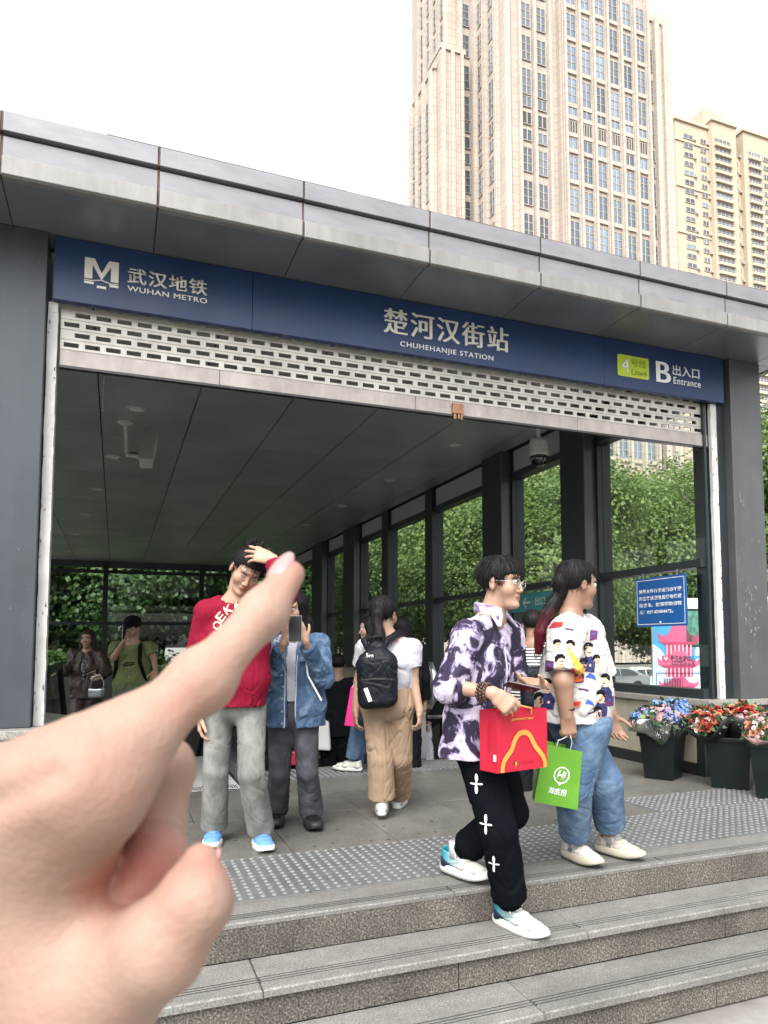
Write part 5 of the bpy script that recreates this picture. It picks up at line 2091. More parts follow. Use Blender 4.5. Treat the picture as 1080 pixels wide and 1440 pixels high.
    def shoe(s, q, fw, mat, sole_mat, up=UP, L=.275, sole=.03, tint=None, high=.085, drop=.088, lace=None, wide=1.0, toe_cap=None):
        """shoe under ankle q: fw towards the toes, up out of the foot"""
        f = unit(fw)
        u = unit(np.asarray(up, float) - f * (np.asarray(up) @ f))
        x = np.cross(f, u)
        o = s.J['A' + q] - u * drop * s.k
        kk = L / .275
        X = np.stack([x, f, u])
        P = lambda a, b, c: o + (x * a * wide + f * b + u * c) * kk
        v = Vol(o - .22, o + .26, .0055)
        v.add(Ec(P(0, -.05, .045), P(0, .06, .042), (.034 * kk * wide, .036 * kk), (.043 * kk * wide, .034 * kk), x))
        v.add(Ec(P(0, .06, .042), P(0, .138, .034), (.043 * kk * wide, .036 * kk), (.042 * kk * wide, .027 * kk), x), .02)
        v.add(Ec(P(0, -.055, .03), P(0, -.04, high), (.032 * kk, .036 * kk), (.036 * kk, .044 * kk), x, 1), .02)
        v.add(Ec(P(0, -.03, .075), P(0, .068, .068), (.027 * kk, .024 * kk), (.024 * kk, .014 * kk), x), .016)
        v.cut(Ec(P(0, -.04, .06), P(0, -.036, .14), (.026 * kk, .03 * kk), (.03 * kk, .036 * kk), x), .004)
        v.plane(P(0, 0, sole * .7), -u)
        V, Q = v.net()
        me = np_mesh('shoe', V, Q)
        Lc = (V - o) @ X.T / kk
        T = np.ones((len(V), 3))
        if tint: T = tint(Lc)
        ax_, yy_, zz_ = np.abs(Lc[:, 0]), Lc[:, 1], Lc[:, 2]
        seam = ((np.abs(yy_ - .098 + ax_ * .5) < .0032) | (np.abs(zz_ - .052 - .25 * yy_) < .003) & (yy_ < .09) & (ax_ > .02) | (np.abs(yy_ + .045 + (zz_ - .05) * .4) < .0035) & (ax_ > .015) | (np.abs(ax_ - .021) < .003) & (yy_ > -.01) & (yy_ < .09))
        T[seam] = T[seam] * .62
        tg = (ax_ < .018) & (yy_ > -.015) & (yy_ < .085)
        T[tg] = T[tg] * .85
        low = zz_ < sole + .007
        T[low] = T[low] * .5
        set_tint(me, T)
        so = wlink('shoe', me, s.root, mat)
        # sole outline
        b = MB()
        out = []
        for i in range(28):
            t = 2 * math.pi * i / 28
            yy = .05 + .148 * math.cos(t)
            ww = (.047 if yy > .05 else .041) * wide * abs(math.sin(t)) ** .62 * (1 if math.sin(t) > 0 else -1)
            out.append((ww, yy))
        n = len(out)
        rings = []
        for (z, e, rock) in ((0, .93, 1), (sole * .35, 1.03, .6), (sole, 1.0, 0), (sole * 1.25, .9, 0)):
            rings.append([P(a * e, .05 + (c - .05) * (1 + (e - 1) * .5), z + rock * .022 * max(0, (c - .1) / .1) ** 2) for a, c in out])
        vs = [p for r in rings for p in r]
        fs = [tuple(range(n)), tuple(range(4 * n - 1, 3 * n - 1, -1))] + [(j * n + i, j * n + n + i, j * n + n + (i + 1) % n, j * n + (i + 1) % n) for j in range(3) for i in range(n)]
        b.add(vs, fs)
        b.build('sole', sole_mat, so, True)
        if lace is not None:
            bl = MB()
            for i in range(5):
                yy, zz = .004 + .019 * i, .099 - .0068 * i
                bl.tube([P(-.026, yy, zz - .012), P(-.01, yy + .006, zz + .002), P(.01, yy + .002, zz + .002), P(.026, yy + .008, zz - .012)], .0032 * kk, 5)
            bl.tube([P(0, -.002, .104), P(-.03, .01, .108), P(-.037, .03, .09), P(-.005, .012, .1)], .0028 * kk, 5)
            bl.tube([P(0, -.002, .104), P(.03, .012, .106), P(.042, .035, .076)], .0028 * kk, 5)
            bl.build('lace', lace, so, True)
        return so

    def collar(s, mat, R=.066, h=.022, drop=.03, flap=.085, th=.007):
        """shirt collar: a band round the neck and two pointed flaps in front"""
        N0 = s.J['N']
        v = Vol(N0 - .2, N0 + .2, .0048)
        pts = []
        for a in np.linspace(-2.75, 2.75, 17):
            pts.append(N0 + (-s.fw * math.cos(a) * R * 1.05 + s.xr * math.sin(a) * R) + UP * (.046 - drop * max(0, (abs(a) - 1.0)) / 1.75))
        for a, b in zip(pts[:-1], pts[1:]):
            v.add(Ec(a, b, (th, h), (th, h), unit(np.cross(b - a, UP))), .004)
        for sg, p in ((-1, pts[0]), (1, pts[-1])):
            side = pts[3] if sg < 0 else pts[-4]
            tip = p + s.xr * sg * flap * .62 - UP * flap * .72 + s.fw * .03
            v.add(Ec(p + s.fw * .004, tip, (.014, th * .8), (.006, th * .7), unit(s.xr - s.fw * .3 * sg)), .004)
            v.add(Ec(lerp(p, side, .6), tip + (side - p) * .12, (.02, th * .8), (.006, th * .7), unit(s.xr - s.fw * .3 * sg)), .006)
        V, Q = v.net()
        return wlink('collar', np_mesh('collar', V, Q), s.root, mat)

    def neck_top(s):
        return s.J['N']


def cast(bvh, p, n, off=.002, dist=1.0):
    """point p pushed along -n onto the surface"""
    n = unit(n)
    h = bvh.ray_cast(Vector(p + n * .25), Vector(-n), dist)
    if h[0] is None: return None
    nn = np.array(h[1])
    if nn @ n < 0: nn = -nn
    return np.array(h[0]) + nn * off


def decal(bvh, o, ux, uy, n, poly, off=.002, rings=3):
    """star-shaped print laid onto a garment: vertices and faces, or None where the cloth is missed"""
    c = np.mean(poly, 0)
    P = []
    for i in range(len(poly)):
        a, b = np.asarray(poly[i], float), np.asarray(poly[(i + 1) % len(poly)], float)
        nn = max(1, int(np.ceil(np.linalg.norm(b - a) / .011)))
        P += [lerp(a, b, j / nn) for j in range(nn)]
    P = np.array(P)
    rings = max(rings, int(np.ceil(np.abs(P - c).max() / .009)))
    m = len(P)
    vs, fs = [], []
    pts = [c]
    for r in range(1, rings + 1):
        pts += list(c + (P - c) * r / rings)
    for a in pts:
        q = cast(bvh, np.asarray(o) + ux * a[0] + uy * a[1], n, off)
        if q is None: return None
        vs.append(q)
    A = np.array(vs)
    if np.ptp((A - A[0]) @ unit(n)) > .13: return None
    fs += [(0, 1 + i, 1 + (i + 1) % m) for i in range(m)]
    for r in range(rings - 1):
        a = 1 + r * m
        fs += [(a + i, a + m + i, a + m + (i + 1) % m, a + (i + 1) % m) for i in range(m)]
    return vs, fs


def cloth_text(bvh, body, o, ux, uy, n, w, h, mat, parent, off=.003, **kw):
    me = text_mesh(body, w, h, extrude=0, center=True, **kw)
    bm = bmesh.new()
    bm.from_mesh(me)
    bmesh.ops.subdivide_edges(bm, edges=[e for e in bm.edges if e.calc_length() > .03], cuts=2)
    for v in bm.verts:
        q = cast(bvh, np.asarray(o) + ux * v.co.x + uy * v.co.y, n, off)
        v.co = q if q is not None else np.asarray(o) + ux * v.co.x + uy * v.co.y
    bm.to_mesh(me)
    bm.free()
    return wlink('lettering', me, parent, mat)


def ellipse(cx, cy, rx, ry, n=14, rot=0.0, squash=1.0):
    c, s_ = math.cos(rot), math.sin(rot)
    out = []
    for i in range(n):
        t = 2 * math.pi * i / n
        x, y = rx * math.cos(t), ry * math.sin(t) * (squash if math.sin(t) < 0 else 1)
        out.append((cx + x * c - y * s_, cy + x * s_ + y * c))
    return out


def prints(bvh, root, name, items, mats):
    """one motif: list of (o, ux, uy, n, poly, material index, layer)"""
    b = MB()
    for (o, ux, uy, n, poly, mi, lay) in items:
        r = decal(bvh, o, ux, uy, n, poly, 0.0024 + .0011 * lay)
        if r:
            b.cur = mi
            b.add(*r)
    if b.f:
        return b.build(name, mats, root)


def foot(heel, toe, z):
    """ankle, toe direction and shoe length from where heel and toe touch the ground at height z"""
    a, b = atZ(*heel, z), atZ(*toe, z)
    d = unit(b - a)
    L = float(np.clip(np.linalg.norm(b - a), .25, .31))
    return a + d * L * .36 + UP * .088, d, L


def stand(px, py, d, fw, k=1.0, lean=0.0, stride=0.0):
    """joints of somebody standing, from where the head is"""
    fw = unit(fw)
    xr = unit(np.cross(fw, UP))
    H = D(px, py, d)
    J = {'H': H, 'N': H - UP * .165 * k - fw * (.02 + lean * .1) * k}
    J['P'] = J['N'] - UP * .52 * k - fw * lean * .3 * k
    for q, sg in (('R', 1), ('L', -1)):
        J['S' + q] = J['N'] + xr * sg * .175 * k - UP * .045 * k
        J['E' + q] = J['S' + q] - UP * .28 * k + xr * sg * .05 * k - fw * .02 * k
        J['W' + q] = J['E' + q] - UP * .23 * k + fw * .07 * k
        J['K' + q] = J['P'] - UP * .43 * k + xr * sg * .09 * k + fw * (.04 + stride * sg) * k
        J['A' + q] = J['K' + q] - UP * .40 * k - fw * (.03 - stride * sg) * k
    return J
# ------------------------------------------------------------------ cloth
m_hood = M('crimson sweatshirt', (0.19, 0.007, 0.024), rough=0.85, var=0.1, vs=8, bump=0.12, bs=220, spec=.12)
m_cream = M('cream flock lettering', (0.68, 0.6, 0.42), rough=0.8, spec=.12)
m_jgrey = ramp_mat('washed grey jeans', [(0.3, (0.1, 0.104, 0.095)), (0.5, (0.17, 0.174, 0.162)), (0.7, (0.29, 0.294, 0.275))], scale=9, detail=8, rough=0.85, bump=0.12, bs=260, stretch=(1, 1, .5))
m_denim = ramp_mat('washed denim', [(0.3, (0.02, 0.045, 0.1)), (0.5, (0.06, 0.11, 0.195)), (0.7, (0.19, 0.27, 0.37))], scale=11, detail=9, rough=0.85, bump=0.2, bs=200, distort=.6)
m_jdark = ramp_mat('grey black jeans', [(0.32, (0.028, 0.03, 0.037)), (0.55, (0.06, 0.063, 0.075)), (0.72, (0.12, 0.122, 0.135))], scale=8, detail=8, rough=0.85, bump=0.12, bs=260)
m_jblue = ramp_mat('light blue jeans', [(0.3, (0.0396, 0.0756, 0.1404)), (0.5, (0.0756, 0.1296, 0.2124)), (0.7, (0.1584, 0.2268, 0.3096))], scale=8, detail=8, rough=0.85, bump=0.14, bs=260, stretch=(1, 1, .6))
m_tee = M('white cotton', (0.4264, 0.4182, 0.451), rough=0.85, var=0.05, bump=0.08, bs=160, spec=.12)
m_khaki = M('khaki cotton', (0.3, 0.215, 0.145), rough=0.85, var=0.08, vs=7, bump=0.1, bs=220, spec=.12)
m_blk = M('black cloth', (0.006, 0.007, 0.009), rough=0.85, var=0.2, vs=9, bump=0.1, bs=200, spec=.12)
m_blk2 = M('soft black tracksuit cloth', (0.0045, 0.0055, 0.0075), rough=0.95, var=0.2, vs=6, bump=0.1, bs=200, spec=.03)
m_nylon = M('black nylon', (0.006, 0.008, 0.012), spec=.2, rough=0.55, var=0.2, vs=10, bump=0.25, bs=70)
m_print = ramp_mat('ink and lilac print', [(0.0, (0.014, 0.01, 0.022)), (0.485, (0.02, 0.014, 0.035)), (0.505, (0.14, 0.11, 0.2)), (0.54, (0.38, 0.335, 0.46)), (0.61, (0.55, 0.5, 0.61)), (0.75, (0.42, 0.37, 0.5))], scale=8.5, detail=9, rough=0.75, distort=.7, bump=0.06, bs=200)
m_print2 = ramp_mat('lilac print', [(0.0, (0.03, 0.02, 0.05)), (0.38, (0.16, 0.125, 0.22)), (0.45, (0.4, 0.36, 0.47)), (0.7, (0.5, 0.46, 0.56))], scale=10, detail=6, rough=0.75, distort=1.0)
m_lilac = M('lilac collar cloth', (0.5, 0.45, 0.58), rough=0.8, var=0.12, vs=20, spec=.12)
m_white2 = M('white printed cotton', (0.4968, 0.4876, 0.4784), rough=0.8, var=0.04, bump=0.06, bs=160, spec=.12)
m_brownj = M('brown leather jacket', (0.04, 0.024, 0.019), rough=0.5, var=0.25, vs=10, bump=0.15, bs=60)
m_green = M('sage green cotton', (0.17, 0.21, 0.095), rough=0.85, var=0.08, bump=0.08, bs=150, spec=.12)
m_gtrou = M('grey trousers', (0.12, 0.125, 0.15), rough=0.85, var=0.1, spec=.12)
m_navy = M('navy', (0.012, 0.016, 0.06), rough=0.7, var=0.15)
m_magenta = M('magenta paper', (0.5, 0.015, 0.16), rough=0.5, var=0.06)
m_shb = M('light blue suede', (0.10, 0.235, 0.47), rough=0.75, var=0.1, vs=20, tint=True)
m_shw = M('off white leather', (0.54, 0.53, 0.49), rough=0.55, var=0.05, vs=12, tint=True)
m_shc = M('cream sneaker', (0.44, 0.41, 0.345), rough=0.65, var=0.08, vs=18, tint=True)
m_shk = M('black patent leather', (0.01, 0.01, 0.011), rough=0.2, var=0.1, tint=True)
m_soleW = M('white rubber', (0.6, 0.6, 0.57), rough=0.6, var=0.06)
m_soleC = M('cream rubber', (0.42, 0.38, 0.3), rough=0.65, var=0.08)
m_soleK = M('black rubber', (0.012, 0.012, 0.013), rough=0.6)
m_lacew = M('white lace', (0.75, 0.74, 0.7), rough=0.8, spec=.12)
m_laceb = M('blue lace', (0.06, 0.38, 0.8), rough=0.7)
m_phone = M('dark phone', (0.012, 0.013, 0.015), rough=0.3, spec=0.2)
m_phoneedge = M('phone edge', (0.3, 0.3, 0.31), rough=0.3, metal=0.8)
m_tie = M('striped tie', (0.02, 0.02, 0.03), rough=0.6)
m_silver = M('silver bag leather', (0.45, 0.47, 0.5), rough=0.25, metal=0.7, var=0.25, vs=12)
m_stripe = bpy.data.materials.new('striped jersey')
m_stripe.use_nodes = True
_nt = m_stripe.node_tree
_w = _nt.nodes.new('ShaderNodeTexWave')
_w.bands_direction = 'Z'
_w.inputs['Scale'].default_value = 13
_w.inputs['Distortion'].default_value = .4
_t = _nt.nodes.new('ShaderNodeTexCoord')
_c = _nt.nodes.new('ShaderNodeValToRGB')
_c.color_ramp.interpolation = 'CONSTANT'
_c.color_ramp.elements[0].color = (.02, .022, .024, 1)
_c.color_ramp.elements[1].color = (.55, .55, .52, 1)
_c.color_ramp.elements[1].position = .62
_nt.links.new(_t.outputs['Object'], _w.inputs['Vector'])
_nt.links.new(_w.outputs['Fac'], _c.inputs['Fac'])
_nt.links.new(_c.outputs[0], _nt.nodes['Principled BSDF'].inputs['Base Color'])


def phone(c, right, upv, label, w=.074, h=.152):
    right = unit(right)
    upv = unit(upv - right * (np.asarray(upv) @ right))
    n = np.cross(right, upv)
    e = empty('phone', c, label=label, cat='phone')
    MB().obox(c, right, upv, n, w / 2, h / 2, .0042).build('case', m_phone, e, bevel=.004)
    MB().obox(c, right, upv, n, w / 2 + .0012, h / 2 + .0012, .003).build('edge', m_phoneedge, e, bevel=.003)
    lens = MB()
    for a, b in ((-.02, .055), (-.02, .035), (-.004, .045)):
        lens.lathe(np.asarray(c) + right * a + upv * b - n * .0045, [(.0075, 0), (.0075, -.0018)], 12, n)
    lens.build('camera_lens', m_phoneedge, e)
    return e


# ================================================================== man in the crimson hoodie
aR, tR, _ = foot((303, 1178), (297, 1193), 0.0)
aL, tL, _ = foot((362, 1183), (374, 1197), 0.0)
A = Human('man in crimson hoodie and grey jeans holding a hand to his head', 4.18,
          dict(H=(346, 803, -.03), N=(331, 847, .03), SR=(292, 862, .0), SL=(374, 858, .0), ER=(272, 940, .05), WR=(281, 1004, -.04), EL=(400, 836, -.24), WL=(383, 786, -.2),
               P=(331, 990, .02), KR=(304, 1083, .0), KL=(353, 1088, -.14), AR=aR, AL=aL), dv(.12, -1), dv(.38, -.9, -.68), UP + RH * .36, h=.0058, k=1.04)
A.head(jaw=1.04).limbs(legs=False)
A.hand('L', dv(-.92, .12, .26), dv(-.1, .9, -.35), curl=(.16, .18, .24, .34, .15), spread=.16, thumb=(.35, .9, .1))
A.hand('R', -UP, dv(.9, .3), curl=(.4, .45, .5, .5, .3))
A.skin_mesh()
A.face(closed=True)
A.hair('spiky', seed=2, strands=500)
hk = []
for a in np.linspace(-2.3, 2.3, 13):
    p = A.J['N'] + (-A.fw * math.cos(a) * .085 + A.xr * math.sin(a) * .105) + UP * (.012 if abs(a) < 1.6 else -.02) - UP * .01
    hk.append((p, .036 if abs(a) < 1.4 else .027))
hood = [(Ec(a, b, ra, rb), .02) for (a, ra), (b, rb) in zip(hk[:-1], hk[1:])]
hood.append((El(A.J['N'] - A.fw * .12 - UP * .05, (.13, .07, .1)), .04))
hem = D(326, 992, 4.18)
_, bvA = A.top('hoodie', m_hood, hem, (.195, .13), (.205, .135), (.185, .13), (1.97, 1.9), (.076, .064, .045), amp=.008, freq=(9, 9, 7), seed=4, extra=hood, neck=.058)
cuff = MB()
for q in 'RL':
    d_ = unit(A.J['W' + q] - A.J['E' + q])
    c_ = A.J['W' + q] - d_ * (.02 if q == 'R' else .035)
    cuff.tube([c_ - d_ * .035, c_ - d_ * .025, c_ + d_ * .02, c_ + d_ * .028], [.04, .046, .045, .036], 18)
cuff.build('cuff', m_hood, A.root, True)


def fade(A, strength=.3):
    def f(V, N):
        kn = min(A.J['KR'][2], A.J['KL'][2])
        hp = A.J['P'][2]
        t = np.clip((V[:, 2] - kn + .1) / .12, 0, 1) * np.clip((hp - V[:, 2]) / .15, 0, 1)
        s_ = np.clip(np.abs(N @ A.fw) - .55, 0, 1) / .45
        return np.ones((len(V), 3)) * (1 + strength * (t * s_))[:, None]
    return f


A.trousers(m_jgrey, (.155, .115), (.16, .12), .084, .072, .077, (1.0, 1.0), amp=.0042, freq=(11, 11, 7), seed=8, hipw=.088)
for q, t in (('R', tR), ('L', tL)):
    def tA(L):
        T = np.ones((len(L), 3))
        T[(L[:, 1] < -.055)] = (.8, .9, 1.0)
        for (cx, cy, cz, r) in ((.043, .04, .045, .014), (-.043, .04, .045, .014), (.04, -.045, .06, .016), (-.04, -.045, .06, .016)):
            T[((L - [cx, cy, cz]) ** 2).sum(1) < r * r] = (.08, .06, .09)
        return T
    s_ = A.shoe(q, t, m_shb, m_soleW, up=(UP if q == 'R' else UP - t * .12), tint=tA, lace=m_laceb, sole=.032, high=.1, wide=1.1)
for ch, px, py, rot in (('O', 308, 880, 62), ('E', 312, 868, 50), ('K', 322, 857, 35), ('E', 335, 851, 18)):
    ux = RH * math.cos(math.radians(rot)) + UP * math.sin(math.radians(rot))
    uy = -RH * math.sin(math.radians(rot)) + UP * math.cos(math.radians(rot))
    cloth_text(bvA, ch, D(px - 1, py, 4.1), ux, uy, -FH, .042, .052, m_cream, A.root, off=.004, offset=.012)

# ================================================================== woman in the denim jacket
aR, tR, _ = foot((390, 1152), (386, 1168), 0.0)
aL, tL, _ = foot((434, 1156), (445, 1171), 0.0)
B = Human('woman in washed denim jacket and dark jeans photographing with her phone', 4.58,
          dict(H=(411, 855), N=(414, 893, .02), SR=(382, 911), SL=(449, 905), ER=(378, 958, -.1), WR=(400, 903, -.3), EL=(455, 954, -.08), WL=(429, 901, -.3),
               P=(413, 1005, .02), KR=(393, 1087, -.03), KL=(432, 1087, -.06), AR=aR, AL=aL), dv(-.05, -1), dv(-.2, -1, -.28), k=.94, h=.0062)
B.head(jaw=.92).limbs(arm=.85, legs=False)
B.hand('R', dv(.25, -.1, .9), dv(.6, .6, .2), curl=(.35, .45, .5, .55, .3), size=.92)
B.hand('L', dv(-.35, -.1, .9), dv(-.5, .7, .2), curl=(.35, .45, .5, .55, .3), size=.92)
B.skin_mesh()
B.face()
B.hair('long', seed=5, tail=[(B.w(-.07, -.03, -.1), .05), (B.w(-.1, .01, -.24), .045), (B.w(-.105, .03, -.38), .02)], strands=300)
hemB = D(414, 1020, 4.58)
B.top('tshirt', m_tee, D(414, 985, 4.58), (.16, .1), (.14, .095), (.145, .1), (.35, .35), (.06, .06), amp=.004)
m0 = B.Sm + B.fw * .16
op = [(Bx(lerp(B.Sm, hemB, .5) + B.fw * .16 + B.xr * .0, (.026, .15, .4), np.stack([B.xr, B.fw, UP]), .01), .006)]
flap = [(Ec(B.J['N'] + B.xr * sg * .05, lerp(B.Sm, hemB, .18) + B.xr * sg * .1 + B.fw * .105, (.03, .02), (.05, .012), B.xr), .01) for sg in (1, -1)]
_, bvB = B.top('denim_jacket', m_denim, hemB, (.175, .12), (.19, .132), (.2, .138), (1.86, 1.86), (.066, .06, .048), amp=.011, freq=(9, 9, 9), seed=11, opened=op, neck=.07, extra=flap)
seam = MB()
m_stitch = M('pale seam edge', (0.4, 0.46, 0.52), rough=0.9)
for sg in (1, -1):
    pts = []
    for t in np.linspace(.12, 1.0, 14):
        q = cast(bvB, lerp(B.Sm, hemB, t) + B.xr * sg * .034, B.fw, .001)
        if q is not None: pts.append(q)
    if len(pts) > 3: seam.tube(pts, .004, 5)
seam.build('placket_seam', m_stitch, B.root)
btn = MB()
for t in np.linspace(.2, .95, 6):
    q = cast(bvB, lerp(B.Sm, hemB, t) + B.xr * .048, B.fw, .002)
    if q is not None: btn.lathe(q, [(.009, 0), (.008, .003)], 10, B.fw)
btn.build('button', m_steel, B.root)
B.trousers(m_jdark, (.14, .1), (.16, .115), .085, .066, .078, (1.02, 1.02), amp=.005, freq=(10, 10, 6), seed=15, hipw=.08)
for q, t in (('R', tR), ('L', tL)):
    B.shoe(q, t, m_shk, m_soleK, sole=.045, wide=1.12, high=.08)
phone(D(415, 884, 4.58 - .36), RH + FH * .1, UP + FH * .25, 'dark phone held up by the woman in the denim jacket')
st = MB().tube([B.J['SL'] + UP * .05, B.Sm + B.fw * .155 - UP * .1 - B.xr * .1, D(433, 950, 4.42), D(452, 985, 4.42)], .006, 6)
st.build('bag_strap', m_lacew, B.root)

# ================================================================== woman with the black backpack
aL, tL, _ = foot((537, 1156), (535, 1136), 0.0)
aR, tR, _ = foot((557, 1139), (566, 1128), 0.0)
Cc = Human('woman in white T-shirt and khaki trousers seen from behind', 4.88,
           dict(H=(541, 864), N=(545, 897), SR=(581, 911), SL=(513, 911), ER=(581, 958, .0), WR=(590, 1000, -.06), EL=(505, 958, .05), WL=(500, 1000, .0),
                P=(545, 990), KR=(562, 1065, .02), KL=(535, 1068, -.06), AR=aR, AL=aL + UP * .03), dv(.05, 1), dv(.42, .9), k=.98, h=.0065)
Cc.head(jaw=.95).limbs(arm=.95, legs=False)
Cc.hand('R', dv(.05, -.1, -1), dv(-.8, .3), curl=(.5, .55, .6, .65, .3), size=.95)
Cc.hand('L', -UP, dv(.9, .3), curl=(.4, .45, .5, .5, .3), size=.95)
Cc.skin_mesh()
Cc.face()
bt_ = [Cc.w(0, -.1, .0), Cc.w(.0, -.11, -.06)] + [D(534 - 3 * i, 893 + 8.5 * i, 4.88 - .14 - .012 * i) for i in range(5)]
Cc.hair('tied', seed=9, tail=[(p, r) for p, r in zip(bt_, (.04, .034, .033, .032, .03, .026, .017))], strands=500)
hemC = D(545, 972, 4.88)
Cc.top('tshirt', m_tee, hemC, (.18, .115), (.165, .11), (.16, .11), (.55, .55), (.058, .064), amp=.009, freq=(9, 9, 9), seed=21, neck=.058)
Cc.trousers(m_khaki, (.15, .11), (.185, .14), .088, .084, .092, (.92, .95), amp=.008, freq=(10, 10, 4), seed=25, top_at=D(545, 962, 4.88), hipw=.085)
for q, t in (('R', tR), ('L', tL)):
    Cc.shoe(q, t, m_shw, m_soleW, up=(UP if q == 'R' else UP + t * .45), lace=m_lacew, sole=.028)
MB().tube([Cc.J['AL'] + UP * .0, Cc.J['AL'] + UP * .09], .041, 12).build('sock', m_navy, Cc.root, True)
# her backpack
bpc = D(530, 946, 4.88 - .2)
bk = empty('backpack', bpc, label='black nylon backpack worn by the woman in the white T-shirt', cat='backpack')
ux_, uz_ = unit(RH + UP * .02), unit(UP - FH * .06 + RH * -.06)
uy_ = np.cross(uz_, ux_)
v = Vol(bpc - .3, bpc + .3, .006)
Xb = np.stack([ux_, uy_, uz_])
v.add(Bx(bpc - uz_ * .05, (.128, .075, .175), Xb, .06))
v.add(Ec(bpc + uz_ * .05, bpc + uz_ * .16 + ux_ * .012, (.12, .07), (.062, .05), ux_), .04)
V, Q = v.net()
N = vnormals(V, Q)
V = folds(V, N, .008, (11, 11, 11), 41)
bvK = BVHTree.FromPolygons(V.tolist(), Q.tolist())
wlink('body', np_mesh('body', V, Q), bk, m_nylon)
zp = MB()
for (z0, hw_) in ((-.03, .115), (-.035, .115)):
    pts = []
    for t in np.linspace(-1, 1, 12):
        q = cast(bvK, bpc + ux_ * hw_ * t + uz_ * (z0 - .01 * t * t), -uy_, .003)
        if q is not None: pts.append(q)
    if len(pts) > 3: zp.tube(pts, .0035, 5)
zp.build('pocket_zip', m_soleK, bk)
for sg in (-1, 1):
    MB().tube([bpc + ux_ * .05 * sg + uz_ * .15 + uy_ * .03, bpc + ux_ * .075 * sg + uz_ * .2 + uy_ * .07, (Cc.J['SR'] if sg > 0 else Cc.J['SL']) * .45 + Cc.J['N'] * .55 + UP * .062 - FH * .03, Cc.Sm + ux_ * .09 * sg + UP * .04 + FH * .1, Cc.Sm + ux_ * .12 * sg - UP * .1 + FH * .13],
              [.018, .024, .026, .024, .02], 8).build('strap', m_nylon, bk, True)
MB().tube([bpc + ux_ * -.03 + uz_ * .17, bpc + ux_ * -.03 + uz_ * .225, bpc + ux_ * .05 + uz_ * .235, bpc + ux_ * .055 + uz_ * .17], .009, 8).build('handle', m_nylon, bk, True)
q = cast(bvK, bpc - ux_ * .06 - uz_ * .13, -uy_, .008)
MB().obox(q, unit(ux_ + uz_ * .3), uy_, unit(uz_ - ux_ * .3), .013, .0025, .045).build('hang_tag', m_lacew, bk, bevel=.003)
cloth_text(bvK, '5m', bpc - ux_ * .035 + uz_ * .115, ux_, uz_, -uy_, .045, .022, m_lacew, bk)

# ================================================================== man in the ink print shirt
aR, tR, LR = foot((699, 1296), (757, 1321), -.15)
aL, tL, LL = foot((621, 1226), (684, 1246), 0.0)
tR = unit(tR + RH * .05)
Dm = Human('man in glasses and black and lilac print shirt walking down the steps', 3.42,
           dict(H=(706, 820, .0), N=(690, 868, .02), SR=(657, 894, -.13), SL=(716, 892, .13), ER=(635, 965, -.19), WR=(694, 975, -.3), EL=(722, 960, .16), WL=(762, 962, -.02),
                P=(682, 1048, .02), KR=(702, 1168, -.14), KL=(718, 1142, .1), AR=aR + UP * .0, AL=aL + UP * .015), dv(.8, -.6), dv(.83, -.5, -.06), h=.0055)
Dm.head(jaw=1.0).limbs(arm=.95, legs=False)
Dm.hand('R', dv(.75, -.1, -.62), dv(.1, .85, -.3), curl=(.55, .75, .85, .9, .35), spread=.04, thumb=(.35, .9, .25))
Dm.hand('L', dv(-.85, -.5, .02), dv(-.1, -.2, 1), curl=(.25, .35, .4, .45, .35), thumb=(.7, .5, .5))
Dm.skin_mesh()
Dm.face(gaze=.3)
Dm.hair('bowl', seed=3, strands=700)
# glasses
gl = MB()
k, w = Dm.k, Dm.w
for sg in (-1, 1):
    ring = [w(.034 * sg + .0225 * math.cos(t), .097 - .004 * abs(math.cos(t)) * (1 if math.cos(t) * sg > 0 else 0), -.002 + .0195 * math.sin(t)) for t in np.linspace(0, 2 * math.pi, 21)]
    gl.tube(ring, .0016, 6)
    gl.tube([w(.056 * sg, .093, .004), w(.072 * sg, .06, .007), w(.08 * sg, .0, .006), w(.083 * sg, -.015, -.006)], .0014, 6)
gl.tube([w(-.0115, .1, 0), w(0, .103, .004), w(.0115, .1, 0)], .0015, 6)
gl.build('glasses', m_steel, Dm.root, True)
hemD = D(664, 1062, 3.42)
col = [(Ec(Dm.J['N'] + Dm.xr * sg * .06 - Dm.fw * .03 + UP * .02, Dm.J['N'] + Dm.xr * sg * .055 + Dm.fw * .1 - UP * .075, (.018, .022), (.03, .008), Dm.xr), .006) for sg in (1, -1)]
vcut = [(Ec(Dm.J['N'] + Dm.fw * .1, Dm.Sm + Dm.fw * .16 - UP * .06, .035, .006), .005)]
_, bvD = Dm.top('shirt', m_print, hemD, (.172, .115), (.182, .13), (.2, .142), (1.22, 1.0), (.07, .076, .077), amp=.010, freq=(9, 9, 8), seed=33, cuts=vcut, neck=.06)
Dm.collar(m_print2, R=.07, h=.026)
pk = MB()
pts = []
for t in np.linspace(.1, .98, 14):
    q = cast(bvD, lerp(Dm.Sm, hemD, t) - Dm.xr * .0, Dm.fw, .002)
    if q is not None: pts.append(q)
if len(pts) > 3: pk.tube(pts, .0035, 5)
pk.build('placket_seam', m_lilac, Dm.root)
Dm.top('undershirt', m_tee, lerp(Dm.Sm, hemD, .5), (.12, .075), (.11, .07), (.11, .07), (.1, .1), (.04, .04), amp=0, neck=.054)
_, bvT = Dm.trousers(m_blk2, (.15, .12), (.165, .135), .098, .086, .08, (.86, .82), amp=.008, freq=(9, 9, 6), seed=37, hipw=.07)
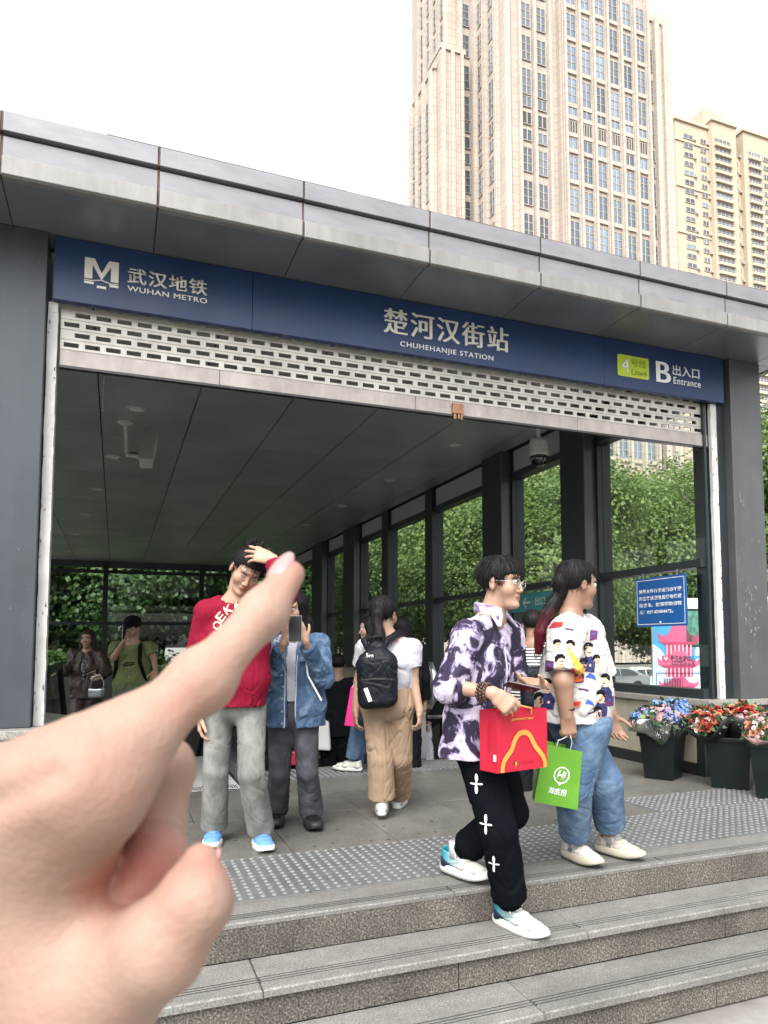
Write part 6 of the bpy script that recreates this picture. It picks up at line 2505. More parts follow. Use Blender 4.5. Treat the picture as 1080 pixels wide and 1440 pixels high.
for q, e in (('R', .86), ('L', .82)):
    tie = MB()
    c_ = lerp(Dm.J['K' + q], Dm.J['A' + q], e)
    d_ = unit(Dm.J['A' + q] - Dm.J['K' + q])
    tie.tube([c_ - d_ * .06, c_ - d_ * .03, c_ + d_ * .012, c_ + d_ * .04, c_ + d_ * .045], [.076, .084, .066, .05, .04], 20)
    tie.build('gathered_cuff', m_blk2, Dm.root, True)
for (px, py, sc) in ((670, 1103, 1.0), (684, 1157, 1.0), (695, 1213, .9)):
    fl = []
    for q in range(64):
        t = 2 * math.pi * q / 64
        r = (.0045 + .031 * abs(math.cos(2 * t)) ** 5) * (1.25 if abs(math.sin(t)) > .7 else .8) * sc
        fl.append((r * math.cos(t), r * math.sin(t)))
    n_ = unit(-FH - RH * .15)
    prints(bvT, Dm.root, 'cross_flower_print', [(D(px, py, 3.25), unit(RH - FH * .15), UP, n_, fl, 0, 1)], [m_letterw])
grad = lambda L: np.clip((L[:, 1:2] + .05) / .13, 0, 1)
def tD(L):
    t = grad(L)
    teal, whi, navy = np.array([.03, .46, .6]), np.array([1., 1., .98]), np.array([.02, .035, .12])
    T = teal * (1 - t) + whi * t
    m = ((L[:, 1] < .03) & (L[:, 2] < .056 - .42 * (L[:, 1] + .03)) & (np.abs(L[:, 0]) > .008))
    T[m] = navy
    T[(L[:, 1] > .165)] = (.05, .05, .06)
    return T
for q, t, up_, L_ in (('R', tR, UP, LR), ('L', tL, UP + tL * .16, LL)):
    Dm.shoe(q, t, m_shw, m_soleW, up=up_, L=.3, tint=tD, lace=m_lacew, sole=.036, high=.1)
    MB().tube([Dm.J['A' + q] - UP * .01, Dm.J['A' + q] + UP * .07], .04, 12).build('sock', m_tee, Dm.root, True)
m_bead = M('dark wooden bead', (0.05, 0.022, 0.012), rough=0.3, coat=.4, var=.3)
bd_ = MB()
d_ = unit(Dm.J['W' + 'R'] - Dm.J['E' + 'R'])
xa = unit(np.cross(d_, UP))
xb = np.cross(d_, xa)
for j in range(3):
    c_ = Dm.J['WR'] - d_ * (.03 + .016 * j)
    for i in range(16):
        t = 2 * math.pi * i / 16 + j * .2
        bd_.ball(c_ + (xa * math.cos(t) + xb * math.sin(t)) * .036, .0075, 7, 5)
bd_.build('bead_bracelet', m_bead, Dm.root, True)
phone(D(734, 966, 3.2), unit(RH * .25 - FH * .8 + UP * .25), unit(RH * .95 - UP * .17 + FH * .1), 'dark phone in the hand of the man in the print shirt')

# ================================================================== woman in the white shirt printed with faces
aR, tR, LR = foot((790, 1203), (850, 1226), 0.0)
aL, tL, LL = foot((836, 1197), (906, 1213), 0.0)
E_ = Human('woman in white shirt printed with faces and light blue jeans, hair tied back', 3.8,
           dict(H=(813, 822), N=(801, 869, .0), SR=(797, 893, -.17), SL=(824, 889, .16), ER=(792, 958, -.25), WR=(797, 1006, -.24), EL=(848, 965, .2), WL=(858, 1005, .12),
                P=(815, 1012, .0), KR=(806, 1105, -.09), KL=(850, 1100, .06), AR=aR + UP * .012, AL=aL + UP * .012), dv(.93, .3), dv(.9, .32, -.1), h=.006, skin=m_skin2)
E_.head(jaw=1.16, chin=1.1).limbs(arm=1.3)
E_.hand('R', -UP + RH * .12, dv(-.1, 1), curl=(.75, .85, .9, .95, .5), spread=.03, thumb=(.3, .9, .3))
E_.hand('L', -UP + RH * .3, dv(.2, -1), curl=(.4, .45, .5, .5, .3))
E_.skin_mesh()
E_.face()
m_hairr = M('black hair dyed dark red below', (1.0, 1.0, 1.0), rough=0.6, var=0.15, vs=40, tint=True, spec=.18)
def dye(V):
    t = np.clip((E_.J['N'][2] + .06 - V[:, 2]) / .14, 0, 1)[:, None]
    return np.array([.009, .008, .009]) * (1 - t) + np.array([.085, .008, .014]) * t
tl = [(D(789, 833, 3.78), .034), (D(779, 846, 3.78), .032), (D(768, 866, 3.74), .034), (D(760, 890, 3.72), .03), (D(757, 915, 3.72), .018)]
E_.hair('tied', m_hairr, seed=12, tail=[(E_.w(0, -.1, .0), .045)] + tl, tint_fn=dye, strands=700)
hemE = D(806, 1012, 3.8)
_, bvE = E_.top('shirt', m_white2, hemE, (.2, .165), (.21, .192), (.215, .2), (.82, .82), (.095, .09), amp=.009, freq=(8, 8, 8), seed=51, neck=.06, slope=.06)
E_.trousers(m_jblue, (.15, .13), (.175, .155), .115, .098, .08, (.87, .8), amp=.005, freq=(7, 7, 13), seed=55, hipw=.09)
def tE(L):
    T = np.ones((len(L), 3))
    y, z = L[:, 1], L[:, 2]
    T[(z < .058) & (y > .03)] = (.82, .8, .78)
    T[(y < -.04)] = (.8, .78, .74)
    T[(y > -.02) & (y < .035) & (z < .07) & (np.abs(y * 1.6 + z - .06) < .012)] = (.55, .56, .58)
    T[(y > .115) & (z > .05)] = (.9, .9, .88)
    return T


for q, t, L_ in (('R', tR, LR), ('L', tL, LL)):
    E_.shoe(q, t, m_shc if q == 'L' else m_shw, m_soleC, L=.27, tint=tE, lace=m_lacew, sole=.034, wide=1.12, up=UP if q == 'R' else UP + t * .06)
    nb = E_.J['A' + q] - UP * .088 + unit(t) * .01 + UP * .052 + unit(np.cross(t, UP)) * .0475
    lettering('N', nb - unit(t) * .012 - UP * .009, unit(t), UP + unit(np.cross(UP, t)) * .25, m_gtrou, E_.root, .024, .02, extrude=.003, bold=.0015)
    MB().tube([E_.J['A' + q] - UP * .02, E_.J['A' + q] + UP * .045], .042, 12).build('sock', m_tee, E_.root, True)
MB().tube([E_.J['WR'] + UP * .03 + (RH * math.cos(t) + FH * math.sin(t)) * .036 for t in np.linspace(0, 2 * math.pi, 17)], .006, 6).build('hair_tie', m_soleK, E_.root, True)
# the print: small heads, dark blue jackets, orange and red shapes
pm = [m_blk, M('print skin', (0.62, 0.42, 0.3), rough=.8), M('print navy', (0.018, 0.022, 0.1), rough=.8), M('print orange', (0.75, 0.15, 0.025), rough=.8), M('print dark red', (0.3, 0.02, 0.02), rough=.8), M('print yellow', (0.75, 0.4, 0.06), rough=.8), M('print blue', (0.03, 0.09, 0.38), rough=.8), M('print plum', (0.09, 0.02, 0.09), rough=.8)]
nE, uE = -FH, RH


def motif(px, py, kind, s=1.0, flip=1, off=-.25):
    o = D(px, py, 3.8 + off)
    nE = -unit(ray(px, py))
    it = []
    A_ = lambda poly, mi, lay: it.append((o, uE, UP, nE, [(x * s * flip * 1.25, y * s * 1.25) for x, y in poly], mi, lay))
    if kind == 'head':
        A_(ellipse(0, 0, .0165, .024, 14), 1, 1)
        A_([(-.019, .004), (-.0185, .02), (-.008, .031), (.008, .031), (.0185, .022), (.0165, .012), (.004, .0155), (-.010, .013), (-.0135, .002)], 0, 2)
        A_([(.001, .0035), (.011, .0035), (.011, .0058), (.001, .0062)], 0, 2)
        A_([(-.001, -.0095), (.0095, -.0095), (.0095, -.0068), (-.001, -.0062)], 0, 2)
    elif kind == 'figure':
        A_([(-.022, -.072), (.02, -.078), (.026, -.04), (.012, -.02), (-.014, -.022), (-.026, -.042)], 2, 1)
        A_(ellipse(.004, -.052, .005, .005, 8), 1, 2)
        A_(ellipse(0, 0, .0155, .023, 14), 1, 1.5)
        A_([(-.018, .004), (-.0175, .02), (-.008, .03), (.008, .03), (.0175, .021), (.0155, .011), (.004, .0145), (-.010, .012), (-.013, .002)], 0, 2.5)
        A_([(-.003, -.010), (.0085, -.010), (.0085, -.0068), (-.003, -.006)], 0, 2.5)
    elif kind == 'blue':
        A_([(-.02, -.004), (-.004, .014), (.016, .004), (.022, -.014), (.004, -.008)], 6, 1)
    elif kind == 'bar':
        A_([(-.02, -.005), (.0, .001), (.019, .003), (.018, .009), (-.002, .008), (-.021, .003)], 7, 1)
    elif kind == 'flag':
        A_([(-.05, -.02), (.035, -.008), (.045, .022), (.0, .026), (-.03, .004)], 3, 1)
        A_([(-.02, -.004), (.03, .0), (.038, .018), (.002, .02)], 4, 2)
        A_([(-.03, .004), (-.012, .012), (-.02, .018), (-.036, .008)], 2, 2.5)
    elif kind == 'scene':
        A_([(-.045, -.075), (.038, -.062), (.044, -.025), (.014, .03), (-.03, .04), (-.05, -.02)], 2, 1)
        A_([(-.048, -.1), (.036, -.085), (.03, -.062), (-.046, -.072)], 3, 2)
        A_([(-.02, .035), (.0, .02), (.046, -.045), (.03, -.07), (.012, -.052), (-.012, .008)], 5, 2)
        A_([(-.018, -.07), (.012, -.066), (.006, -.035), (-.01, -.04)], 4, 2.6)
    elif kind == 'plum':
        A_([(-.02, -.028), (.018, -.022), (.022, .02), (-.016, .026)], 7, 1)
        A_(ellipse(0, .004, .006, .006, 8), 6, 2)
    prints(bvE, E_.root, 'face_print', it, pm)


for a in ((786, 861, 'plum', 1.0), (779, 882, 'flag', 1.0), (775, 895, 'bar', .9), (800, 886, 'bar', .8, -1), (824, 888, 'head', 1.0), (834, 893, 'plum', .8), 
          (802, 910, 'head', .9, -1), (805, 925, 'scene', 1.05), (827, 915, 'figure', 1.1), (820, 935, 'head', .9), (788, 932, 'head', 1.05), (773, 936, 'plum', .8), (830, 951, 'blue', 1.0), (820, 971, 'bar', 1.0, -1),
          (850, 958, 'figure', 1.05, -1), (844, 981, 'figure', 1.0, -1), (856, 985, 'plum', .9), (759, 985, 'head', 1.1), (770, 966, 'figure', 1.15), (808, 991, 'flag', .6), (840, 1003, 'head', .9), (762, 925, 'head', .8), (812, 866, 'head', .7), (765, 905, 'head', .8), (833, 1003, 'bar', .9), (784, 908, 'head', .8), (795, 945, 'bar', .9), (838, 930, 'head', .85), (828, 988, 'blue', .9), (815, 953, 'plum', .8), (790, 962, 'head', .9)):
    motif(*a)
# ================================================================== people on the stairs and the escalator
def simple(label, px, py, d, fw, face, k, top_m, sleeve, tr_m, hair='short', hair_m=None, arms=None, hh=.009, hemdz=-.5, short=None, shoes=None, skin=None, stride=.05, chest=(.2, .125), group=None, facedetail=True, lean=0.0, hands=True, tail=None):
    J = stand(px, py, d, fw, k, stride=stride, lean=lean)
    for n, p in (arms or {}).items():
        J[n] = D(*p)
    h = Human(label, d, J, fw, face, k=k, h=hh, skin=skin, group=group, floor_z=J['AR'][2] - .088)
    h.head().limbs(arm=.95)
    return h


def finish(h, top_m, sleeve, tr_m, hair='short', hair_m=None, hem=.5, chest=(.2, .125), end=(1., 1.), shoe=None, sole=None, hd=None, amp=.01, tail=None, opened=None, top_name='shirt', face=True, sr=(.075, .07, .055), thigh=.095, cuff=.07):
    hd = hd or {}
    for q in 'RL':
        d_, pn, cu = hd.get(q, (h.J['W' + q] - h.J['E' + q], h.xr * (-1 if q == 'R' else 1), (.5, .55, .6, .65, .35)))
        h.hand(q, d_, pn, curl=cu)
    h.skin_mesh()
    if face: h.face()
    h.hair(hair, hair_m, tail=tail(h) if tail else None)
    hp = h.J['N'] - UP * hem * h.k
    _, bv = h.top(top_name, top_m, hp, chest, (chest[0] * .97, chest[1]), (chest[0] * .98, chest[1] * 1.03), sleeve, sr, amp=amp, neck=.058, opened=opened(h) if opened else None)
    if tr_m is not None:
        h.trousers(tr_m, (.15, .11), (.17, .125), thigh, .08, cuff, end, amp=.009)
    for q in 'RL':
        h.shoe(q, h.fw, shoe or m_shw, sole or m_soleW)
    return bv


# woman in the brown jacket on the escalator
F = simple('woman in brown jacket, white shirt and striped tie riding the escalator', 123, 899, 9.2, dv(.1, -1), dv(.06, -1), .93, None, None, None,
           arms=dict(ER=(103, 936, 9.15), WR=(86, 947, 8.95), EL=(150, 943, 9.1), WL=(141, 953, 8.95)))
wedge = lambda h: [(Ec(h.J['N'] + h.fw * .13, h.Sm - UP * .42 + h.fw * .18, .06, .05), .01)]
finish(F, m_brownj, (1.85, 1.85), None, 'bob', m_hairb, hem=.62, chest=(.21, .13), opened=wedge, top_name='jacket', shoe=m_shk, sole=m_soleK, hd=dict(R=(dv(-.6, -.7, -.1), -UP, (.2, .2, .25, .3, .2)), L=(dv(-.9, -.3, -.1), dv(0, 1, -.2), (.6, .6, .7, .7, .4))))
F.top('blouse', m_tee, F.J['N'] - UP * .5, (.165, .1), (.155, .1), (.16, .1), (.3, .3), (.05, .05), amp=.003, neck=.05)
F.trousers(m_brownj, (.15, .11), (.17, .13), .1, .095, .09, (.01, .01), amp=.004, name='shorts')
MB().prism([(-.012, 0), (.012, 0), (.022, -.3), (0, -.34), (-.022, -.3)], F.J['N'] + F.fw * .118 - UP * .05, F.xr, UP, F.fw, .006).build('tie', m_tie, F.root)
tp = MB()
for q in range(6):
    z = -.09 - .045 * q
    tp.prism([(-.014, z), (.016, z + .012), (.016, z + .02), (-.014, z + .008)], F.J['N'] + F.fw * .125 - UP * .03, F.xr, UP, F.fw, .002)
tp.build('tie_stripe', m_silver, F.root)
hb_ = D(136, 972, 8.9)
hbag = empty('handbag', hb_, label='silver handbag hanging from the arm of the woman in brown', cat='handbag')
v = Vol(hb_ - .2, hb_ + .2, .008)
v.add(Bx(hb_ - UP * .02, (.1, .045, .07), np.stack([RH, FH, UP]), .035))
v.cut(El(hb_ + UP * .085, (.09, .1, .05)), .02)
V, Q = v.net()
wlink('body', np_mesh('body', V, Q), hbag, m_silver)
MB().tube([hb_ - RH * .09 + UP * .04, hb_ - RH * .05 + UP * .17, hb_ + RH * .03 + UP * .2, hb_ + RH * .08 + UP * .12, hb_ + RH * .09 + UP * .04], .009, 6).build('handle', m_silver, hbag, True)
MB().tube([hb_ - RH * .08 + UP * .04, hb_ - RH * .02 + UP * .25, F.J['N'] + F.fw * .13 - UP * .3, F.J['SL'] + UP * .05], .006, 6).build('strap', m_silver, hbag, True)

# man in the green T-shirt
G_ = simple('man in sage green T-shirt and cap talking on the phone on the escalator', 186, 884, 8.05, dv(.05, -1), dv(-.25, -1, -.35), 1.0, None, None, None,
            arms=dict(ER=(160, 925, 7.9), WR=(175, 901, 7.8), EL=(216, 925, 8.0), WL=(219, 943, 7.85)))
bvG = finish(G_, m_green, (.8, .8), m_gtrou, 'short', chest=(.2, .12), hem=.58, top_name='tshirt', hd=dict(R=(dv(.15, .05, 1), dv(.7, .5), (.4, .45, .5, .55, .3)), L=(dv(.1, -.6, -.4), -UP, (.4, .5, .5, .5, .3))))
v = Vol(G_.J['H'] - .2, G_.J['H'] + .2, .008)
v.add(El(G_.w(0, -.015, .06), np.array([.092, .11, .085]), G_.X))
v.cut(Bx(G_.w(0, 0, -.04), (.15, .16, .085), G_.X, .01))
v.add(Ec(G_.w(0, .07, .05), G_.w(0, .15, .038), (.075, .012), (.06, .008), G_.hx), .01)
V, Q = v.net()
wlink('cap', np_mesh('cap', V, Q), G_.root, m_blk)
for sg in (-1, 1):
    MB().tube([G_.J['N'] + G_.xr * .1 * sg + UP * .03 - G_.fw * .05, G_.J['N'] + G_.xr * .115 * sg + G_.fw * .1 - UP * .03, G_.J['N'] + G_.xr * .125 * sg + G_.fw * .13 - UP * .2, G_.J['N'] + G_.xr * .17 * sg + G_.fw * .05 - UP * .4], [.02, .022, .022, .018], 8).build('backpack_strap', m_blk, G_.root, True)
for (a, b_, t) in ((-.07, .07, 0), (-.04, .085, .016), (-.06, .05, -.016)):
    prints(bvG, G_.root, 'chest_print', [(G_.J['N'] - UP * .22 + UP * t, G_.xr * -1, UP, G_.fw, [(a, -.004), (b_, -.004), (b_ * .8, .005), (a * .8, .006)], 0, 1)], [m_blk])
phone(D(174, 889, 7.78), FH, UP, 'dark phone at the ear of the man in green')

# boy in black seen from behind, going down the stairs
H_ = simple('boy in black T-shirt and black shorts going down the stairs', 475, 935, 7.75, dv(.1, 1), dv(-.25, 1), .96, None, None, None, arms=dict(EL=(452, 985, 7.75), WL=(447, 1012, 7.7), ER=(497, 985, 7.8), WR=(499, 1010, 7.8)), skin=m_skin2)
finish(H_, m_blk, (.9, .9), m_blk, 'short', chest=(.2, .125), hem=.6, end=(.2, .2), top_name='tshirt', face=False, thigh=.11, cuff=.1)
hb2 = D(452, 1012, 7.5)
c2 = empty('carrier_bag', hb2, label='white carrier bag held by the boy in black', cat='bag')
MB().prism([(-.09, -.3), (.1, -.31), (.08, -.02), (.03, .0), (-.06, -.01)], hb2 - FH * .04, RH, UP, FH, .08).build('body', m_letterw, c2, bevel=.02)
MB().tube([hb2 - RH * .05, hb2 + UP * .06, hb2 + RH * .03], .006, 6).build('handle', m_letterw, c2)

# person in jeans with the magenta bag
I_ = simple('person in blue jeans and white sneakers turning towards the stairs', 519, 884, 6.6, dv(-.85, .35), dv(-.95, -.1, -.1), .9, None, None, None, stride=.12)
aI, tI, _ = foot((500, 1088), (482, 1076), 0.0)
I_.J['AL'] = aI
I_.J['KL'] = D(508, 1010, 6.6)
finish(I_, m_blk, (.8, .8), m_jblue, 'bob', chest=(.17, .11), hem=.48, end=(.92, .92), face=True, top_name='tshirt')
mb_ = D(494, 985, 6.35)
mg = empty('paper_bag', mb_, label='magenta paper bag hanging beside the person in blue jeans', cat='bag')
MB().prism([(-.055, -.21), (.05, -.22), (.1, .09), (.0, .12)], mb_ - FH * .05, RH, UP, FH, .1).build('body', m_magenta, mg, bevel=.004)
MB().tube([mb_ + RH * .01 + UP * .11, mb_ + RH * .04 + UP * .2, mb_ + RH * .08 + UP * .09], .004, 6).build('handle', m_letterw, mg)

# dark-haired person right of the backpack
J_ = simple('dark-haired woman in black carrying a black rucksack beside the khaki trousers', 566, 884, 6.9, dv(.3, 1), dv(.2, 1), .93, None, None, None)
finish(J_, m_blk, (1.9, 1.9), m_blk, 'long', chest=(.19, .13), hem=.6, top_name='jacket', face=False, shoe=m_shw)
rs = J_.J['N'] - UP * .24 - J_.fw * .2 + RH * .1
rk = empty('rucksack', rs, label='black rucksack on the back of the dark-haired woman', cat='backpack')
v = Vol(rs - .3, rs + .3, .01)
v.add(Bx(rs, (.14, .085, .2), np.stack([RH, FH, UP]), .06))
v.add(Bx(rs - FH * .08 - UP * .08, (.1, .035, .08), np.stack([RH, FH, UP]), .03), .01)
V, Q = v.net()
V = folds(V, vnormals(V, Q), .008, (10, 10, 10), 3)
wlink('body', np_mesh('body', V, Q), rk, m_nylon)
MB().tube([rs - RH * .05 + UP * .19, rs - RH * .03 + UP * .24, rs + RH * .03 + UP * .24, rs + RH * .05 + UP * .19], .01, 6).build('handle', m_nylon, rk)
MB().obox(rs - FH * .12 + RH * .06 + UP * .06, RH, FH, UP, .03, .004, .012).build('badge', m_silver, rk)

# person in the striped top
K_ = simple('person in striped top with black straps behind the shirt printed with faces', 749, 879, 5.9, dv(.25, 1), dv(.1, 1), 1.0, None, None, None, skin=m_skin2)
finish(K_, m_stripe, (.95, .95), m_blk, 'short', chest=(.2, .125), hem=.56, top_name='striped_top', face=False)
bp2 = K_.J['N'] - UP * .32 - K_.fw * .2 + RH * .05
k2_ = empty('black_backpack', bp2, label='black backpack worn over the striped top', cat='backpack')
v = Vol(bp2 - .3, bp2 + .3, .009)
v.add(Bx(bp2, (.13, .08, .16), np.stack([RH, FH, UP]), .05))
V, Q = v.net()
V = folds(V, vnormals(V, Q), .008, (10, 10, 10), 5)
wlink('body', np_mesh('body', V, Q), k2_, m_nylon)
for sg in (-1, 1):
    MB().tube([bp2 + RH * .08 * sg + UP * .14, K_.J['N'] + RH * .1 * sg - K_.fw * .12 - UP * .06, K_.J['N'] + RH * .11 * sg + UP * .03, K_.J['N'] + RH * .12 * sg + K_.fw * .12 - UP * .1], [.02, .022, .022, .02], 8).build('strap', m_nylon, k2_, True)

# dark figures lower on the stairs
L_ = simple('person in black jacket holding a pale cloth by the handrail', 645, 962, 7.9, dv(-.2, -1), dv(-.2, -1, -.2), .97, None, None, None, arms=dict(ER=(612, 1008, 7.75), WR=(601, 1020, 7.5)))
finish(L_, m_blk, (1.8, 1.8), m_navy, 'short', chest=(.21, .13), hem=.55, top_name='jacket')
pc = D(601, 1022, 7.42)
cl_ = empty('pale_cloth', pc, label='pale folded cloth hanging from a hand beside the handrail post', cat='cloth')
v = Vol(pc - [.15, .15, .5], pc + [.15, .15, .1], .01)
v.add(Ec(pc + UP * .0, pc - UP * .34, (.035, .025), (.075, .03), RH))
V, Q = v.net()
V = folds(V, vnormals(V, Q), .02, (22, 22, 3), 7)
wlink('folds', np_mesh('folds', V, Q), cl_, m_tee)
N_ = simple('person in black seen between the two walking couples, on the stairs', 424, 962, 7.9, dv(-.1, 1), dv(-.2, 1), .95, None, None, None)
finish(N_, m_blk, (1.9, 1.9), m_blk, 'short', chest=(.21, .13), hem=.55, top_name='jacket', face=False)
rb_ = D(411, 1066, 7.5)
rbg = empty('red_bag', rb_, label='small red bag low behind the woman in the denim jacket', cat='bag')
MB().obox(rb_, RH, FH, UP, .05, .04, .07).build('body', m_bred, rbg, bevel=.015)
MB().tube([rb_ - RH * .03 + UP * .07, rb_ + UP * .15, rb_ + RH * .03 + UP * .07], .006, 6).build('handle', m_bred, rbg)
# little dark cones standing on the landing plate, behind the pointing finger
# ================================================================== shopping bags
m_redp = M('red paper', (0.42, 0.011, 0.033), rough=0.38, var=0.05, vs=4, spec=.4)
m_redd = M('darker red print', (0.45, 0.01, 0.02), rough=0.4)
m_gold = M('gold print', (0.72, 0.36, 0.075), rough=0.35, metal=0.35, var=0.15, vs=9)
m_rope = M('golden cord', (0.62, 0.36, 0.12), rough=0.6, var=0.2, vs=60)
m_greenp = M('green paper', (0.1, 0.27, 0.025), rough=0.55, var=0.1, vs=7, spec=.3, bump=.15, bs=9)
ux_ = unit(RH * .82 + FH * .57)
uy_ = np.cross(UP, ux_)
o_ = D(699.5, 1088, 3.13)
W_, H__, T_ = .298, .262, .115
rbag = empty('shopping_bag', o_, label='red paper shopping bag with a golden wave, carried by the man in the print shirt', cat='bag')
b = MB()
c0 = [o_, o_ + ux_ * W_, o_ + ux_ * W_ + uy_ * T_, o_ + uy_ * T_]
mid_l, mid_r = o_ + uy_ * T_ * .5 + ux_ * .006, o_ + ux_ * (W_ - .006) + uy_ * T_ * .5
up1 = UP * H__
vs = c0 + [p + up1 for p in c0] + [mid_l + UP * .07, mid_l + up1, mid_r + UP * .07, mid_r + up1]
b.add(vs, [(0, 3, 2, 1), (0, 1, 5, 4), (2, 3, 7, 6), (0, 4, 9, 8), (3, 8, 9, 7), (0, 8, 3), (1, 10, 11, 5), (2, 6, 11, 10), (1, 2, 10)])
ob = b.build('body', m_redp, rbag)
sm = ob.modifiers.new('paper', 'SOLIDIFY')
sm.thickness = .0015


def bag_poly(o, ux, uz, n, pts, t, mat, parent, name):
    return MB().prism(pts, o + n * .0012, ux, uz, n, t).build(name, mat, parent)


def ribbon(pts, w):
    pts = [np.array(p, float) for p in pts]
    L, R_ = [], []
    for i, p in enumerate(pts):
        t = unit(pts[min(i + 1, len(pts) - 1)] - pts[max(i - 1, 0)])
        nn = np.array([-t[1], t[0]])
        L.append(p + nn * w / 2)
        R_.append(p - nn * w / 2)
    return L, R_


zx = lambda x: (x - 235) / 502 * W_
zy = lambda y: (588 - y) / 518 * H__
cp = [(281, 586), (283, 540), (298, 490), (335, 445), (372, 405), (392, 355), (415, 305), (450, 272), (490, 263), (530, 272), (562, 305), (585, 350), (612, 398), (652, 445), (690, 492), (706, 540), (709, 586)]
for ww, mt, k in ((.0275, m_redd, .0), (.022, m_gold, .0004)):
    L, R_ = ribbon([(zx(x), zy(y)) for x, y in cp], ww)
    bb = MB()
    nv = len(L)
    top_ = [o_ - uy_ * (.0022 + k) + ux_ * p[0] + UP * p[1] for p in L + R_]
    bot_ = [p + uy_ * .0008 for p in top_]
    bb.add(top_ + bot_, [f for i in range(nv - 1) for f in ((i, i + 1, nv + i + 1, nv + i), (2 * nv + i, 2 * nv + nv + i, 3 * nv + i + 1, 2 * nv + i + 1))] +
           [(i, 2 * nv + i, 2 * nv + i + 1, i + 1) for i in range(nv - 1)] + [(nv + i, nv + i + 1, 3 * nv + i + 1, 3 * nv + i) for i in range(nv - 1)] + [(0, nv, 3 * nv, 2 * nv), (nv - 1, 3 * nv - 1, 4 * nv - 1, 2 * nv - 1)])
    bb.build('wave_print', mt, rbag)
lettering('@WHONGCTSSGE', o_ - uy_ * .002 + ux_ * zx(372) + UP * zy(163), ux_, UP, m_gold, rbag, zx(590) - zx(372), .0125, extrude=.0006, offset=.02)
lettering('WONGCTSSGE', o_ - uy_ * .002 + ux_ * zx(465) + UP * zy(531), ux_, UP, m_redd, rbag, zx(600) - zx(465), .009, extrude=.0006)
em_ = MB()
em_.prism(ellipse(0, 0, .0125, .0115, 16), o_ - uy_ * .0012 + ux_ * zx(413) + UP * zy(520), ux_, UP, -uy_, .0006)
em_.build('emblem', m_camdk, rbag)
em_ = MB()
em_.prism([(-.004, -.018), (.001, -.009), (.009, -.006), (.004, .001), (.007, .008), (-.002, .004), (-.006, .009), (-.004, .0)], o_ - uy_ * .0019 + ux_ * zx(413) + UP * zy(520), ux_, UP, -uy_, .0006)
em_.build('emblem', m_gold, rbag)
fl_ = MB()
for q in range(13):
    z = H__ * (.78 - .036 * q)
    ln = .035 + .012 * ((q * 5) % 4) / 4
    a_ = o_ + uy_ * T_ * .45 - ux_ * .001 + UP * z
    fl_.obox(a_ + ux_ * .0045 * (1), ux_, uy_, UP, .0006, ln / 2, .0018)
fl_.build('small_print', m_redd, rbag)
st_ = o_ + uy_ * .016 + UP * .062 + ux_ * .0005
MB().obox(st_, ux_, uy_, UP, .0012, .008, .0135).build('sticker', m_lacew, rbag)
hand_at = Dm.J['WR'] + dv(.75, -.1, -.62) * .085
for (a, bofs, k) in ((zx(380), 0, -.004), (zx(570), 0, -.004), (zx(380), T_, .004), (zx(570), T_, .004)):
    p = o_ + ux_ * a + uy_ * (bofs + k) + UP * (H__ - .025)
    MB().tube([p, p + UP * .03, lerp(p + UP * .03, hand_at, .6) + UP * .008, hand_at + UP * (.004 if a < .1 else -.004) + FH * (.006 if bofs else -.006)], .0042, 7).build('rope_handle', m_rope, rbag, True)

gF = [D(766, 1046, 3.56), D(819, 1057, 3.6), D(812, 1139, 3.6), None]
gN_ = np.cross(gF[1] - gF[0], gF[2] - gF[0])
_v = ray(751, 1127)
gF[3] = CAM + _v * (((gF[0] - CAM) @ gN_) / (_v @ gN_))
gb_ = unit(np.cross(gF[1] - gF[0], gF[3] - gF[0]))
if gb_ @ FH < 0: gb_ = -gb_
gbag = empty('carrier_bag', gF[3], label='green paper bag with a round white emblem, carried by the ponytailed woman', cat='bag')
b = MB()
gB = [p + gb_ * .085 + RH * .022 for p in gF]
mr = [(gF[1] + gB[1]) / 2 - RH * .004, (gF[2] + gB[2]) / 2]
ml = [(gF[0] + gB[0]) / 2 + RH * .012, (gF[3] + gB[3]) / 2]
b.add(gF + gB + mr + ml, [(0, 1, 2, 3), (7, 6, 5, 4), (3, 2, 6, 7), (1, 8, 9, 2), (8, 5, 6, 9), (0, 3, 11, 10), (10, 11, 7, 4)])
og = b.build('body', m_greenp, gbag)
og.modifiers.new('paper', 'SOLIDIFY').thickness = .0012
gu = unit(gF[1] - gF[0])
gv = unit(np.cross(gu, np.cross(gF[0] - gF[3], gu)))
gv = unit((gF[0] - gF[3]) - gu * ((gF[0] - gF[3]) @ gu))
gn = np.cross(gu, gv)
if gn @ FH > 0: gn = -gn
gc = lerp(lerp(gF[0], gF[1], .5), lerp(gF[3], gF[2], .5), .47) + gu * .008
ring_ = MB()
nn = 36
outer = ellipse(0, 0, .041, .041, nn)
inner = ellipse(0, 0, .0355, .0355, nn)
vs = [gc + gu * p[0] + gv * p[1] + gn * .0016 for p in outer + inner]
vs += [p + gn * .0006 for p in vs]
m2_ = 2 * nn
ring_.add(vs, [(m2_ + i, m2_ + (i + 1) % nn, m2_ + nn + (i + 1) % nn, m2_ + nn + i) for i in range(nn)] + [(i, (i + 1) % nn, m2_ + (i + 1) % nn, m2_ + i) for i in range(nn)] + [(nn + i, m2_ + nn + i, m2_ + nn + (i + 1) % nn, nn + (i + 1) % nn) for i in range(nn)])
ring_.prism([(-.012, -.036), (.012, -.036), (.0, -.052)], gc + gn * .0016, gu, gv, gn, .0006)
ring_.build('emblem_ring', m_letterw, gbag)
sk = unit(gv + gu * .22)
hi_me = text_mesh('Hi', .04, .042, extrude=.0006, center=True, offset=.015)
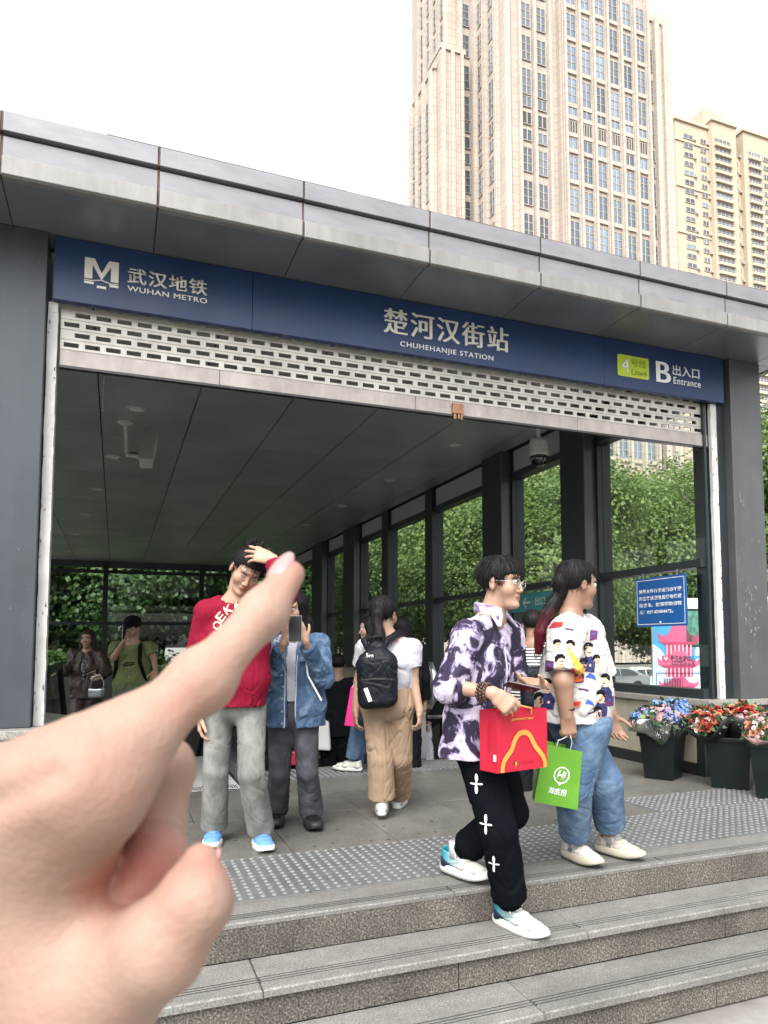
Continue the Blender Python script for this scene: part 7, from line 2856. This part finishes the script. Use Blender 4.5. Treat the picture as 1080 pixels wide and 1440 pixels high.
hi_me.transform(Matrix(((gu[0], sk[0], gn[0], (gc + gn * .0016)[0]), (gu[1], sk[1], gn[1], (gc + gn * .0016)[1]), (gu[2], sk[2], gn[2], (gc + gn * .0016)[2]), (0, 0, 0, 1))))
wlink('lettering', hi_me, gbag, m_letterw)
lettering('海底捞', gc - gu * .05 - gv * .098 + gn * .0016, gu, gv, m_letterw, gbag, .096, .033, extrude=.0006, offset=.014)
eh = E_.J['WR'] - UP * .088 * 1.0 + RH * .012
for q, (s_, off_) in enumerate(((.32, 0), (.68, 0), (.32, .085), (.68, .085))):
    p = lerp(gF[0], gF[1], s_) + gb_ * off_ + (RH * .022 if off_ else 0)
    MB().tube([p - gv * .01, p + gv * .03, lerp(p, eh, .6) + RH * (.008 if s_ > .5 else -.008), eh + FH * (.01 if off_ else -.006)], .0026, 6).build('cord_handle', m_letterw if q < 2 else m_navy, gbag, True)

# ================================================================== notices
def wall_frame(y_left, y_right, z0, z1, x):
    return np.array([x, y_left, z0]), np.array([0, -1.0, 0]), UP, y_left - y_right, z1 - z0


o, ux, uy, w_, h_ = wall_frame(5.872, 5.18, 1.3, 1.768, 4.735)
no = empty('notice_sign', o, label='blue notice board with white writing hung in the right window', cat='sign')
m_nblue = M('notice blue', (0.008, 0.085, 0.29), rough=0.35, var=0.05)
nz_ = np.cross(ux, uy)
MB().prism([(0, 0), (w_, 0), (w_, h_), (0, h_)], o, ux, uy, -nz_, .012).build('panel', m_nblue, no, bevel=.002)
bd2 = MB()
e = .02
for (a, b1, c, d_) in ((e, w_ - e, e, e + .006), (e, w_ - e, h_ - e - .006, h_ - e), (e, e + .006, e + .007, h_ - e - .007), (w_ - e - .006, w_ - e, e + .007, h_ - e - .007)):
    bd2.prism([(a, c), (b1, c), (b1, d_), (a, d_)], o + nz_ * .0005, ux, uy, nz_, .001)
bd2.build('border_line', m_letterw, no)
for i, (s, ww) in enumerate((('携带大件行李或行动不便', .585), ('的乘客请乘坐直梯电梯进', .585), ('站乘车。如需帮助请联', .585), ('系：027-83484472。', .47))):
    lettering(s, o + ux * .05 + uy * (h_ - .15 - .066 * i) + nz_ * .0005, ux, uy, m_letterw, no, ww, .04, extrude=.001, offset=.014)
MB().prism([(0, 0), (.02, 0), (.02, .02), (0, .02)], o + ux * (w_ / 2 - .01) + uy * .03 + nz_ * .0005, ux, uy, nz_, .001).build('emblem', m_letterw, no)
for a in (.1, w_ - .12):
    MB().prism([(a, h_), (a + .015, h_), (a + .015, h_ + .05), (a, h_ + .05)], o - nz_ * .004, ux, uy, -nz_, .004).build('hanger', m_steel, no)

o, ux, uy, w_, h_ = wall_frame(8.32, 7.34, 1.535, 1.765, 4.72)
ar = empty('arrow_sign', o, label='teal direction sign with a white arrow pointing left, behind the shopper in glasses', cat='sign')
m_teal = M('teal sign', (0.03, 0.27, 0.28), rough=0.35, var=0.04)
MB().prism([(0, 0), (w_, 0), (w_, h_), (0, h_)], o, ux, uy, -nz_, .01).build('panel', m_teal, ar, bevel=.002)
b = MB()
cx_, cz_ = .4, h_ / 2
b.prism([(cx_ - .08, cz_ - .01), (cx_ + .08, cz_ - .01), (cx_ + .08, cz_ + .01), (cx_ - .08, cz_ + .01)], o + nz_ * .0005, ux, uy, nz_, .001)
for s_ in (-1, 1):
    b.prism([(cx_ - .095, cz_ - .004 * s_), (cx_ - .02, cz_ + .07 * s_), (cx_ - .005, cz_ + .055 * s_), (cx_ - .078, cz_ - .004 * s_ + .004 * s_)][::s_], o + nz_ * .0018, ux, uy, nz_, .001)
b.build('arrow', m_letterw, ar)
lettering('出口', o + ux * .6 + uy * .07 + nz_ * .0005, ux, uy, m_letterw, ar, .22, .1, extrude=.001)
for a in (.08, w_ - .1):
    MB().prism([(a, h_), (a + .015, h_), (a + .015, h_ + .06), (a, h_ + .06)], o - nz_ * .003, ux, uy, -nz_, .004).build('hanger', m_steel, ar)

# ================================================================== flower buckets
m_bucket = M('black plastic bucket', (0.005, 0.009, 0.009), spec=.3, rough=0.35, var=0.2, vs=6)
m_leafF = M('flower leaf', (0.035, 0.085, 0.03), rough=0.5, var=0.3, vs=20, rnd=.3)
m_wrapk = M('black wrapping paper', (0.01, 0.01, 0.011), rough=0.5, var=0.2)
m_wrapp = M('dusty pink wrapping paper', (0.42, 0.27, 0.25), rough=0.6, var=0.08)
m_cello = glass_mat('clear cellophane', (0.93, 0.95, 0.95), refl=.5, rough=.12)
m_pet = {'blue': M('blue petal', (0.16, 0.30, 0.68), rough=.6, var=.15, rnd=.25), 'pink': M('pale pink petal', (0.62, 0.36, 0.40), rough=.6, var=.12, rnd=.2), 'lilac': M('lilac petal', (0.40, 0.30, 0.58), rough=.6, rnd=.2),
         'white': M('white petal', (0.68, 0.67, 0.62), rough=.6, rnd=.1), 'coral': M('coral petal', (0.5, 0.075, 0.04), rough=.55, var=.15, rnd=.3), 'red': M('red petal', (0.3, 0.012, 0.014), rough=.55, rnd=.2),
         'peach': M('peach petal', (0.55, 0.25, 0.15), rough=.55, rnd=.2), 'yellow': M('pale yellow petal', (0.66, 0.5, 0.16), rough=.6, rnd=.2), 'green': M('pale green petal', (0.36, 0.46, 0.2), rough=.6, rnd=.2)}
m_eyec = M('flower centre', (0.22, 0.17, 0.03), rough=.8)


def bloom_mesh(kind, col):
    b = MB()
    if kind == 'daisy':
        for ring, (n, r, z) in enumerate(((9, .03, .0), (7, .02, .006))):
            for i in range(n):
                a = 2 * math.pi * (i + .5 * ring) / n
                d = np.array([math.cos(a), math.sin(a), 0])
                s = np.array([-math.sin(a), math.cos(a), 0])
                b.add([(0, 0, z), d * r * .55 + s * r * .27 + [0, 0, z + .005], d * r + [0, 0, z + .001], d * r * .55 - s * r * .27 + [0, 0, z + .005]], [(0, 1, 2, 3)])
        b.cur = 1
        b.ball((0, 0, .008), (.007, .007, .005), 8, 5)
    elif kind == 'hydrangea':
        r = random.Random(3)
        for i in range(26):
            th, ph = math.acos(1 - 1.25 * r.random()), r.uniform(0, 6.28)
            c = np.array([math.sin(th) * math.cos(ph), math.sin(th) * math.sin(ph), math.cos(th)])
            u = unit(np.cross(c, (.3, .2, 1)))
            v = np.cross(c, u)
            for q in range(4):
                a = q * math.pi / 2 + i
                e = u * math.cos(a) + v * math.sin(a)
                f = -u * math.sin(a) + v * math.cos(a)
                p = c * .045
                b.add([p, p + e * .009 + f * .007 + c * .003, p + e * .016 + c * .002, p + e * .009 - f * .007 + c * .003], [(0, 1, 2, 3)])
    else:
        for ring, (n, r, h, ti) in enumerate(((3, .008, .026, .0), (5, .015, .026, .3), (6, .024, .02, .7))):
            for i in range(n):
                a = 2 * math.pi * (i + .4 * ring) / n
                w = 2 * math.pi / n * .62
                pts = []
                for (t, zz, rr) in ((-1, 0, .5), (1, 0, .5), (1.05, .6, 1), (.5, 1, 1 + ti * .3), (-.5, 1, 1 + ti * .3), (-1.05, .6, 1)):
                    pts.append((r * rr * math.cos(a + w * t), r * rr * math.sin(a + w * t), h * zz + .002))
                b.add(pts, [(0, 1, 2, 3, 4, 5)])
    me = b.mesh('bloom', False)
    me.materials.append(m_pet[col])
    me.materials.append(m_eyec)
    return me


BL = {}


def bloom(kind, col):
    if (kind, col) not in BL: BL[(kind, col)] = bloom_mesh(kind, col)
    return BL[(kind, col)]


def bucket(corner, rz, label, h=.385, b0=.118, b1=.152):
    e = empty('flower_bucket', corner, rz, label=label, cat='bucket', group='black buckets of flowers')
    b = MB()
    s = lambda q, z: [(-q, -q, z), (q, -q, z), (q, q, z), (-q, q, z)]
    vs = s(b0, 0.002) + s(b1, h) + s(b1 - .006, h) + s(b0 - .006, .02)
    b.add(vs, [(3, 2, 1, 0)] + [(k * 4 + i, k * 4 + (i + 1) % 4, k * 4 + 4 + (i + 1) % 4, k * 4 + 4 + i) for k in range(3) for i in range(4)] + [(12, 13, 14, 15)])
    b.build('body', m_bucket, e, world=False, bevel=.012)
    r = MB()
    q = b1 + .013
    for (x0, x1, y0, y1) in ((-q, q, -q, -b1 - .0005), (-q, q, b1 + .0005, q), (-q, -b1 - .0005, -b1, b1), (b1 + .0005, q, -b1, b1)):
        r.box(x0, x1, y0, y1, h - .03, h + .002)
    r.build('rim', m_bucket, e, world=False, bevel=.004)
    return e


def bouquet(c, axis, R, label, cols, n, wrap=None, seed=1, length=.42, flat=.75, group='bouquets in the buckets'):
    """flowers spread over a dome around axis, with leaves, stems and a paper or cellophane cone"""
    r = random.Random(seed)
    axis = unit(axis)
    u = unit(np.cross(axis, (0.1, 1, 0)))
    v = np.cross(axis, u)
    e = empty('bouquet', c, label=label, cat='bouquet', group=group)
    for i in range(n):
        th = math.acos(1 - (1 - math.cos(1.25)) * ((i + .5) / n))
        ph = i * 2.39996 + r.uniform(-.2, .2)
        d = axis * math.cos(th) + (u * math.cos(ph) + v * math.sin(ph)) * math.sin(th)
        p = np.asarray(c) + (d - axis * (d @ axis) * (1 - flat)) * R * r.uniform(.74, 1.16)
        kind, col = r.choice(cols)
        o = bpy.data.objects.new('bloom', bloom(kind, col))
        COL.objects.link(o)
        o.parent = e
        o.location = tuple(p - np.asarray(c))
        dd = unit(d + np.array([r.uniform(-.3, .3) for _ in range(3)]))
        o.rotation_euler = Vector(dd).to_track_quat('Z', 'Y').to_euler()
        s = r.uniform(.6, 1.0)
        o.scale = (s, s, s)
    lf = MB()
    for i in range(int(n * 2.4)):
        th, ph = math.acos(1 - (1 - math.cos(1.45)) * r.random()), r.uniform(0, 6.28)
        d = axis * math.cos(th) + (u * math.cos(ph) + v * math.sin(ph)) * math.sin(th)
        p = np.asarray(c) + (d - axis * (d @ axis) * (1 - flat)) * R * r.uniform(.6, 1.08)
        t = unit(np.cross(d, [r.uniform(-1, 1) for _ in range(3)]) + d * .5)
        s_ = unit(np.cross(t, d + .01))
        L = r.uniform(.04, .075)
        lf.add([p, p + t * L * .5 + s_ * L * .25, p + t * L, p + t * L * .5 - s_ * L * .25], [(0, 1, 2, 3)])
    tag(lf.build('leaves', m_leafF, e), kind='stuff')
    stm = MB()
    for i in range(8):
        ph = i * .8
        stm.tube([np.asarray(c) - axis * length + (u * math.cos(ph) + v * math.sin(ph)) * .02, np.asarray(c) + (u * math.cos(ph) + v * math.sin(ph)) * R * .5], .004, 5)
    stm.build('stems', m_leafF, e)
    if wrap is not None:
        w = MB()
        nseg = 26
        rows = []
        for (t, rr) in ((-length * .75, .05), (-length * .35, R * .62), (-.02, R * 1.02), (R * .22, R * 1.16)):
            ring = []
            for i in range(nseg):
                a = 2 * math.pi * i / nseg
                k = 1 + .07 * math.sin(a * 5 + seed) + .04 * math.sin(a * 9 + t * 20)
                zz = t + (.035 * math.sin(a * 3 + seed) if t > 0 else 0)
                ring.append(np.asarray(c) + axis * zz + (u * math.cos(a) + v * math.sin(a)) * rr * k)
            rows.append(ring)
        w.add([p for q in rows for p in q], [(j * nseg + i, j * nseg + (i + 1) % nseg, (j + 1) * nseg + (i + 1) % nseg, (j + 1) * nseg + i) for j in range(3) for i in range(nseg)])
        ow = w.build('wrapping', wrap, e, True)
        ow.modifiers.new('paper', 'SOLIDIFY').thickness = .0015
    return e


bk1 = atZ(943, 1099) + FH * .17
bk2 = atZ(1044, 1112) + FH * .17
bk3 = atZ(1112, 1128) + FH * .17
rz0 = math.pi / 4 - YAW + .12
bucket((bk1[0], bk1[1], 0), rz0, 'black flower bucket by the beige wall, holding blue and pink flowers')
bucket((bk2[0], bk2[1], 0), rz0 + .1, 'black flower bucket in the middle, holding coral roses in black paper', .4, .135, .17)
bucket((bk3[0], bk3[1], 0), rz0 + .05, 'black flower bucket cut by the right edge of the photograph', .4, .13, .165)
bouquet(D(935, 1012, 6.2), UP * 1 - FH * .25, .185, 'bunch of blue hydrangeas and pale pink daisies in the bucket by the beige wall', [('daisy', 'pink'), ('daisy', 'pink'), ('hydrangea', 'blue'), ('daisy', 'lilac'), ('daisy', 'white'), ('daisy', 'pink')], 104, m_cello, 3)
bouquet(D(903, 1014, 6.15), UP * .8 - RH * .75, .105, 'small bunch of lilac and blue flowers in clear wrap leaning left', [('hydrangea', 'blue'), ('daisy', 'lilac'), ('daisy', 'green'), ('daisy', 'pink')], 30, m_cello, 5, .25)
bouquet(D(960, 1005, 6.35), UP * 1 + RH * .3, .11, 'bunch with blue and pale yellow flowers at the back of the first bucket', [('hydrangea', 'blue'), ('daisy', 'yellow'), ('daisy', 'pink')], 26, m_cello, 8, .3)
bouquet(D(996, 1018, 5.85), UP * .9 - RH * .5 - FH * .35, .15, 'bunch of coral roses in black paper leaning towards the first bucket', [('rose', 'coral'), ('rose', 'peach'), ('daisy', 'pink'), ('rose', 'coral'), ('daisy', 'white')], 64, m_wrapk, 9, .34)
bouquet(D(1046, 1016, 5.9), UP * 1 + RH * .25 - FH * .25, .18, 'large bunch of red and coral roses in black paper', [('rose', 'coral'), ('rose', 'red'), ('rose', 'coral'), ('daisy', 'pink'), ('rose', 'peach')], 84, m_wrapk, 12, .34)
bouquet(D(1072, 1027, 5.45), UP * .8 - RH * .55 - FH * .3, .125, 'bunch of pale pink carnations in dusty pink paper at the right edge', [('rose', 'pink'), ('daisy', 'white'), ('rose', 'peach'), ('daisy', 'pink')], 40, m_wrapp, 14, .3)

# litter on the landing
lt = atZ(679, 1108)
tag(MB().prism([(-.02, -.012), (.022, -.01), (.018, .012), (-.015, .014)], (lt[0], lt[1], .003), (1, 0, 0), (0, 1, 0), (0, 0, 1), .0012).build('paper_scrap', m_lacew), 'scrap of white paper lying on the landing behind the print shirt man', 'litter')

# ================================================================== the pointing hand close to the lens
m_hand = M('near skin', (0.3, 0.193, 0.148), rough=0.6, var=0.06, vs=45, tint=True, sub=0.12, sss=(1.0, .35, .2), bump=0.12, bs=520, spec=.35)
hd = empty('pointing_hand', D(-60, 1330, .22), label='hand close to the camera with its index finger stretched out, pointing at the station', cat='hand')
P3 = lambda x, y, d: D(x, y, d)
chain = []
def seg(a, b, ra, rb, k=.006): chain.append((Ec(P3(*a), P3(*b), ra, rb), k))
# index finger
seg((118, 1102, .197), (196, 1030, .206), .0152, .0098)
seg((196, 1030, .206), (283, 957, .216), .0098, .0077)
seg((283, 957, .216), (371, 862, .235), .0078, .0068)
seg((371, 862, .235), (407, 808, .247), .0068, .0051)
chain.append((El(P3(285, 957, .217), .008), .006))
# back of the hand and the ball of the thumb
seg((-210, 1225, .225), (118, 1102, .197), .027, .0162, .012)
seg((-230, 1300, .23), (70, 1195, .206), .033, .0172, .014)
seg((-230, 1400, .242), (62, 1310, .207), .036, .0175, .014)
seg((-190, 1520, .25), (112, 1404, .206), .036, .0205, .014)
# thumb
seg((112, 1404, .206), (222, 1332, .195), .0198, .0122, .007)
seg((222, 1332, .194), (271, 1270, .195), .0122, .0094, .004)
seg((271, 1270, .195), (281, 1213, .2), .0090, .0052, .004)
chain.append((El(P3(277, 1266, .194), .0086), .004))
# middle finger, curled against the thumb
seg((112, 1140, .226), (222, 1082, .24), .0135, .0105, .005)
seg((224, 1085, .238), (222, 1160, .232), .0100, .0092, .003)
chain.append((El(P3(226, 1083, .237), .0108), .003))
seg((220, 1200, .222), (192, 1250, .214), .0098, .0088, .0008)
# ring and little finger behind
seg((80, 1180, .222), (188, 1150, .252), .014, .0102)
seg((188, 1150, .252), (190, 1240, .256), .0098, .0088, .003)
seg((190, 1240, .256), (140, 1270, .238), .0088, .008, .003)
seg((60, 1240, .23), (150, 1225, .266), .0125, .009)
seg((150, 1225, .266), (152, 1300, .268), .0088, .0078, .003)
seg((152, 1300, .268), (105, 1310, .25), .0078, .007, .003)
# wrist and forearm leave the frame at the lower left
seg((-230, 1330, .235), (-520, 1420, .29), .034, .029, .02)
lo = np.min([c[0].lo for c in chain], 0)
hi = np.max([c[0].hi for c in chain], 0)
v = Vol(lo, hi, .0016)
for p, k in chain: v.add(p, k)
V, Q = v.net()
N = vnormals(V, Q)
kn = np.clip(1 - np.linalg.norm(V - P3(288, 966, .213), axis=1) / .012, 0, 1) + .6 * np.clip(1 - np.linalg.norm(V - P3(372, 868, .233), axis=1) / .009, 0, 1)
axf = unit(P3(407, 808, .247) - P3(118, 1092, .197))
ip = np.clip(1 - np.linalg.norm(V - P3(256, 1286, .187), axis=1) / .012, 0, 1)
axt = unit(P3(284, 1230, .198) - P3(218, 1325, .193))
V = V - N * (.0005 * np.exp(-(np.sin((V @ axf) * 900 + 1.5 * np.sin(V @ RGT * 260)) / .35) ** 2) * kn)[:, None]
V = V - N * (.0004 * np.exp(-(np.sin((V @ axt) * 1000 + 1.2 * np.sin(V @ FWD * 300)) / .35) ** 2) * ip)[:, None]
la, lb = P3(-90, 1168, .19), P3(92, 1082, .185)
ld = unit(lb - la)
ls = np.clip((V - la) @ ld, 0, np.linalg.norm(lb - la))
ldist = np.linalg.norm(np.cross(V - la, np.broadcast_to(FWD, V.shape)) - np.cross(ld * ls[:, None], np.broadcast_to(FWD, V.shape)), axis=1)
V = V - N * (.0011 * np.exp(-(ldist / .0032) ** 2) - .0006 * np.exp(-((ldist - .006) / .004) ** 2))[:, None]
V = V + N * (.0001 * np.sin((V @ axf) * 2600) * kn)[:, None] + N * (.0002 * sines(V, (110, 110, 110), 4))[:, None]
me = np_mesh('hand', V, Q)
T = np.ones((len(V), 3))
def pinken(c, r, col, s=1.0):
    m = (np.clip(1 - np.linalg.norm(V - c, axis=1) / r, 0, 1) * s)[:, None]
    T[:] = T * (1 - m) + T * np.array(col) * m
pinken(P3(400, 800, .247), .022, (1.0, .78, .76), .9)
pinken(P3(288, 966, .2), .016, (.98, .82, .78), .8)
pinken(P3(205, 1225, .212), .017, (.98, .42, .42), 1.0)
pinken(P3(146, 1235, .2), .012, (1.0, .62, .5), .9)
pinken(P3(190, 1170, .222), .013, (.98, .6, .5), .9)
pinken(P3(281, 1215, .196), .016, (1.0, .8, .78), .9)
pinken(P3(120, 1130, .19), .02, (1.0, .9, .86), .8)
mot = sines(V, (55, 55, 55), 9) * .6 + sines(V, (120, 120, 120), 15) * .5
T[:] = T * (1 + np.array([.03, -.06, -.07]) * mot[:, None])
vein = np.exp(-((sines(V, (26, 26, 26), 21, 3)) * 7) ** 2) * np.clip(1 - np.linalg.norm(V - P3(20, 1160, .19), axis=1) / .05, 0, 1)
T[:] = T * (1 - vein[:, None] * np.array([.1, .04, .03]))
set_tint(me, T)
wlink('palm_and_fingers', me, hd, m_hand)
m_nail = M('pale pink nail', (0.37, 0.2, 0.19), rough=0.22, var=0.03, coat=.5, tint=True, sub=.1)
tipc = P3(401, 812, .2465)
ax_f = unit(P3(407, 808, .247) - P3(371, 862, .235))
nn_ = -FWD * .8 - RGT * .55 + UPV * .5
nn_ = unit(nn_ - ax_f * (nn_ @ ax_f))
sd_ = np.cross(nn_, ax_f)
nc = tipc + nn_ * .0035 + ax_f * .0005
v = Vol(nc - .02, nc + .02, .0005)
v.add(El(nc, (.0042, .0082, .0024), np.stack([sd_, ax_f, nn_])))
v.cut(El(nc - nn_ * .0016, (.004, .02, .0022), np.stack([sd_, ax_f, nn_])), .0003)
v.plane(nc - nn_ * .0012, -nn_)
V, Q = v.net()
me = np_mesh('fingernail', V, Q)
tt = np.clip(((V - nc) @ ax_f - .0052) / .0022, 0, 1)[:, None]
set_tint(me, np.ones((len(V), 3)) * (1 - tt) + np.array([1.05, 1.4, 1.4]) * tt)
wlink('fingernail', me, hd, m_nail)
# the thumb nail seen edge on
at_ = unit(P3(281, 1213, .2) - P3(271, 1270, .195))
tn_ = RGT * .95 + FWD * .3
tn_ = unit(tn_ - at_ * (tn_ @ at_))
c_ = P3(281, 1218, .1995) + tn_ * .0042
v = Vol(c_ - .015, c_ + .015, .0005)
v.add(El(c_, (.003, .0055, .0012), np.stack([np.cross(tn_, at_), at_, tn_])))
V, Q = v.net()
me = np_mesh('fingernail', V, Q)
set_tint(me, np.ones((len(V), 3)))
wlink('fingernail', me, hd, m_nail)
